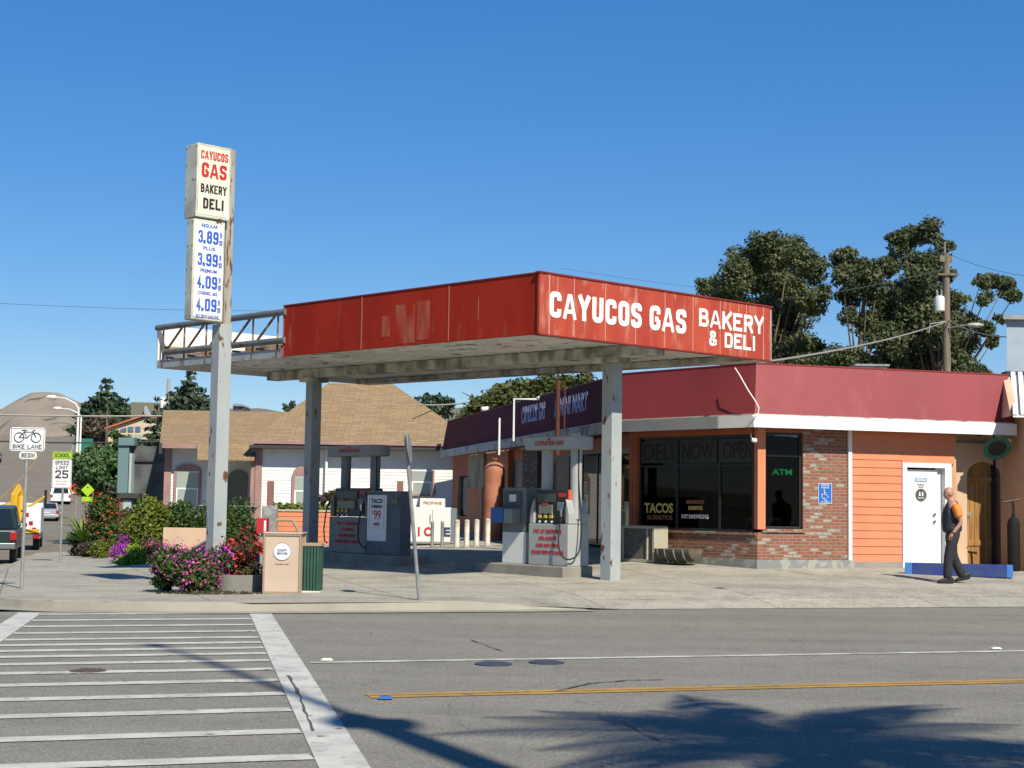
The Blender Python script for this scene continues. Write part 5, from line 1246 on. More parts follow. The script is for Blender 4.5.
MB().box(gx0,x2,yf2-.05,yf2-.01,ze-.14,ze+.03).build('fascia', 'pink_trim', hs); MB().box(gx0,gx0+.1,yf2-.08,yf2+.2,ze-.35,ze+.05).build('rafter_end', 'gutter_dark', hs)
rf = MB(); zl_ = hz(220,458,56.4); v = [(x2,yf2-.02,ze+.03),(xm-.05,yf2-.02,ze+.03),(xm-.05,56.5,zl_),(x2+.25,56.5,zl_)]
rf.add(v+[(p[0],p[1],p[2]-.08) for p in v], [(0,1,2,3),(7,6,5,4),(3,2,6,7),(0,3,7,4)]); rf.build('porch_roof', 'shingle', hs)
MB().tube([(hx(209,56.6),56.6,-.3),(hx(209,56.6),56.6,zl_-.08)], .06, 8).build('porch_post', 'white_clean', hs)
# door recess, windows
q0, q1 = hx(228,58.4), hx(247,58.4); zt_ = hz(237,470,58.4)
arc = [(q1,-.3),(q0,-.3),(q0,zt_-.3)]+[((q0+q1)/2-(q1-q0)/2*math.cos(t), zt_-.3+.3*math.sin(t)) for t in lin(.3,math.pi-.3,7)]+[(q1,zt_-.3)]
MB().prism(arc, 58.38, 58.47, None, 'y').build('front_door', 'pane_dark', hs)
def hwin(px0, px1, ytop, ysp, ybot, Y, pane='pane_pale', arch=True):
    a, b = hx(px0,Y), hx(px1,Y); zt, zs_, zb = hz(px0,ytop,Y), hz(px0,ysp,Y), hz(px0,ybot,Y); m_ = (a+b)/2
    f = MB(); t_ = .09
    if arch:
        f.prism([(a-t_,zs_)]+[(m_-((b-a)/2+t_)*math.cos(t), zs_+(zt-zs_)*math.sin(t)) for t in lin(.15,math.pi-.15,9)]+[(b+t_,zs_)], Y-.11, Y-.05, None, 'y')
    f.box(a-t_,a,Y-.11,Y-.05,zb-.05,zs_); f.box(b,b+t_,Y-.11,Y-.05,zb-.05,zs_); f.box(a,b,Y-.11,Y-.05,zb-.07,zb)
    wf = f.build('window_frame', 'pink_trim', hs)
    g = MB(); g.box(a,b,Y-.07,Y-.045,zb,zs_-.005); g.build('pane', pane, wf)
    g = MB(); zm = (zb+zs_)/2; g.box(a,b,Y-.085,Y-.071,zm-.03,zm+.03); g.box(a,a+.05,Y-.085,Y-.071,zb,zm-.03); g.box(b-.05,b,Y-.085,Y-.071,zb,zm-.03); g.box(a,b,Y-.085,Y-.071,zs_-.05,zs_-.006); g.build('sash', 'white_clean', wf)
hwin(177, 199, 464, 471, 506, 58.5); hwin(295, 308, 466, 476, 506, HY, 'pane_pale'); hwin(412, 432, 468, 470, 494, HY, 'pane_pale', False)
for px in (326,):
    q = at(px,480,56.8); MB().tube([(q.x,56.8,-.2),(q.x,56.8,hz(px,438,56.8))], .05, 8).build('downpipe', 'white_clean', hs)
q = at(351,440,59.2); z1 = hz(351,413,59.2)
MB().lathe((q.x,59.2,q.z), [(.10,-.3),(.10,z1-q.z-.25),(.14,z1-q.z-.22),(.14,z1-q.z-.05),(.05,z1-q.z)], 14).build('flue', mat('flue_tan', (.40,.33,.22), .7), hs, smooth=True)
MB().tube([(hx(258,56.9),56.9,.4+1.0),(hx(200,56.9),56.9,.4+1.0)], .04, 6).build('handrail', 'grey_pipe', hs)
# peach low wall, orange planter wall, stump
a, b = pos(162,43), pos(211,43); z1 = hz(162,527.5,43)
w_ = MB().box(0,b.x-a.x,0,.25,-.2,z1-a.z).build('garden_wall', 'peach_wall', bevel=.01); w_.location = a; tag(w_, 'low plain peach wall left of the tall sign pole', 'wall')
a, b = pos(266,46), pos(336,46); z1 = hz(266,511,46)
pw_ = thing('planter_wall', 'orange boarded raised planter with low plants on top, behind the litter box', 'planter', (a.x,a.y,min(a.z,b.z)))
mb = MB(); H_ = z1-min(a.z,b.z)
for i in range(7): zz = H_*i/7; mb.prism([(.0,zz),(-.02,zz),(-.008,zz+H_/7-.01),(.0,zz+H_/7-.01)], 0, b.x-a.x, None, 'x')
mb.box(0,b.x-a.x,.002,.8,-.2,H_-.05); mb.build('boards', 'orange_siding', pw_); MB().box(-.03,b.x-a.x,-.04,.1,H_,H_+.06).build('cap', 'cream_paint', pw_)
leaf_mesh('foliage', [((b.x-a.x)*np.array([t,0,0])+np.array([0,.4,H_+.1]), (.35,.3,.16), 1) for t in (.1,.3,.5,.7,.9)], 200, .07, 'leaf_yellow', pw_)
q = pos(330,46.4); shrub('planter_shrub', 'dark twiggy shrub standing in the orange planter beside the shaded pump', 'shrub', (q.x,q.y+.1,z1-.05), (.70,.35,.34), 'leaf_brown', k=20, n=150, size=.06)
for px, yt, lb, Y in ((269,481,'tall weathered pink post standing behind the orange planter, near the litter box',45.4),(399,481,'short rust coloured post showing above the taco poster cabinet',47)):
    q = pos(px,Y); h = hz(px,yt,Y)-q.z
    o = thing('wooden_post', lb, 'post', q); MB().box(-.09,.09,-.09,.09,0,h).build('shaft', mat('post_pink', (.30,.14,.11), .8), o, .01); MB().box(-.22,.22,-.12,.12,0,h*.62).build('foot', 'plinth', o, .01)
# shrubs left of the sign
def sh(px, Y, yt, wpx, m, name, lb, cat='shrub', **k):
    q = pos(px, Y); h = max(.15, hz(px,yt,Y)-q.z); rx = wpx/2*Y/FPX
    return shrub(name, lb, cat, q, (rx*.95, rx*.8, h/2*.86), m, **k)
sh(228, 47.5, 497, 62, 'leaf_green', 'hedge', 'dark green clipped hedge behind the low peach wall', 'hedge', k=22, n=220, size=.08, rr=.45)
sh(180, 47.5, 500, 42, 'leaf_green', 'hedge', 'green hedge in front of the arched pink window', 'hedge', k=16, n=220, size=.08, rr=.42)
sh(149, 44, 485, 32, 'leaf_yellow', 'shrub', 'tall loose yellow green shrub beside the dark shingled building', k=30, n=240, size=.09, rr=.40)
sh(134, 46, 492, 24, 'leaf_red', 'shrub', 'reddish brown shrub leaning on the teal pilaster', k=16, n=200, size=.09, rr=.35)
sh(137, 43.8, 534, 48, 'leaf_green', 'flower_bed', 'bright purple flowering ground cover beside the low peach wall', 'flowers', k=12, n=160, size=.05, rr=.22, flowers='petal_purple', fn=260, fsize=.05)
sh(156, 42.3, 537, 20, 'leaf_red', 'flower_bed', 'dull reddish flowering plants at the left end of the peach wall', 'flowers', k=8, n=180, size=.05, rr=.22, flowers='petal_pink', fn=30)
sh(134, 42.0, 544, 32, 'leaf_lime', 'lime_plant', 'spiky lime green plant in front of the purple flowers', 'plant', k=12, n=150, size=.09, rr=.2)
sh(103, 52, 537, 20, 'leaf_yellow', 'low_shrub', 'low yellow green shrub under the orange flowering bush', k=9, n=180, size=.07, rr=.3)
sh(89, 54, 540, 16, 'leaf_brown', 'low_shrub', 'low grey brown shrub left of the yellow green one', k=8, n=180, size=.07, rr=.3)
sh(80, 57, 525, 16, 'leaf_green', 'low_shrub', 'rounded dark green shrub at the kerb beside the street', k=9, n=180, size=.07, rr=.3)
sh(101, 55, 486, 17, 'leaf_green', 'bottlebrush_shrub', 'tall thin bush with orange red flower spikes by the street', 'shrub', k=26, n=170, size=.10, rr=.45, flowers='petal_orange', fn=13, fsize=.11)
# spiky palm-like plant
q = pos(83, 56); ag = thing('spiky_plant', 'spiky pale green plant with long leaves between the street and the orange flowers', 'plant', q)
mb = MB()
for i in range(34):
    th = i*2.4; el = .35+.9*((i*7)%11)/11; L_ = 1.6*(.7+.3*((i*5)%7)/7); d_ = Vector((math.cos(th)*math.cos(el), math.sin(th)*math.cos(el), math.sin(el))); s_ = Vector((-math.sin(th), math.cos(th), 0))*.05
    b0 = Vector((0,0,.5)); m1 = b0+d_*L_*.6; e1 = b0+d_*L_+Vector((0,0,-.18)); mb.add([b0-s_,b0+s_,m1+s_*.8,m1-s_*.8,e1], [(0,1,2,3),(3,2,4)])
mb.build('leaves', 'leaf_lime', ag); MB().lathe((0,0,0), [(.14,-.1),(.12,.55)], 10).build('stem', 'bark', ag)
# ---------------------------------------------------------------- trees
def tree(name, label, base, clumps, leafm, size, n, trunk_r, group=None, bark='bark', limbs=True, shell=.35, lean=None):
    "clumps in world coords: (x,y,z,r)"
    rt = thing(name, label, 'tree', base, group=group); B = Vector(base)
    cl = []
    for x,y,z,r in clumps:
        k = 9
        for _ in range(k):
            d = rng.normal(size=3); d /= np.linalg.norm(d); q = np.array([x,y,z])-np.array(B)+d*r*.62*(.5+.5*rng.random()); s_ = r*(.42+.3*rng.random()); cl.append((q,(s_,s_,s_*.75),(s_/size)**2/9.0))
    leaf_mesh('crown', cl, n, size, leafm, rt, shell=shell)
    mb = MB(); tops = sorted(clumps, key=lambda c: c[2])
    cx_ = sum(c[0] for c in clumps)/len(clumps)-B.x; cy_ = sum(c[1] for c in clumps)/len(clumps)-B.y; zt_ = max(c[2] for c in clumps)-B.z; zb_ = min(c[2] for c in clumps)-B.z
    tr = [Vector((0,0,-.5)), Vector((cx_*.2,cy_*.2,zt_*.25)), Vector((cx_*.6,cy_*.6,zt_*.55)), Vector((cx_*.9,cy_*.9,zt_*.85))]
    mb.tube(tr, [trunk_r, trunk_r*.8, trunk_r*.55, trunk_r*.15], 9); mb.build('trunk', bark, rt, smooth=True)
    if limbs:
        mb = MB()
        for x,y,z,r in clumps:
            e = Vector((x,y,z))-B; t = .25+.45*min(1,max(0,(e.z-zb_)/(zt_-zb_+.01))); s0 = tr[0].lerp(tr[-1], t) if False else (tr[1].lerp(tr[2], min(1,t*1.4)))
            md = s0.lerp(e,.5)+Vector((0,0,-.08*(e-s0).length)); mb.tube([s0, md, e], [trunk_r*.18, trunk_r*.09, trunk_r*.03], 6)
        mb.build('limbs', bark, rt, smooth=True)
    return rt
def pxclumps(lst, Y, dy=5, k_=1.6):
    out = []
    for px,py,r in lst:
        yy = Y + rng.uniform(-dy,dy); p = at(px,py,yy); out.append((p.x,p.y,p.z,r*k_*yy/FPX))
    return out
def gb(px, Y, z=.3): q = at(px,480,Y); return (q.x, Y, z)
ge = 'eucalyptus trees behind the shop'
tree('eucalyptus', 'broad dense eucalyptus directly behind the right end of the fuel canopy', gb(765,90), pxclumps([(770,250,16),(748,260,15),(790,250,12),(735,278,15),(716,290,11),(760,278,20),(800,262,13),(814,272,11),(790,290,18),(725,305,16),(752,312,20),(785,318,20),(812,303,11),(740,340,20),(775,345,22),(805,345,14),(718,345,14),(702,286,6),(824,292,7),(765,365,20),(735,365,14),(800,368,14)], 90), 'leaf_euc', .125, 66, .7, ge)
tree('eucalyptus', 'slimmer middle eucalyptus with bare trunks showing under its crown', gb(850,86), pxclumps([(846,262,11),(842,275,9),(860,268,8),(880,268,10),(893,262,7),(868,283,12),(850,296,9),(882,298,13),(848,316,7),(874,322,13),(886,340,14),(836,362,14),(862,366,16),(890,365,15)], 86), 'leaf_euc', .125, 66, .5, ge)
tree('eucalyptus', 'tallest eucalyptus, open and leaning to the right behind the utility pole', gb(925,88), pxclumps([(902,240,11),(912,236,8),(930,234,11),(945,246,6),(912,262,9),(932,262,11),(922,278,12),(945,276,8),(908,294,13),(930,300,15),(912,318,18),(940,325,17),(957,300,9),(905,345,18),(935,352,20),(962,345,13),(970,322,10),(980,285,8),(993,280,7),(1004,287,8),(1014,296,6),(985,298,6),(985,328,8),(992,342,6),(960,366,12),(980,372,8),(1000,318,5),(918,368,15)], 88), 'leaf_euc', .125, 66, .6, ge)
tree('ficus_tree', 'bushy olive and brown tree behind the shaded side of the shop', gb(520,64), pxclumps([(470,418,10),(482,406,10),(496,400,11),(510,393,10),(526,390,11),(545,387,10),(566,385,10),(586,384,9),(498,414,13),(530,406,14),(560,400,13),(585,400,10),(462,432,9),(455,441,7),(450,455,7),(480,428,12),(510,424,12)], 64, 2.5), 'leaf_ficus', .13, 60, .4, bark='bark_dark')
tw_ = MB(); b0 = at(476,412,66)
for i in range(9):
    a = at(478+i*2,410-i%3,66); e = at(462+i*5,392+((i*7)%9),66); tw_.tube([a, (a+e)/2+Vector((0,0,.2)), e], [.05,.03,.012], 5)
o = tw_.build('bare_branches', 'bark'); o.data.transform(Matrix.Translation(-b0)); o.location = b0; tag(o, 'bare pale twigs sticking out above the bushy tree behind the shop', 'branches')
gf = 'far trees on the skyline'
for px, Y, lst, lb in ((428,170,[(418,404,6),(428,400,6),(438,403,7),(448,402,6),(430,408,8),(445,410,7)],'far green trees between the tan roof and the bushy tree'),
                       (291,240,[(286,408,3),(293,405,3),(290,410,4),(298,409,3)],'tiny dark tree on the ridge left of the tan roof')):
    tree('far_tree', lb, gb(px,Y,4), pxclumps(lst, Y, 3), 'leaf_conifer', .35, 40, .4, gf, limbs=False)
def conifer(label, px, Y, ytop, ybot, wpx, m='leaf_cypress', size=.45, n=90, tiers=9, dome=.5, zb=None, name='cypress'):
    top = at(px,ytop,Y); bot = at(px,ybot,Y); H = top.z-bot.z; W = wpx/2*Y/FPX; cl = []
    for i in range(tiers):
        t = i/(tiers-1); rr = W*(1-t)**dome*(.85+.3*rng.random()); nn = max(1,int(7*(1-t)+1))
        for k in range(nn):
            th = 2*math.pi*k/nn+i*1.3; q = rr*(.75 if nn > 1 else 0)*(.8+.4*rng.random()); s_ = max(W*.2, rr*.55)
            cl.append((px, top.x+q*math.cos(th), Y+q*math.sin(th)*.8, bot.z+H*t*.96, s_))
    rt = thing(name, label, 'tree', (top.x, Y, G(top.x,Y) if zb is None else zb)); B = np.array(rt.location)
    leaf_mesh('crown', [(np.array(c[1:4])-B,(c[4]*1.2,c[4]*1.2,c[4]*.42),(c[4]/size)**2/5) for c in cl], n, size, m, rt, up=.5, shell=.2)
    MB().tube([(0,0,-.5),(0,0,top.z-B[2]-H*.1)], [W*.10, W*.03], 8).build('trunk', 'bark_dark', rt)
conifer('large dark cypress standing on the rise left of the cream house', 107, 230, 379, 432, 54, size=.42, n=60, zb=14)
conifer('dark ragged conifer with an uneven top behind the left end of the tan roof', 190, 100, 371, 418, 46, 'leaf_conifer', .22, 60, dome=.6, zb=1, name='pine_tree')
conifer('narrow dark conifer between the cream house and the tan roof', 158, 95, 396, 480, 30, 'leaf_conifer', .22, 60, tiers=12, dome=.35, zb=0, name='pine_tree')
tree('brown_tree', 'bare brownish bush in front of the big cypress', gb(98,200,8), pxclumps([(85,434,8),(95,428,8),(106,425,9),(116,430,9),(92,442,9),(106,440,10),(84,446,6)], 200, 4), 'leaf_brown', .35, 60, .4, limbs=False)
tree('pine_bush', 'large round dark green pine with soft foliage behind the orange flowers', gb(97,84,-.5), pxclumps([(80,462,10),(92,458,11),(105,460,12),(116,466,10),(80,474,10),(95,474,14),(111,476,12),(88,486,9),(104,487,10),(118,484,8)], 84, 2), 'leaf_pine', .15, 62, .35, bark='bark_dark')
tree('dark_hedge_tree', 'tall dark shrub filling the gap left of the teal pilaster', gb(116,66,-.5), pxclumps([(116,490,7),(117,505,8),(114,520,8),(118,534,8)], 66, 1), 'leaf_cypress', .13, 60, .2, bark='bark_dark', limbs=False)
tree('garden_tree', 'green garden trees below the cream house windows', gb(135,120,1), pxclumps([(118,446,6),(128,443,7),(140,446,7),(150,450,8),(128,452,7),(115,436,4)], 120, 3), 'leaf_green', .22, 60, .3, limbs=False)
# ---------------------------------------------------------------- dark shingled building with teal pilasters
db_ = thing('dark_shed', 'low dark shingled building with teal corner pilasters beside the white house', 'building', (hx(142,60),62,0), world=True)
a, b = hx(121,60), hx(170,60); zt_ = hz(140,446,60)
mat('slate', (.12,.135,.135), .8, 0, (.065,.07,.072), 1.5); mat('teal', (.16,.26,.27), .6); mat('teal_light', (.45,.55,.55), .6)
MB().box(a,b,60,66,-1,zt_-.0).build('wall', 'slate', db_); MB().box(a-.02,b,59.9,60.0,hz(140,461,60)-.03,hz(140,461,60)+.03).build('trim', 'gutter_dark', db_)
mb = MB(); mb.box(hx(118,59.7),hx(128.5,59.7),59.6,60.0,hz(120,493,60),zt_); mb.build('pilaster', 'teal', db_); MB().box(hx(128.5,59.6)+.02,hx(131.5,59.6),59.55,60,hz(120,493,60),zt_-.3).build('pilaster_edge', 'teal_light', db_)
MB().box(hx(117,59.5),hx(133,59.5),59.5,60.0,zt_,zt_+.3).build('capital', 'teal', db_); MB().box(hx(119,59.5),hx(140,59.5),59.45,59.98,hz(120,493,60)-.2,hz(120,493,60)-.01).build('ledge', 'gutter_dark', db_)
MB().box(hx(124,59.6),hx(132,59.6),59.6,60,-1,hz(120,494,60)-.22).build('lower_pilaster', 'teal_light', db_); MB().box(hx(120.5,59.6),hx(123.9,59.6),59.6,60,-1,hz(120,494,60)-.22).build('brick_edge', 'brick', db_)
# ---------------------------------------------------------------- cream house with orange roof
Yc = 180; ch = thing('cream_house', 'cream hillside house with an orange tiled roof line and tall gable windows', 'house', (hx(130,Yc),Yc+3,6), world=True)
P_ = lambda px,py: (at(px,py,Yc).x, at(px,py,Yc).z)
mat('cream', (.68,.58,.40), .8); mat('tile_orange', (.52,.16,.06), .8); mat('pane_blue', (.12,.17,.28), .2)
MB().prism([P_(108,478),P_(108,428.5),P_(146,417.5),P_(158,421),P_(158,478)], Yc, Yc+8, None, 'y').build('wall', 'cream', ch)
MB().prism([P_(105.5,429.5),P_(146,416),P_(160,420.5),P_(160,419),P_(146,414.2),P_(105.5,427.8)], Yc-.5, Yc+8.4, None, 'y').build('roof', 'tile_orange', ch)
for k_, (x0, x1, t0, t1, b_) in enumerate(((115.5,119,431.5,429.6,431.8),(120.5,126.5,429.3,427.2,431.8),(128,133.5,426.9,426.6,431.8),(135.5,140.5,426.6,426.6,431.8))):
    MB().prism([P_(x0,b_),P_(x0,t0),P_(x1,t1),P_(x1,b_)], Yc-.12, Yc-.02, None, 'y').build('window', 'pane_blue', ch)
for x0, x1 in ((114,119),(121,126),(128,133),(135,142)): MB().prism([P_(x0,439.5),P_(x0,434.5),P_(x1,434.5),P_(x1,439.5)], Yc-.12, Yc-.02, None, 'y').build('window', 'pane_pale', ch)
MB().prism([P_(93,453.5),P_(96,451),P_(107,446.5),P_(108,448),P_(96,453.5)], Yc-3, Yc-.2, None, 'y').build('porch_roof', 'tile_orange', ch)
MB().prism([P_(98,478),P_(98,453),P_(107,449),P_(107,478)], Yc-2.6, Yc-.3, None, 'y').build('porch_wall', 'cream', ch)
gh = thing('grey_roof_house', 'pale grey roofed house on the skyline behind the cream house', 'house', (hx(140,220),222,8), world=True)
Q_ = lambda px,py: (at(px,py,220).x, at(px,py,220).z)
MB().prism([Q_(131,430),Q_(131,402),Q_(166,403),Q_(170,430)], 220, 228, None, 'y').build('roof', 'hill_olive', gh)
MB().prism([Q_(146,420),Q_(146,407),Q_(147.5,406.5),Q_(152,416),Q_(152,420)], 219, 219.8, None, 'y').build('gable_wall', 'pale_blue', gh)
for px, Y, w0_, t_, b_, m_, lb in ((167,140,7,404,411,'white_worn','small pale rooftop between the two dark conifers'),(238,150,10,404,410,'slate','small dark roof box just right of the tall sign pole on the skyline')):
    q = at(px,b_,Y); t2 = at(px,t_,Y); W_ = w0_*Y/FPX; o = thing('far_house', lb, 'house', q)
    MB().box(-W_/2,W_/2,0,4,-8,(t2.z-q.z)*.6).build('wall', m_, o); MB().prism([(-W_*.55,(t2.z-q.z)*.6),(W_*.55,(t2.z-q.z)*.6),(W_*.35,t2.z-q.z),(-W_*.35,t2.z-q.z)], -.3, 4.3, None, 'y').build('roof', 'roof_metal', o)
    MB().box(-W_*.3,W_*.1,-.03,-.001,.05,(t2.z-q.z)*.45).build('window', 'pane_blue', o)
# ---------------------------------------------------------------- street signs
def hpx(n, Y): return n*Y/FPX
Yb = 27.0; q = pos(21.5, Yb); bs = thing('bike_lane_sign', 'white bike lane sign with a smaller begin plate on a grey post', 'sign', q, R(4))
t_ = xz(427.5,q.x,q.y)-q.z; b_ = xz(451,q.x,q.y)-q.z; W_ = hpx(34.5,Yb); ox = hpx(.6,Yb)
mat('sign_white', (.74,.75,.75), .5); mat('sign_black', (.03,.03,.05), .5)
MB().tube([(0,0,0),(.0,.0,t_-.02)], .03, 8).build('post', 'galv', bs)
def board(x0,x1,z0,z1,par,m='sign_white',y=-.035,r_=.03,name='board',bm='sign_black'):
    c = [(x0+r_,z0),(x1-r_,z0),(x1,z0+r_),(x1,z1-r_),(x1-r_,z1),(x0+r_,z1),(x0,z1-r_),(x0,z0+r_)]
    o = MB().prism(c, y, y+.006, None, 'y').build(name, m, par)
    if bm:
        mb = MB(); t=.008; i = .018; x0+=i; x1-=i; z0+=i; z1-=i
        mb.box(x0,x1,y-.002,y-.0005,z0,z0+t); mb.box(x0,x1,y-.002,y-.0005,z1-t,z1); mb.box(x0,x0+t,y-.002,y-.0005,z0+t,z1-t); mb.box(x1-t,x1,y-.002,y-.0005,z0+t,z1-t); mb.build('border', bm, o)
    return o
B_ = board(-W_/2+ox,W_/2+ox,b_,t_,bs)
cz_ = b_+(t_-b_)*.62; bk = MB(); y_ = -.040; r_ = (t_-b_)*.20; xa, xb = ox-W_*.24, ox+W_*.24
for xx in (xa,xb): bk.tube([(xx+r_*math.cos(a),y_,cz_-.02+r_*math.sin(a)) for a in lin(0,2*math.pi,25)], .008, 5)
bb = (ox-.01,y_,cz_-.03); st_ = (ox-W_*.1,y_,cz_+r_*.9); hd_ = (xb-.05,y_,cz_+r_*.95)
for pth in ([(xa,y_,cz_-.02),bb,st_],[(xa,y_,cz_-.02),st_,hd_,bb],[(xb,y_,cz_-.02),hd_,(xb-.06,y_,cz_+r_*1.25),(xb-.01,y_,cz_+r_*1.3)],[(st_[0]-.04,y_,st_[2]+.03),(st_[0]+.05,y_,st_[2]+.03)],[st_,(st_[0],y_,st_[2]+.03)]): bk.tube(pth, .008, 5)
bk.build('bicycle_symbol', 'sign_black', B_)
block('BIKE LANE', (ox,-.037,b_+(t_-b_)*.19), (1,0,0), W_*.82, (t_-b_)*.17, 'sign_black', B_, th=.17, depth=.003)
t2 = b_-.012; b2 = xz(459,q.x,q.y)-q.z; B2 = board(ox+.02-hpx(8.5,Yb),ox+.02+hpx(8.5,Yb),b2,t2,bs,bm=None); block('BEGIN', (ox+.02,-.037,(b2+t2)/2), (1,0,0), hpx(13,Yb), (t2-b2)*.6, 'sign_black', B2, th=.17, depth=.003)
Ys = 48.0; q = pos(60, Ys); ss_ = thing('speed_limit_sign', 'white school speed limit 25 sign with a lime green top plate', 'sign', q, R(3))
zz = lambda py: xz(py,q.x,q.y)-q.z
x0, x1 = -hpx(10.8,Ys), hpx(8.4,Ys); xm_ = (x0+x1)/2
MB().tube([(0,0,0),(.0,0,zz(455))], .035, 8).build('post', 'galv', ss_)
B_ = board(x0,x1,zz(488),zz(459.3),ss_); L_ = board(x0,x1,zz(459),zz(451.8),ss_,mat('lime', (.45,.75,.02), .5),bm='sign_black')
block('SCHOOL', (xm_,-.037,zz(455.4)), (1,0,0), (x1-x0)*.8, hpx(4,Ys), 'sign_black', L_, th=.18, depth=.003)
block('SPEED', (xm_,-.037,zz(462.8)), (1,0,0), (x1-x0)*.72, hpx(3.6,Ys), 'sign_black', B_, th=.18, depth=.003); block('LIMIT', (xm_,-.037,zz(467.5)), (1,0,0), (x1-x0)*.62, hpx(3.4,Ys), 'sign_black', B_, th=.18, depth=.003)
block('25', (xm_,-.037,zz(474.3)), (1,0,0), (x1-x0)*.68, hpx(8,Ys), 'sign_black', B_, th=.18, depth=.003)
letters('WHEN CHILDREN', (xm_,-.036,zz(481.5)), (1,0,0), (x1-x0)*.6, hpx(1.6,Ys), 'pump_dim', B_, depth=.002); letters('ARE PRESENT', (xm_,-.036,zz(484.3)), (1,0,0), (x1-x0)*.6, hpx(1.6,Ys), 'pump_dim', B_, depth=.002)
# orange work sign with a red disc, lime warning sign
q = pos(75.5, 110); wk_ = thing('work_sign', 'orange roadside sign with a red disc just right of the speed sign', 'sign', q); zc_ = xz(487.5,q.x,q.y)-q.z
MB().prism([(-.75,zc_),(0,zc_-.55),(.75,zc_),(0,zc_+.55)], -.03, 0, None, 'y').build('board', mat('work_orange', (.75,.25,.04), .6), wk_); MB().lathe((0,-.04,zc_+.05), [(.36,-.01),(.36,.01)], 20, axis='y').build('disc', 'sticker_red', wk_); MB().tube([(0,.03,0),(0,.03,zc_)], .04, 6).build('post', 'galv', wk_)
q = pos(86.5, 75); wn = thing('warning_sign', 'lime green warning sign in two pieces half hidden by the spiky plant', 'sign', q); zc_ = xz(490,q.x,q.y)-q.z
MB().prism([(-.32,zc_),(0,zc_-.32),(.32,zc_),(0,zc_+.32)], -.03, 0, None, 'y').build('board', 'lime', wn); MB().prism([(-.26,zc_-.55),(.26,zc_-.55),(.26,zc_-.33),(-.26,zc_-.33)], -.03, 0, None, 'y').build('plate', 'lime', wn); MB().tube([(0,.03,0),(0,.03,zc_)], .03, 6).build('post', 'galv', wn)
MB().lathe((0,-.035,zc_+.12), [(.04,-.003),(.04,.003)], 10, axis='y').build('symbol', 'sign_black', wn)
# street lamps down the street
gl = 'street lamps along the hill street'
for px, py, Y, arm, yt, lb in ((76.5,460,120,-1.7,403,'nearest tall street lamp with its arm over the hill street'),(79.5,456,150,-1.9,413,'second street lamp, just behind the nearest one')):
    b = at(px,462,Y); t = at(px,yt,Y); o = thing('street_lamp', lb, 'street lamp', (b.x,b.y,b.z-2), group=gl); h = t.z-b.z+2
    mb = MB(); mb.tube([(0,0,0),(0,0,h-.4),(-.25,0,h-.05),(arm*.6,0,h+.35),(arm,0,h+.42)], [.11,.085,.07,.055,.045], 8); mb.build('pole', 'white_paint', o, smooth=True)
    MB().lathe((arm-.4,0,h+.42), [(.05,-.45),(.16,-.3),(.18,.2),(.06,.4)], 10, axis='x').build('lamp_head', 'white_paint', o, smooth=True)
q = at(105,478,170); t = at(105,411,170); o = thing('utility_pole', 'thin wooden pole at the left corner of the cream house', 'pole', (q.x,q.y,q.z-2)); MB().tube([(0,0,0),(0,0,t.z-q.z+2)], [.16,.11], 8).build('pole', 'bark', o); MB().box(-.6,.6,-.05,.05,t.z-q.z+1.2,t.z-q.z+1.32).build('crossarm', 'bark', o)
q = at(79,458,150); o = MB().box(-.9,.9,-.05,.05,0,1.5).build('street_sign', mat('sign_green', (.02,.20,.15), .5)); o.location = at(84,453,160); tag(o, 'green street sign far up the hill street by the lamps', 'sign'); MB().tube([(0,.1,-5),(0,.1,0)], .06, 6).build('post', 'galv', o)
q = at(165,411,60)
# ---------------------------------------------------------------- utility pole on the right, wires
Yp = 62; b = at(947,385,Yp); t = at(947.5,243,Yp); up_ = thing('utility_pole', 'tall wooden utility pole with a transformer and lamp in front of the eucalyptus', 'utility pole', (b.x,b.y,.3)); Z_ = lambda py: at(947,py,Yp).z-.3
mat('pole_wood', (.27,.22,.16), .9, 0, (.18,.14,.10), 3, stretch=(3,3,.3))
MB().tube([(0,0,0),(0,0,Z_(254))], [.19,.13], 10).build('pole', 'pole_wood', up_, smooth=True)
MB().tube([(-.05,.0,Z_(262)),(-.05,0,Z_(242))], [.05,.035], 6).build('pole_top', 'galv', up_)
MB().box(-.28,.24,-.10,-.22+.3,Z_(262),Z_(256)).build('top_bracket', 'pole_wood', up_); 
for y in (275,): MB().box(-.35,.45,-.2,-.12,Z_(y)-.04,Z_(y)+.04).build('crossarm', 'pole_wood', up_)
MB().lathe((-.32,-.15,0), [(.02,Z_(313)),(.20,Z_(311.5)),(.21,Z_(299)),(.17,Z_(297)),(.05,Z_(296))], 16).build('transformer', mat('trans_white', (.62,.63,.60), .5), up_, smooth=True)
for x in (-.42,-.24): MB().lathe((x,-.15,Z_(296.5)), [(.03,0),(.05,.05),(.03,.1),(.05,.15),(.02,.25)], 8).build('bushing', 'galv', up_)
MB().tube([(0,-.1,Z_(329)),(.4,-.6,Z_(327)),(.75,-.9,Z_(327.5))], .035, 6).build('lamp_arm', 'galv', up_); MB().lathe((.85,-.95,Z_(327.5)), [(.04,-.3),(.09,-.2),(.11,.15),(.04,.35)], 10, axis='x').build('lamp_head', 'galv', up_, smooth=True)
MB().tube([(-.1,-.2,Z_(322)),(-.75,-.3,Z_(325)),(-.8,-.3,Z_(334))], .03, 5).build('conduit', 'galv', up_)
def wire(name, lb, P, Q, sag, r_, m='wire_dark', n=14):
    P = Vector(P); Q = Vector(Q); pts = [P.lerp(Q,i/n)-Vector((0,0,sag*4*(i/n)*(1-i/n))) for i in range(n+1)]
    o = MB().tube([p-P for p in pts], r_, 5).build(name, m); o.location = P; return tag(o, lb, 'wire')
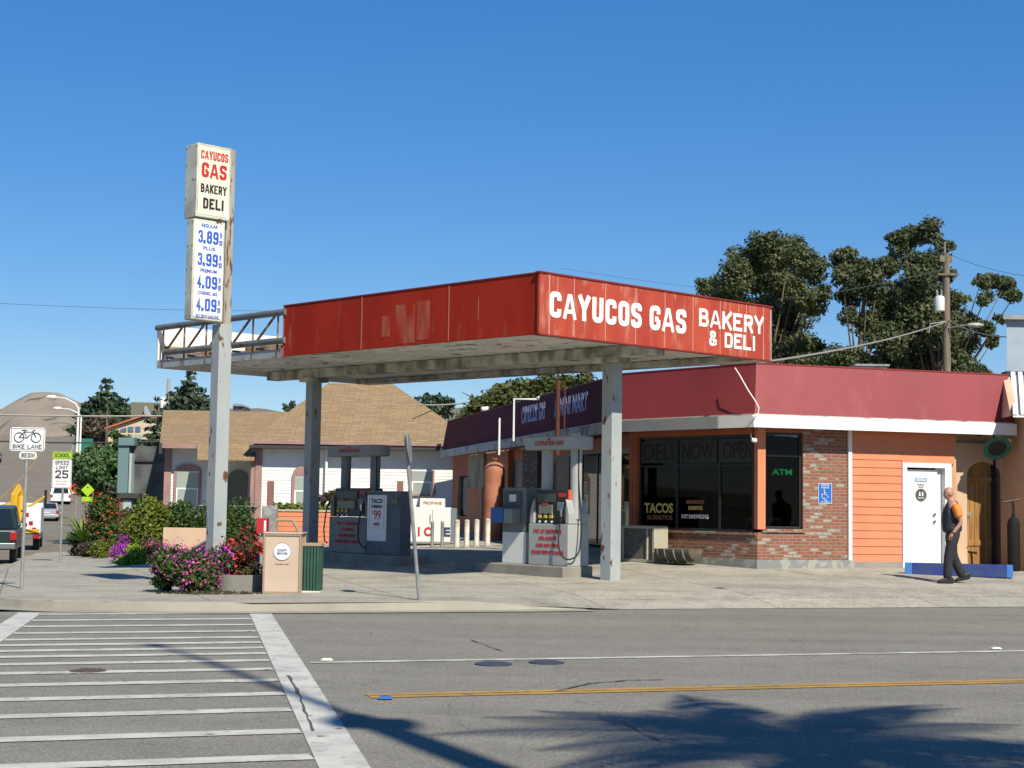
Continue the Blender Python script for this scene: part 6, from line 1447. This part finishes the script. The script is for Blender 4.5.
mat('wire_dark', (.05,.05,.055), .6); mat('wire_pale', (.42,.40,.36), .6)
pt = Vector((b.x,b.y,.3))
wire('service_cable', 'thick pale cable running from the utility pole down over the shop to the canopy', at(945,322,Yp), at(757,363,31.6), .15, .022, 'wire_pale')
wire('service_cable', 'cable running from the utility pole to the pale blue building at the right', at(949,320,Yp), at(1030,336,44), .25, .02, 'wire_pale')
wire('power_line', 'thin line running from the top of the utility pole off to the right', at(949,254,Yp), at(1100,280,40), .3, .008); wire('power_line', 'upper thin line crossing from the canopy to the top of the utility pole', at(948,268,Yp), at(700,300,120), .6, .02, 'wire_pale')
wire('power_line', 'dark wire crossing the hill street above the bike lane sign', at(-30,440,70), at(175,441,70), .1, .035)
wire('power_line', 'pale wire crossing in front of the brown hill and the dark cypress', at(-30,414,75), at(162,416,75), .05, .045, 'wire_pale')
wire('power_line', 'faint wire crossing the sky left of the tall sign pole', at(-60,300,90), at(340,311,90), .2, .012)
wire('power_line', 'faint wire crossing the sky from the canopy towards the eucalyptus', at(560,268,120), at(820,298,140), .3, .012)
wire('service_cable', 'pale wire from the tan roofed house towards the bushy tree', at(418,405,58), at(470,402,62), .05, .03, 'wire_pale')
# white pole with a lamp on the skyline, left
q = at(165,410,170); o = thing('utility_pole', 'leaning pale utility pole with a white transformer between the two dark conifers', 'utility pole', (q.x,q.y,q.z-4)); t = at(169,379,170)-Vector(o.location)
MB().tube([(0,0,0),(t.x,0,t.z)], [.25,.18], 8).build('pole', 'wire_pale', o); MB().lathe((t.x*.8-.45,-.3,t.z*.62), [(.1,-.6),(.35,-.5),(.35,.6),(.1,.8)], 10).build('transformer', 'white_paint', o, smooth=True)
# ---------------------------------------------------------------- vehicles (rear at local y=0, heading +y)
mat('tail_red', (.45,.01,.01), .3); mat('plate_w', (.6,.6,.6), .5); mat('car_glass', (.015,.02,.03), .08); mat('bumper_grey', (.25,.26,.27), .4, .5)
def wheel(par, x, y, r_=.34, w_=.22):
    wt = MB().lathe((x,y,r_), [(r_*.6,-w_/2),(r_*.95,-w_/2),(r_,-w_*.35),(r_,w_*.35),(r_*.95,w_/2),(r_*.6,w_/2)], 22, axis='x').build('wheel', 'rubber', par, smooth=True)
    MB().lathe((x,y,r_), [(.05,-w_/2-.005),(r_*.58,-w_/2+.01),(r_*.6,0),(r_*.58,w_/2-.01),(.05,w_/2+.005)], 16, axis='x').build('rim', 'bumper_grey', wt, smooth=True)
def car(name, lb, cat, loc, rot, paint, kind='sedan', group=None):
    c = thing(name, lb, cat, loc, rot, group); mm = mat('paint_'+name+lb[:9].replace(' ','_'), paint, .25, .1)
    D = {'sedan':(1.76,4.6,.34,.92,1.42,[(.35,.94),(.95,1.40),(2.4,1.42),(3.3,.98)]),'suv':(1.85,4.7,.38,1.02,1.72,[(.06,1.04),(.32,1.66),(2.9,1.72),(3.7,1.08)]),
         'pickup':(1.95,5.6,.40,1.08,1.88,[(1.95,1.08),(2.05,1.80),(3.2,1.88),(4.0,1.15)])}[kind]
    W, Ln, r_, hb, ht, cab = D; w2 = W/2; zb = .32 if kind != 'pickup' else .45
    prof = [(.04,zb),(.0,.55),(.0,hb-.05),(.08,hb),(cab[3][0],hb+.03),(Ln-.15,hb-.14),(Ln,hb-.32),(Ln-.02,zb)]
    b = MB()
    if kind == 'pickup':
        b.prism([(.02,zb),(1.98,zb),(1.98,hb),(.02,hb)], -w2, w2, None, 'x'); b.prism([(1.99,zb),(1.99,hb),(cab[3][0],hb+.04),(Ln-.15,hb-.08),(Ln,hb-.3),(Ln-.02,zb)], -w2, w2, None, 'x')
    else: b.prism(prof, -w2, w2, None, 'x')
    bd = b.build('body', mm, c, .05)
    g = MB(); ci = [(y, z) for y, z in cab]; wt = w2*.80
    lo = [ci[0], ci[3]]; g.add([(-w2*.97,ci[0][0],ci[0][1]),(w2*.97,ci[0][0],ci[0][1]),(w2*.97,ci[3][0],ci[3][1]),(-w2*.97,ci[3][0],ci[3][1]),(-wt,ci[1][0],ci[1][1]),(wt,ci[1][0],ci[1][1]),(wt,ci[2][0],ci[2][1]),(-wt,ci[2][0],ci[2][1])],
        [(0,3,2,1),(4,5,6,7),(0,1,5,4),(1,2,6,5),(2,3,7,6),(3,0,4,7)]); g.build('cabin', mm, c, .04)
    def inset(P, name):   # window pane a little proud of the cabin side
        P = [Vector(p) for p in P]; ce = sum(P, Vector())/4; nn = (P[1]-P[0]).cross(P[2]-P[0]).normalized(); 
        if nn.dot(ce-Vector((0,(ci[0][0]+ci[3][0])/2,hb+.2))) < 0: nn = -nn
        Q = [ce+(p-ce)*.84+nn*.012 for p in P]; Q2 = [q_-nn*.01 for q_ in Q]; MB().add(Q+Q2, [(0,1,2,3),(7,6,5,4),(0,4,5,1),(1,5,6,2),(2,6,7,3),(3,7,4,0)]).build(name, 'car_glass', c)
    inset([(-w2*.97,ci[0][0],ci[0][1]),(w2*.97,ci[0][0],ci[0][1]),(wt,ci[1][0],ci[1][1]),(-wt,ci[1][0],ci[1][1])], 'rear_window')
    inset([(w2*.97,ci[3][0],ci[3][1]),(-w2*.97,ci[3][0],ci[3][1]),(-wt,ci[2][0],ci[2][1]),(wt,ci[2][0],ci[2][1])], 'windscreen')
    for s in (-1,1): inset([(s*w2*.97,ci[0][0],ci[0][1]),(s*w2*.97,ci[3][0],ci[3][1]),(s*wt,ci[2][0],ci[2][1]),(s*wt,ci[1][0],ci[1][1])], 'side_window')
    for s in (-1,1):
        MB().box(s*w2-(.0 if s<0 else .20),s*w2+(.20 if s<0 else 0),-.03,.06,hb-.32,hb-.06).build('tail_light', 'tail_red', c, .01)
        MB().box(s*(w2-.1)-.14,s*(w2-.1)+.14,Ln-.08,Ln+.02,hb-.34,hb-.22).build('headlight', 'plate_w', c, .01)
        MB().box(s*w2-(.16 if s<0 else 0),s*w2+(.16 if s>0 else 0),cab[3][0]-.35,cab[3][0]-.2,hb+.04,hb+.18).build('mirror', mm, c, .02)
        wheel(c, s*(w2-.12), .95, r_); wheel(c, s*(w2-.12), Ln-.95, r_)
    MB().box(-w2+.02,w2-.02,-.10,.03,zb+.02,zb+.22).build('bumper', 'bumper_grey' if kind == 'pickup' else mm, c, .03)
    MB().box(-.22,.22,-.045,-.01,zb+.30,zb+.42).build('number_plate', 'plate_w', c)
    return c
rotS = math.atan2(-SS.x, SS.y)
def rear(px_right, Y, W, py=None):     # ground point of the middle of the rear, right side seen at px_right
    x = pos(px_right, Y); u,v = uv(x.x,x.y); z = street_z(v)+.01
    x = at(px_right, 384+ (CAMZ-z+0)/Y*FPX-121+121, Y); X = (px_right-512)/FPX*Y; return Vector((X-W/2-.15, Y, z))
car('pickup_truck', 'dark green pickup truck seen from behind, cut off by the left edge', 'pickup truck', rear(24.5,50,1.95), rotS, (.018,.036,.034), 'pickup')
car('parked_car', 'silver sedan parked behind the yellow armed work truck', 'car', rear(64,117,1.76), rotS, (.42,.45,.48), 'sedan')
car('parked_car', 'white sport utility vehicle parked beyond the silver sedan', 'car', rear(75,148,1.85), rotS, (.72,.73,.74), 'suv')
gfv = 'far cars on the hill street'
p = at(-4,452,230); car('far_car', 'dark car coming down the hill street at the left edge', 'car', (p.x,p.y,street_z(uv(p.x,p.y)[1])), rotS+math.pi, (.03,.05,.09), 'sedan', gfv)
for px, Y, col_, lb, kd in ((69,205,(.6,.6,.6),'white car at the kerb near the street lamps, up the hill','suv'),(77,215,(.45,.03,.03),'red car parked just past the white one near the street lamps','sedan')):
    p = at(px,455,Y); car('far_car', lb, 'car', (p.x,p.y,street_z(uv(p.x,p.y)[1])), rotS, col_, kd, gfv)
# work truck with the yellow boom
r0_ = rear(47,74,2.3); wt_ = thing('work_truck', 'white utility work truck with a yellow folded boom behind the green pickup', 'truck', r0_, rotS)
mat('boom_yellow', (.70,.42,.02), .5); mat('truck_white', (.68,.69,.70), .4); mat('boom_orange', (.60,.28,.06), .6)
MB().box(-1.15,1.15,0,4.2,.55,.80).build('flatbed', 'bumper_grey', wt_, .02); MB().box(.35,1.15,.05,3.8,.82,2.05).build('tool_body', 'truck_white', wt_, .03); MB().box(-1.15,-.9,.3,3.8,.82,1.5).build('tool_body', 'truck_white', wt_, .03)
MB().prism([(4.4,.5),(6.6,.5),(6.6,1.3),(6.0,1.4),(5.7,2.2),(4.4,2.25)], -1.1, 1.1, None, 'x').build('cab', 'truck_white', wt_, .05)
MB().box(-.95,.95,4.37,4.395,1.5,2.05).build('rear_window', 'car_glass', wt_)
bm_ = MB(); bm_.tube([(-.2,.9,.85),(-.15,1.0,2.6),(.0,1.1,2.95),(.15,1.2,2.6),(.15,1.0,1.3)], [.2,.22,.26,.22,.16], 8); bm_.build('boom', 'boom_yellow', wt_)
MB().tube([(-1.6,.2,1.2),(-.9,.6,1.9),(-.3,1.0,2.2)], .15, 6).build('boom_arm', 'boom_orange', wt_); MB().tube([(.2,.9,1.9),(.9,.8,2.3),(1.3,.8,2.6)], .06, 6).build('boom_arm', 'boom_yellow', wt_); MB().tube([(1.3,.8,2.1),(1.3,.8,2.9)], .07, 6).build('upright', 'pump_black', wt_)
for x in (-.5,-.1): MB().tube([(x,.0,.8),(x+.1,.2,2.0)], .08, 6).build('stabiliser', 'boom_orange', wt_)
MB().box(-.15,1.1,-.06,.0,.82,1.02).build('warning_stripe', 'boom_yellow', wt_)
for s in (-1,1):
    MB().box(s*.95-.14,s*.95+.14,-.07,0,.58,.74).build('tail_light', 'tail_red', wt_); wheel(wt_, s*.95, .9, .42, .3); wheel(wt_, s*.95, 5.6, .42, .26)
MB().box(-1.5,-1.16,.3,3.0,.9,1.3).build('side_box', 'boom_orange', wt_, .02)
for x, z in ((.5,1.7),(.7,1.3),(.85,1.0)): MB().box(x-.09,x+.09,.02,.049,z-.09,z+.09).build('reflector', 'tail_red', wt_)
# ---------------------------------------------------------------- behind the camera: street lamp pole and palm whose shadows fall on the road
cot = 1/math.tan(SUN_EL); SH = Vector((-SUN_X,-SUN_Y)).normalized()
gj = gpx(352,716); gt_ = gpx(196,660); gh_ = gpx(155,645.5)
base = Vector((gj.x,gj.y)) - SH*13.4
hJ = (Vector((gj.x,gj.y))-base).length/cot; hT = (Vector((gt_.x,gt_.y))-base).length/cot
lp = thing('street_lamp', 'tall street lamp pole standing beside the photographer', 'street lamp', (base.x,base.y,0))
MB().tube([(0,0,-.1),(0,0,hJ)], [.22,.15], 14).build('lower_pole', 'galv', lp, smooth=True); MB().box(-.30,.30,-.16,.16,hJ-.5,hJ-.25).build('bracket', 'galv', lp)
tip = Vector((gh_.x,gh_.y)); hH = hT+.5; tp = tip - SH*(hH*cot) - base
MB().tube([(0,0,hJ-.05),(0,0,hT-.2),(tp.x*.15,tp.y*.15,hT+.15),(tp.x*.6,tp.y*.6,hH),(tp.x,tp.y,hH)], [.07,.06,.05,.04,.035], 10).build('mast', 'galv', lp, smooth=True)
MB().lathe((tp.x,tp.y,hH), [(.03,-.15),(.09,-.1),(.10,.1),(.04,.15)], 12, axis='x').build('lamp_head', 'galv', lp, smooth=True)
def palm(loc, H, L_, n, seed, lb, tilt=0):
    rr = random.Random(seed); o = thing('palm_tree', lb, 'tree', loc)
    MB().tube([(0,0,-.2),(.05,.0,H*.5),(.0,0,H)], [.24,.19,.17], 12).build('trunk', 'bark', o, smooth=True)
    for k in range(n):
        th = k*2.399+rr.uniform(-.2,.2); el = rr.uniform(-.35,1.1); l = L_*rr.uniform(.85,1.1); mb = MB()
        d_ = Vector((math.cos(th),math.sin(th),0)); s_ = Vector((-d_.y,d_.x,0)); pts = []
        for i in range(15):
            t = i/14; pts.append(Vector((0,0,H))+d_*l*t*math.cos(el*(1-t*.5))+Vector((0,0,l*(math.sin(el)*t-.62*t*t))))
        mb.tube(pts, [.035*(1-.8*i/14) for i in range(15)], 5)
        for i in range(2,15):
            for sub_ in (0,.5):
                p = pts[i-1].lerp(pts[i], sub_); t = (i-1+sub_)/14; ll = L_*.20*math.sin(math.pi*min(1,.12+t*.93))+.08; fw = (pts[i]-pts[i-1]).normalized()
                for s2 in (-1,1):
                    e = p + (s_*s2*.8+fw*.65).normalized()*ll+Vector((0,0,-.22*ll)); w_ = fw*.032; mb.add([p-w_,p+w_,p.lerp(e,.6)+w_*.7,e,p.lerp(e,.6)-w_*.7], [(0,1,2,3,4)])
        mb.build('frond', 'leaf_palm', o)
Hp = 6.2; c = gpx(862,752); cc_ = Vector((c.x,c.y)) - SH*(Hp-.2)*cot
palm((cc_.x,cc_.y,.1), Hp, 2.6, 38, 3, 'palm tree with feathery fronds standing across the road behind the photographer')
# ---------------------------------------------------------------- man walking
mat('skin', (.50,.27,.18), .55); mat('trouser', (.022,.022,.026), .85, bump=.9, bscale=7); mat('vest', (.02,.024,.045), .6, bump=.9, bscale=16, stretch=(.4,.4,2)); mat('shirt', (.78,.27,.04), .75); mat('shoe', (.015,.015,.018), .4); mat('stubble', (.42,.33,.28), .7); mat('eye', (.02,.015,.01), .3)
pm = pos(953, 29.2); Hs = xz(487.3, pm.x, pm.y)-pm.z; sc = Hs/1.78
man = thing('person', 'bald man in dark quilted vest, orange shirt and black trousers, walking past the white door', 'person', pm, R(183)); man.scale = (sc,)*3
# local: faces +x, left side +y, up z (rotated to face left in the picture, his left arm towards the viewer)
def skin(name, verts, edges, radii, m, parent, root=0, lv=2, sub=2):
    me = bpy.data.meshes.new(name); me.from_pydata(verts, edges, []); me.materials.append(MATS[m]); o = bpy.data.objects.new(name, me); COL.objects.link(o)
    mo = o.modifiers.new('skin', 'SKIN'); mo.use_smooth_shade = True
    for i, r_ in enumerate(radii): me.skin_vertices[0].data[i].radius = r_ if isinstance(r_, tuple) else (r_, r_); me.skin_vertices[0].data[i].use_root = (i == root)
    s_ = o.modifiers.new('sub', 'SUBSURF'); s_.levels = sub; s_.render_levels = sub
    if parent: o.parent = parent
    return o
hipL, hipR = (-.0,.09,.92), (.0,-.09,.92); kneeL, kneeR = (.10,.09,.50), (-.02,-.09,.50); ankL, ankR = (.14,.09,.09), (-.225,-.09,.12)
V = [(0,0,.98),(.0,0,1.12),(.005,0,1.30),(.0,0,1.44),(.025,0,1.53),(.045,0,1.61), hipL,kneeL,ankL, hipR,kneeR,ankR,
     (.0,.15,1.43),(-.0,.21,1.39),(-.08,.24,1.13),(.08,.24,.93), (.0,-.15,1.43),(-.0,-.21,1.39),(-.06,-.24,1.13),(.0,-.24,.93)]
E = [(0,1),(1,2),(2,3),(3,4),(4,5),(0,6),(6,7),(7,8),(0,9),(9,10),(10,11),(3,12),(12,13),(13,14),(14,15),(3,16),(16,17),(17,18),(18,19)]
Rr = [(.13,.11),(.13,.11),(.15,.12),(.12,.10),.068,.066,.085,.058,.042,.085,.058,.042,.07,.06,.043,.032,.07,.06,.043,.032]
body = skin('body', V, E, Rr, 'skin', man)
# head
hd = MB(); prof = []; n1, n2 = 14, 18; pts = []; 
for i in range(1, n1):
    ph = math.pi*i/n1; z = math.cos(ph); rr_ = math.sin(ph)
    for k in range(n2):
        th = 2*math.pi*k/n2; x = rr_*math.cos(th)*.098; y = rr_*math.sin(th)*.076; zz_ = z*.122
        if z < 0: x *= 1-.20*(-z) ; y *= 1-.30*(-z); x += .022*(-z)
        if math.cos(th) > .86 and abs(z+.12) < .12: x += .010
        if math.cos(th) > .95 and -.75 < z < -.55: x += .012
        if math.cos(th) > .95 and .15 < z < .3: x += .004
        pts.append((x+.065, y, 1.665+zz_))
fs = [(i*n2+k,i*n2+(k+1)%n2,(i+1)*n2+(k+1)%n2,(i+1)*n2+k) for i in range(n1-2) for k in range(n2)]+[tuple(range(n2)), tuple((n1-2)*n2+k for k in range(n2))]
hd.add(pts, fs); hd.m = 0
hd.tube([(.150,0,1.685),(.168,0,1.655),(.182,0,1.640),(.165,0,1.630)], [.009,.012,.015,.009], 8)
H_ = hd.build('head', 'skin', man, smooth=True); sbm = H_.modifiers.new('sub','SUBSURF'); sbm.levels = 1; sbm.render_levels = 1
for s in (-1,1):
    MB().lathe((.06,s*.078,1.665), [(.012,-.008),(.030,-.004),(.032,.004),(.012,.008)], 12, axis='y').build('ear', 'skin', H_, smooth=True)
    MB().lathe((.150,s*.030,1.682), [(.004,-.006),(.011,0),(.004,.006)], 10, axis='x').build('eye', 'eye', H_, smooth=True)
    MB().tube([(.152,s*.045,1.702),(.160,s*.028,1.707),(.162,s*.014,1.703)], .004, 5).build('eyebrow', 'stubble', H_)
MB().tube([(.158,-.025,1.608),(.168,0,1.610),(.158,.025,1.608)], .0055, 6).build('mouth', mat('lip', (.40,.15,.12), .5), H_)
# trousers, vest, shirt sleeves
tr_ = skin('trousers', [(0,0,1.0),(0,0,.95),(0.01,.095,.88),(.11,.095,.52),(.140,.095,.06),(0.0,-.095,.88),(-.03,-.095,.52),(-.23,-.095,.09)], [(0,1),(1,2),(2,3),(3,4),(1,5),(5,6),(6,7)], [(.17,.14),(.165,.14),.122,.092,.088,.122,.092,.088], 'trouser', man)
vs_ = skin('vest', [(.005,0,.90),(.01,0,1.05),(.02,0,1.22),(.005,0,1.37),(.0,0,1.47),(.02,0,1.54),(.0,.13,1.43),(.0,-.13,1.43)], [(0,1),(1,2),(2,3),(3,4),(4,5),(3,6),(3,7)], [(.175,.20),(.175,.195),(.18,.20),(.16,.185),(.12,.13),(.085,.09),.095,.095], 'vest', man)
for s, nm in ((1,'sleeve'),(-1,'sleeve')):
    skin(nm, [(0,s*.15,1.44),(-.005,s*.205,1.40),(-.05,s*.238,1.20)], [(0,1),(1,2)], [.095,.092,.080], 'shirt', man)
skin('collar', [(.02,0,1.50),(.035,0,1.57)], [(0,1)], [.085,.078], 'shirt', man)
bz = MB()
for z in (1.05,1.15,1.25,1.35): pass
MB().box(.175,.182,-.006,.006,.98,1.46).build('zip', 'black', vs_)
for ax_, ay, az, pitch, nm in ((.140,.095,.0,0,'shoe'),(-.235,-.095,.02,.22,'shoe')):
    sm_ = MB(); P2 = [(-.11,.0),(.17,.0),(.19,.03),(.17,.06),(.06,.10),(-.04,.13),(-.10,.12),(-.12,.05)]
    cs, sn = math.cos(-pitch), math.sin(-pitch); P2 = [(ax_+x*cs+z*sn*1, az+(-x*sn*-1*-1 if False else 0)+z*cs+(-(x-.17)*math.sin(pitch) if pitch else 0)) for x, z in P2]
    o = sm_.prism(P2, -.0, .0001).v and None
    sm_ = MB(); sm_.prism(P2, ay-.045, ay+.045, None, 'y'); o = sm_.build(nm, 'shoe', man, .02, smooth=True)
# hands: left one slips into the trouser pocket (knuckles and thumb show), right one too
for s in (1,):
    palm_ = skin('hand', [(.085,s*.24,.93),(.105,s*.225,.885),(.118,s*.21,.85)], [(0,1),(1,2)], [(.026,.030),(.020,.038),(.017,.036)], 'skin', man)
    for k, (dx, ln) in enumerate(((-.030,.060),(-.010,.070),(.010,.066),(.030,.052))):
        b0 = (.115+dx,s*.212,.86); skin('finger', [b0,(.122+dx,s*.198,.83),(.124+dx,s*.178,.86-ln)], [(0,1),(1,2)], [.0095,.009,.008], 'skin', palm_, sub=1)
    skin('thumb', [(.115,s*.235,.895),(.140,s*.238,.87),(.152,s*.228,.845)], [(0,1),(1,2)], [.012,.011,.009], 'skin', palm_, sub=1)
# right hand, mostly hidden by the body: hangs relaxed at his side
pr = skin('hand', [(.0,-.24,.94),(.012,-.24,.89),(.02,-.24,.85)], [(0,1),(1,2)], [(.028,.022),(.036,.020),(.034,.016)], 'skin', man)
for k, (dx, ln) in enumerate(((-.028,.055),(-.009,.065),(.010,.062),(.028,.05))):
    skin('finger', [(.02+dx,-.24,.855),(.025+dx,-.236,.83),(.03+dx,-.228,.855-ln)], [(0,1),(1,2)], [.0095,.009,.008], 'skin', pr, sub=1)
skin('thumb', [(.030,-.232,.90),(.052,-.225,.88),(.058,-.22,.855)], [(0,1),(1,2)], [.012,.011,.009], 'skin', pr, sub=1)
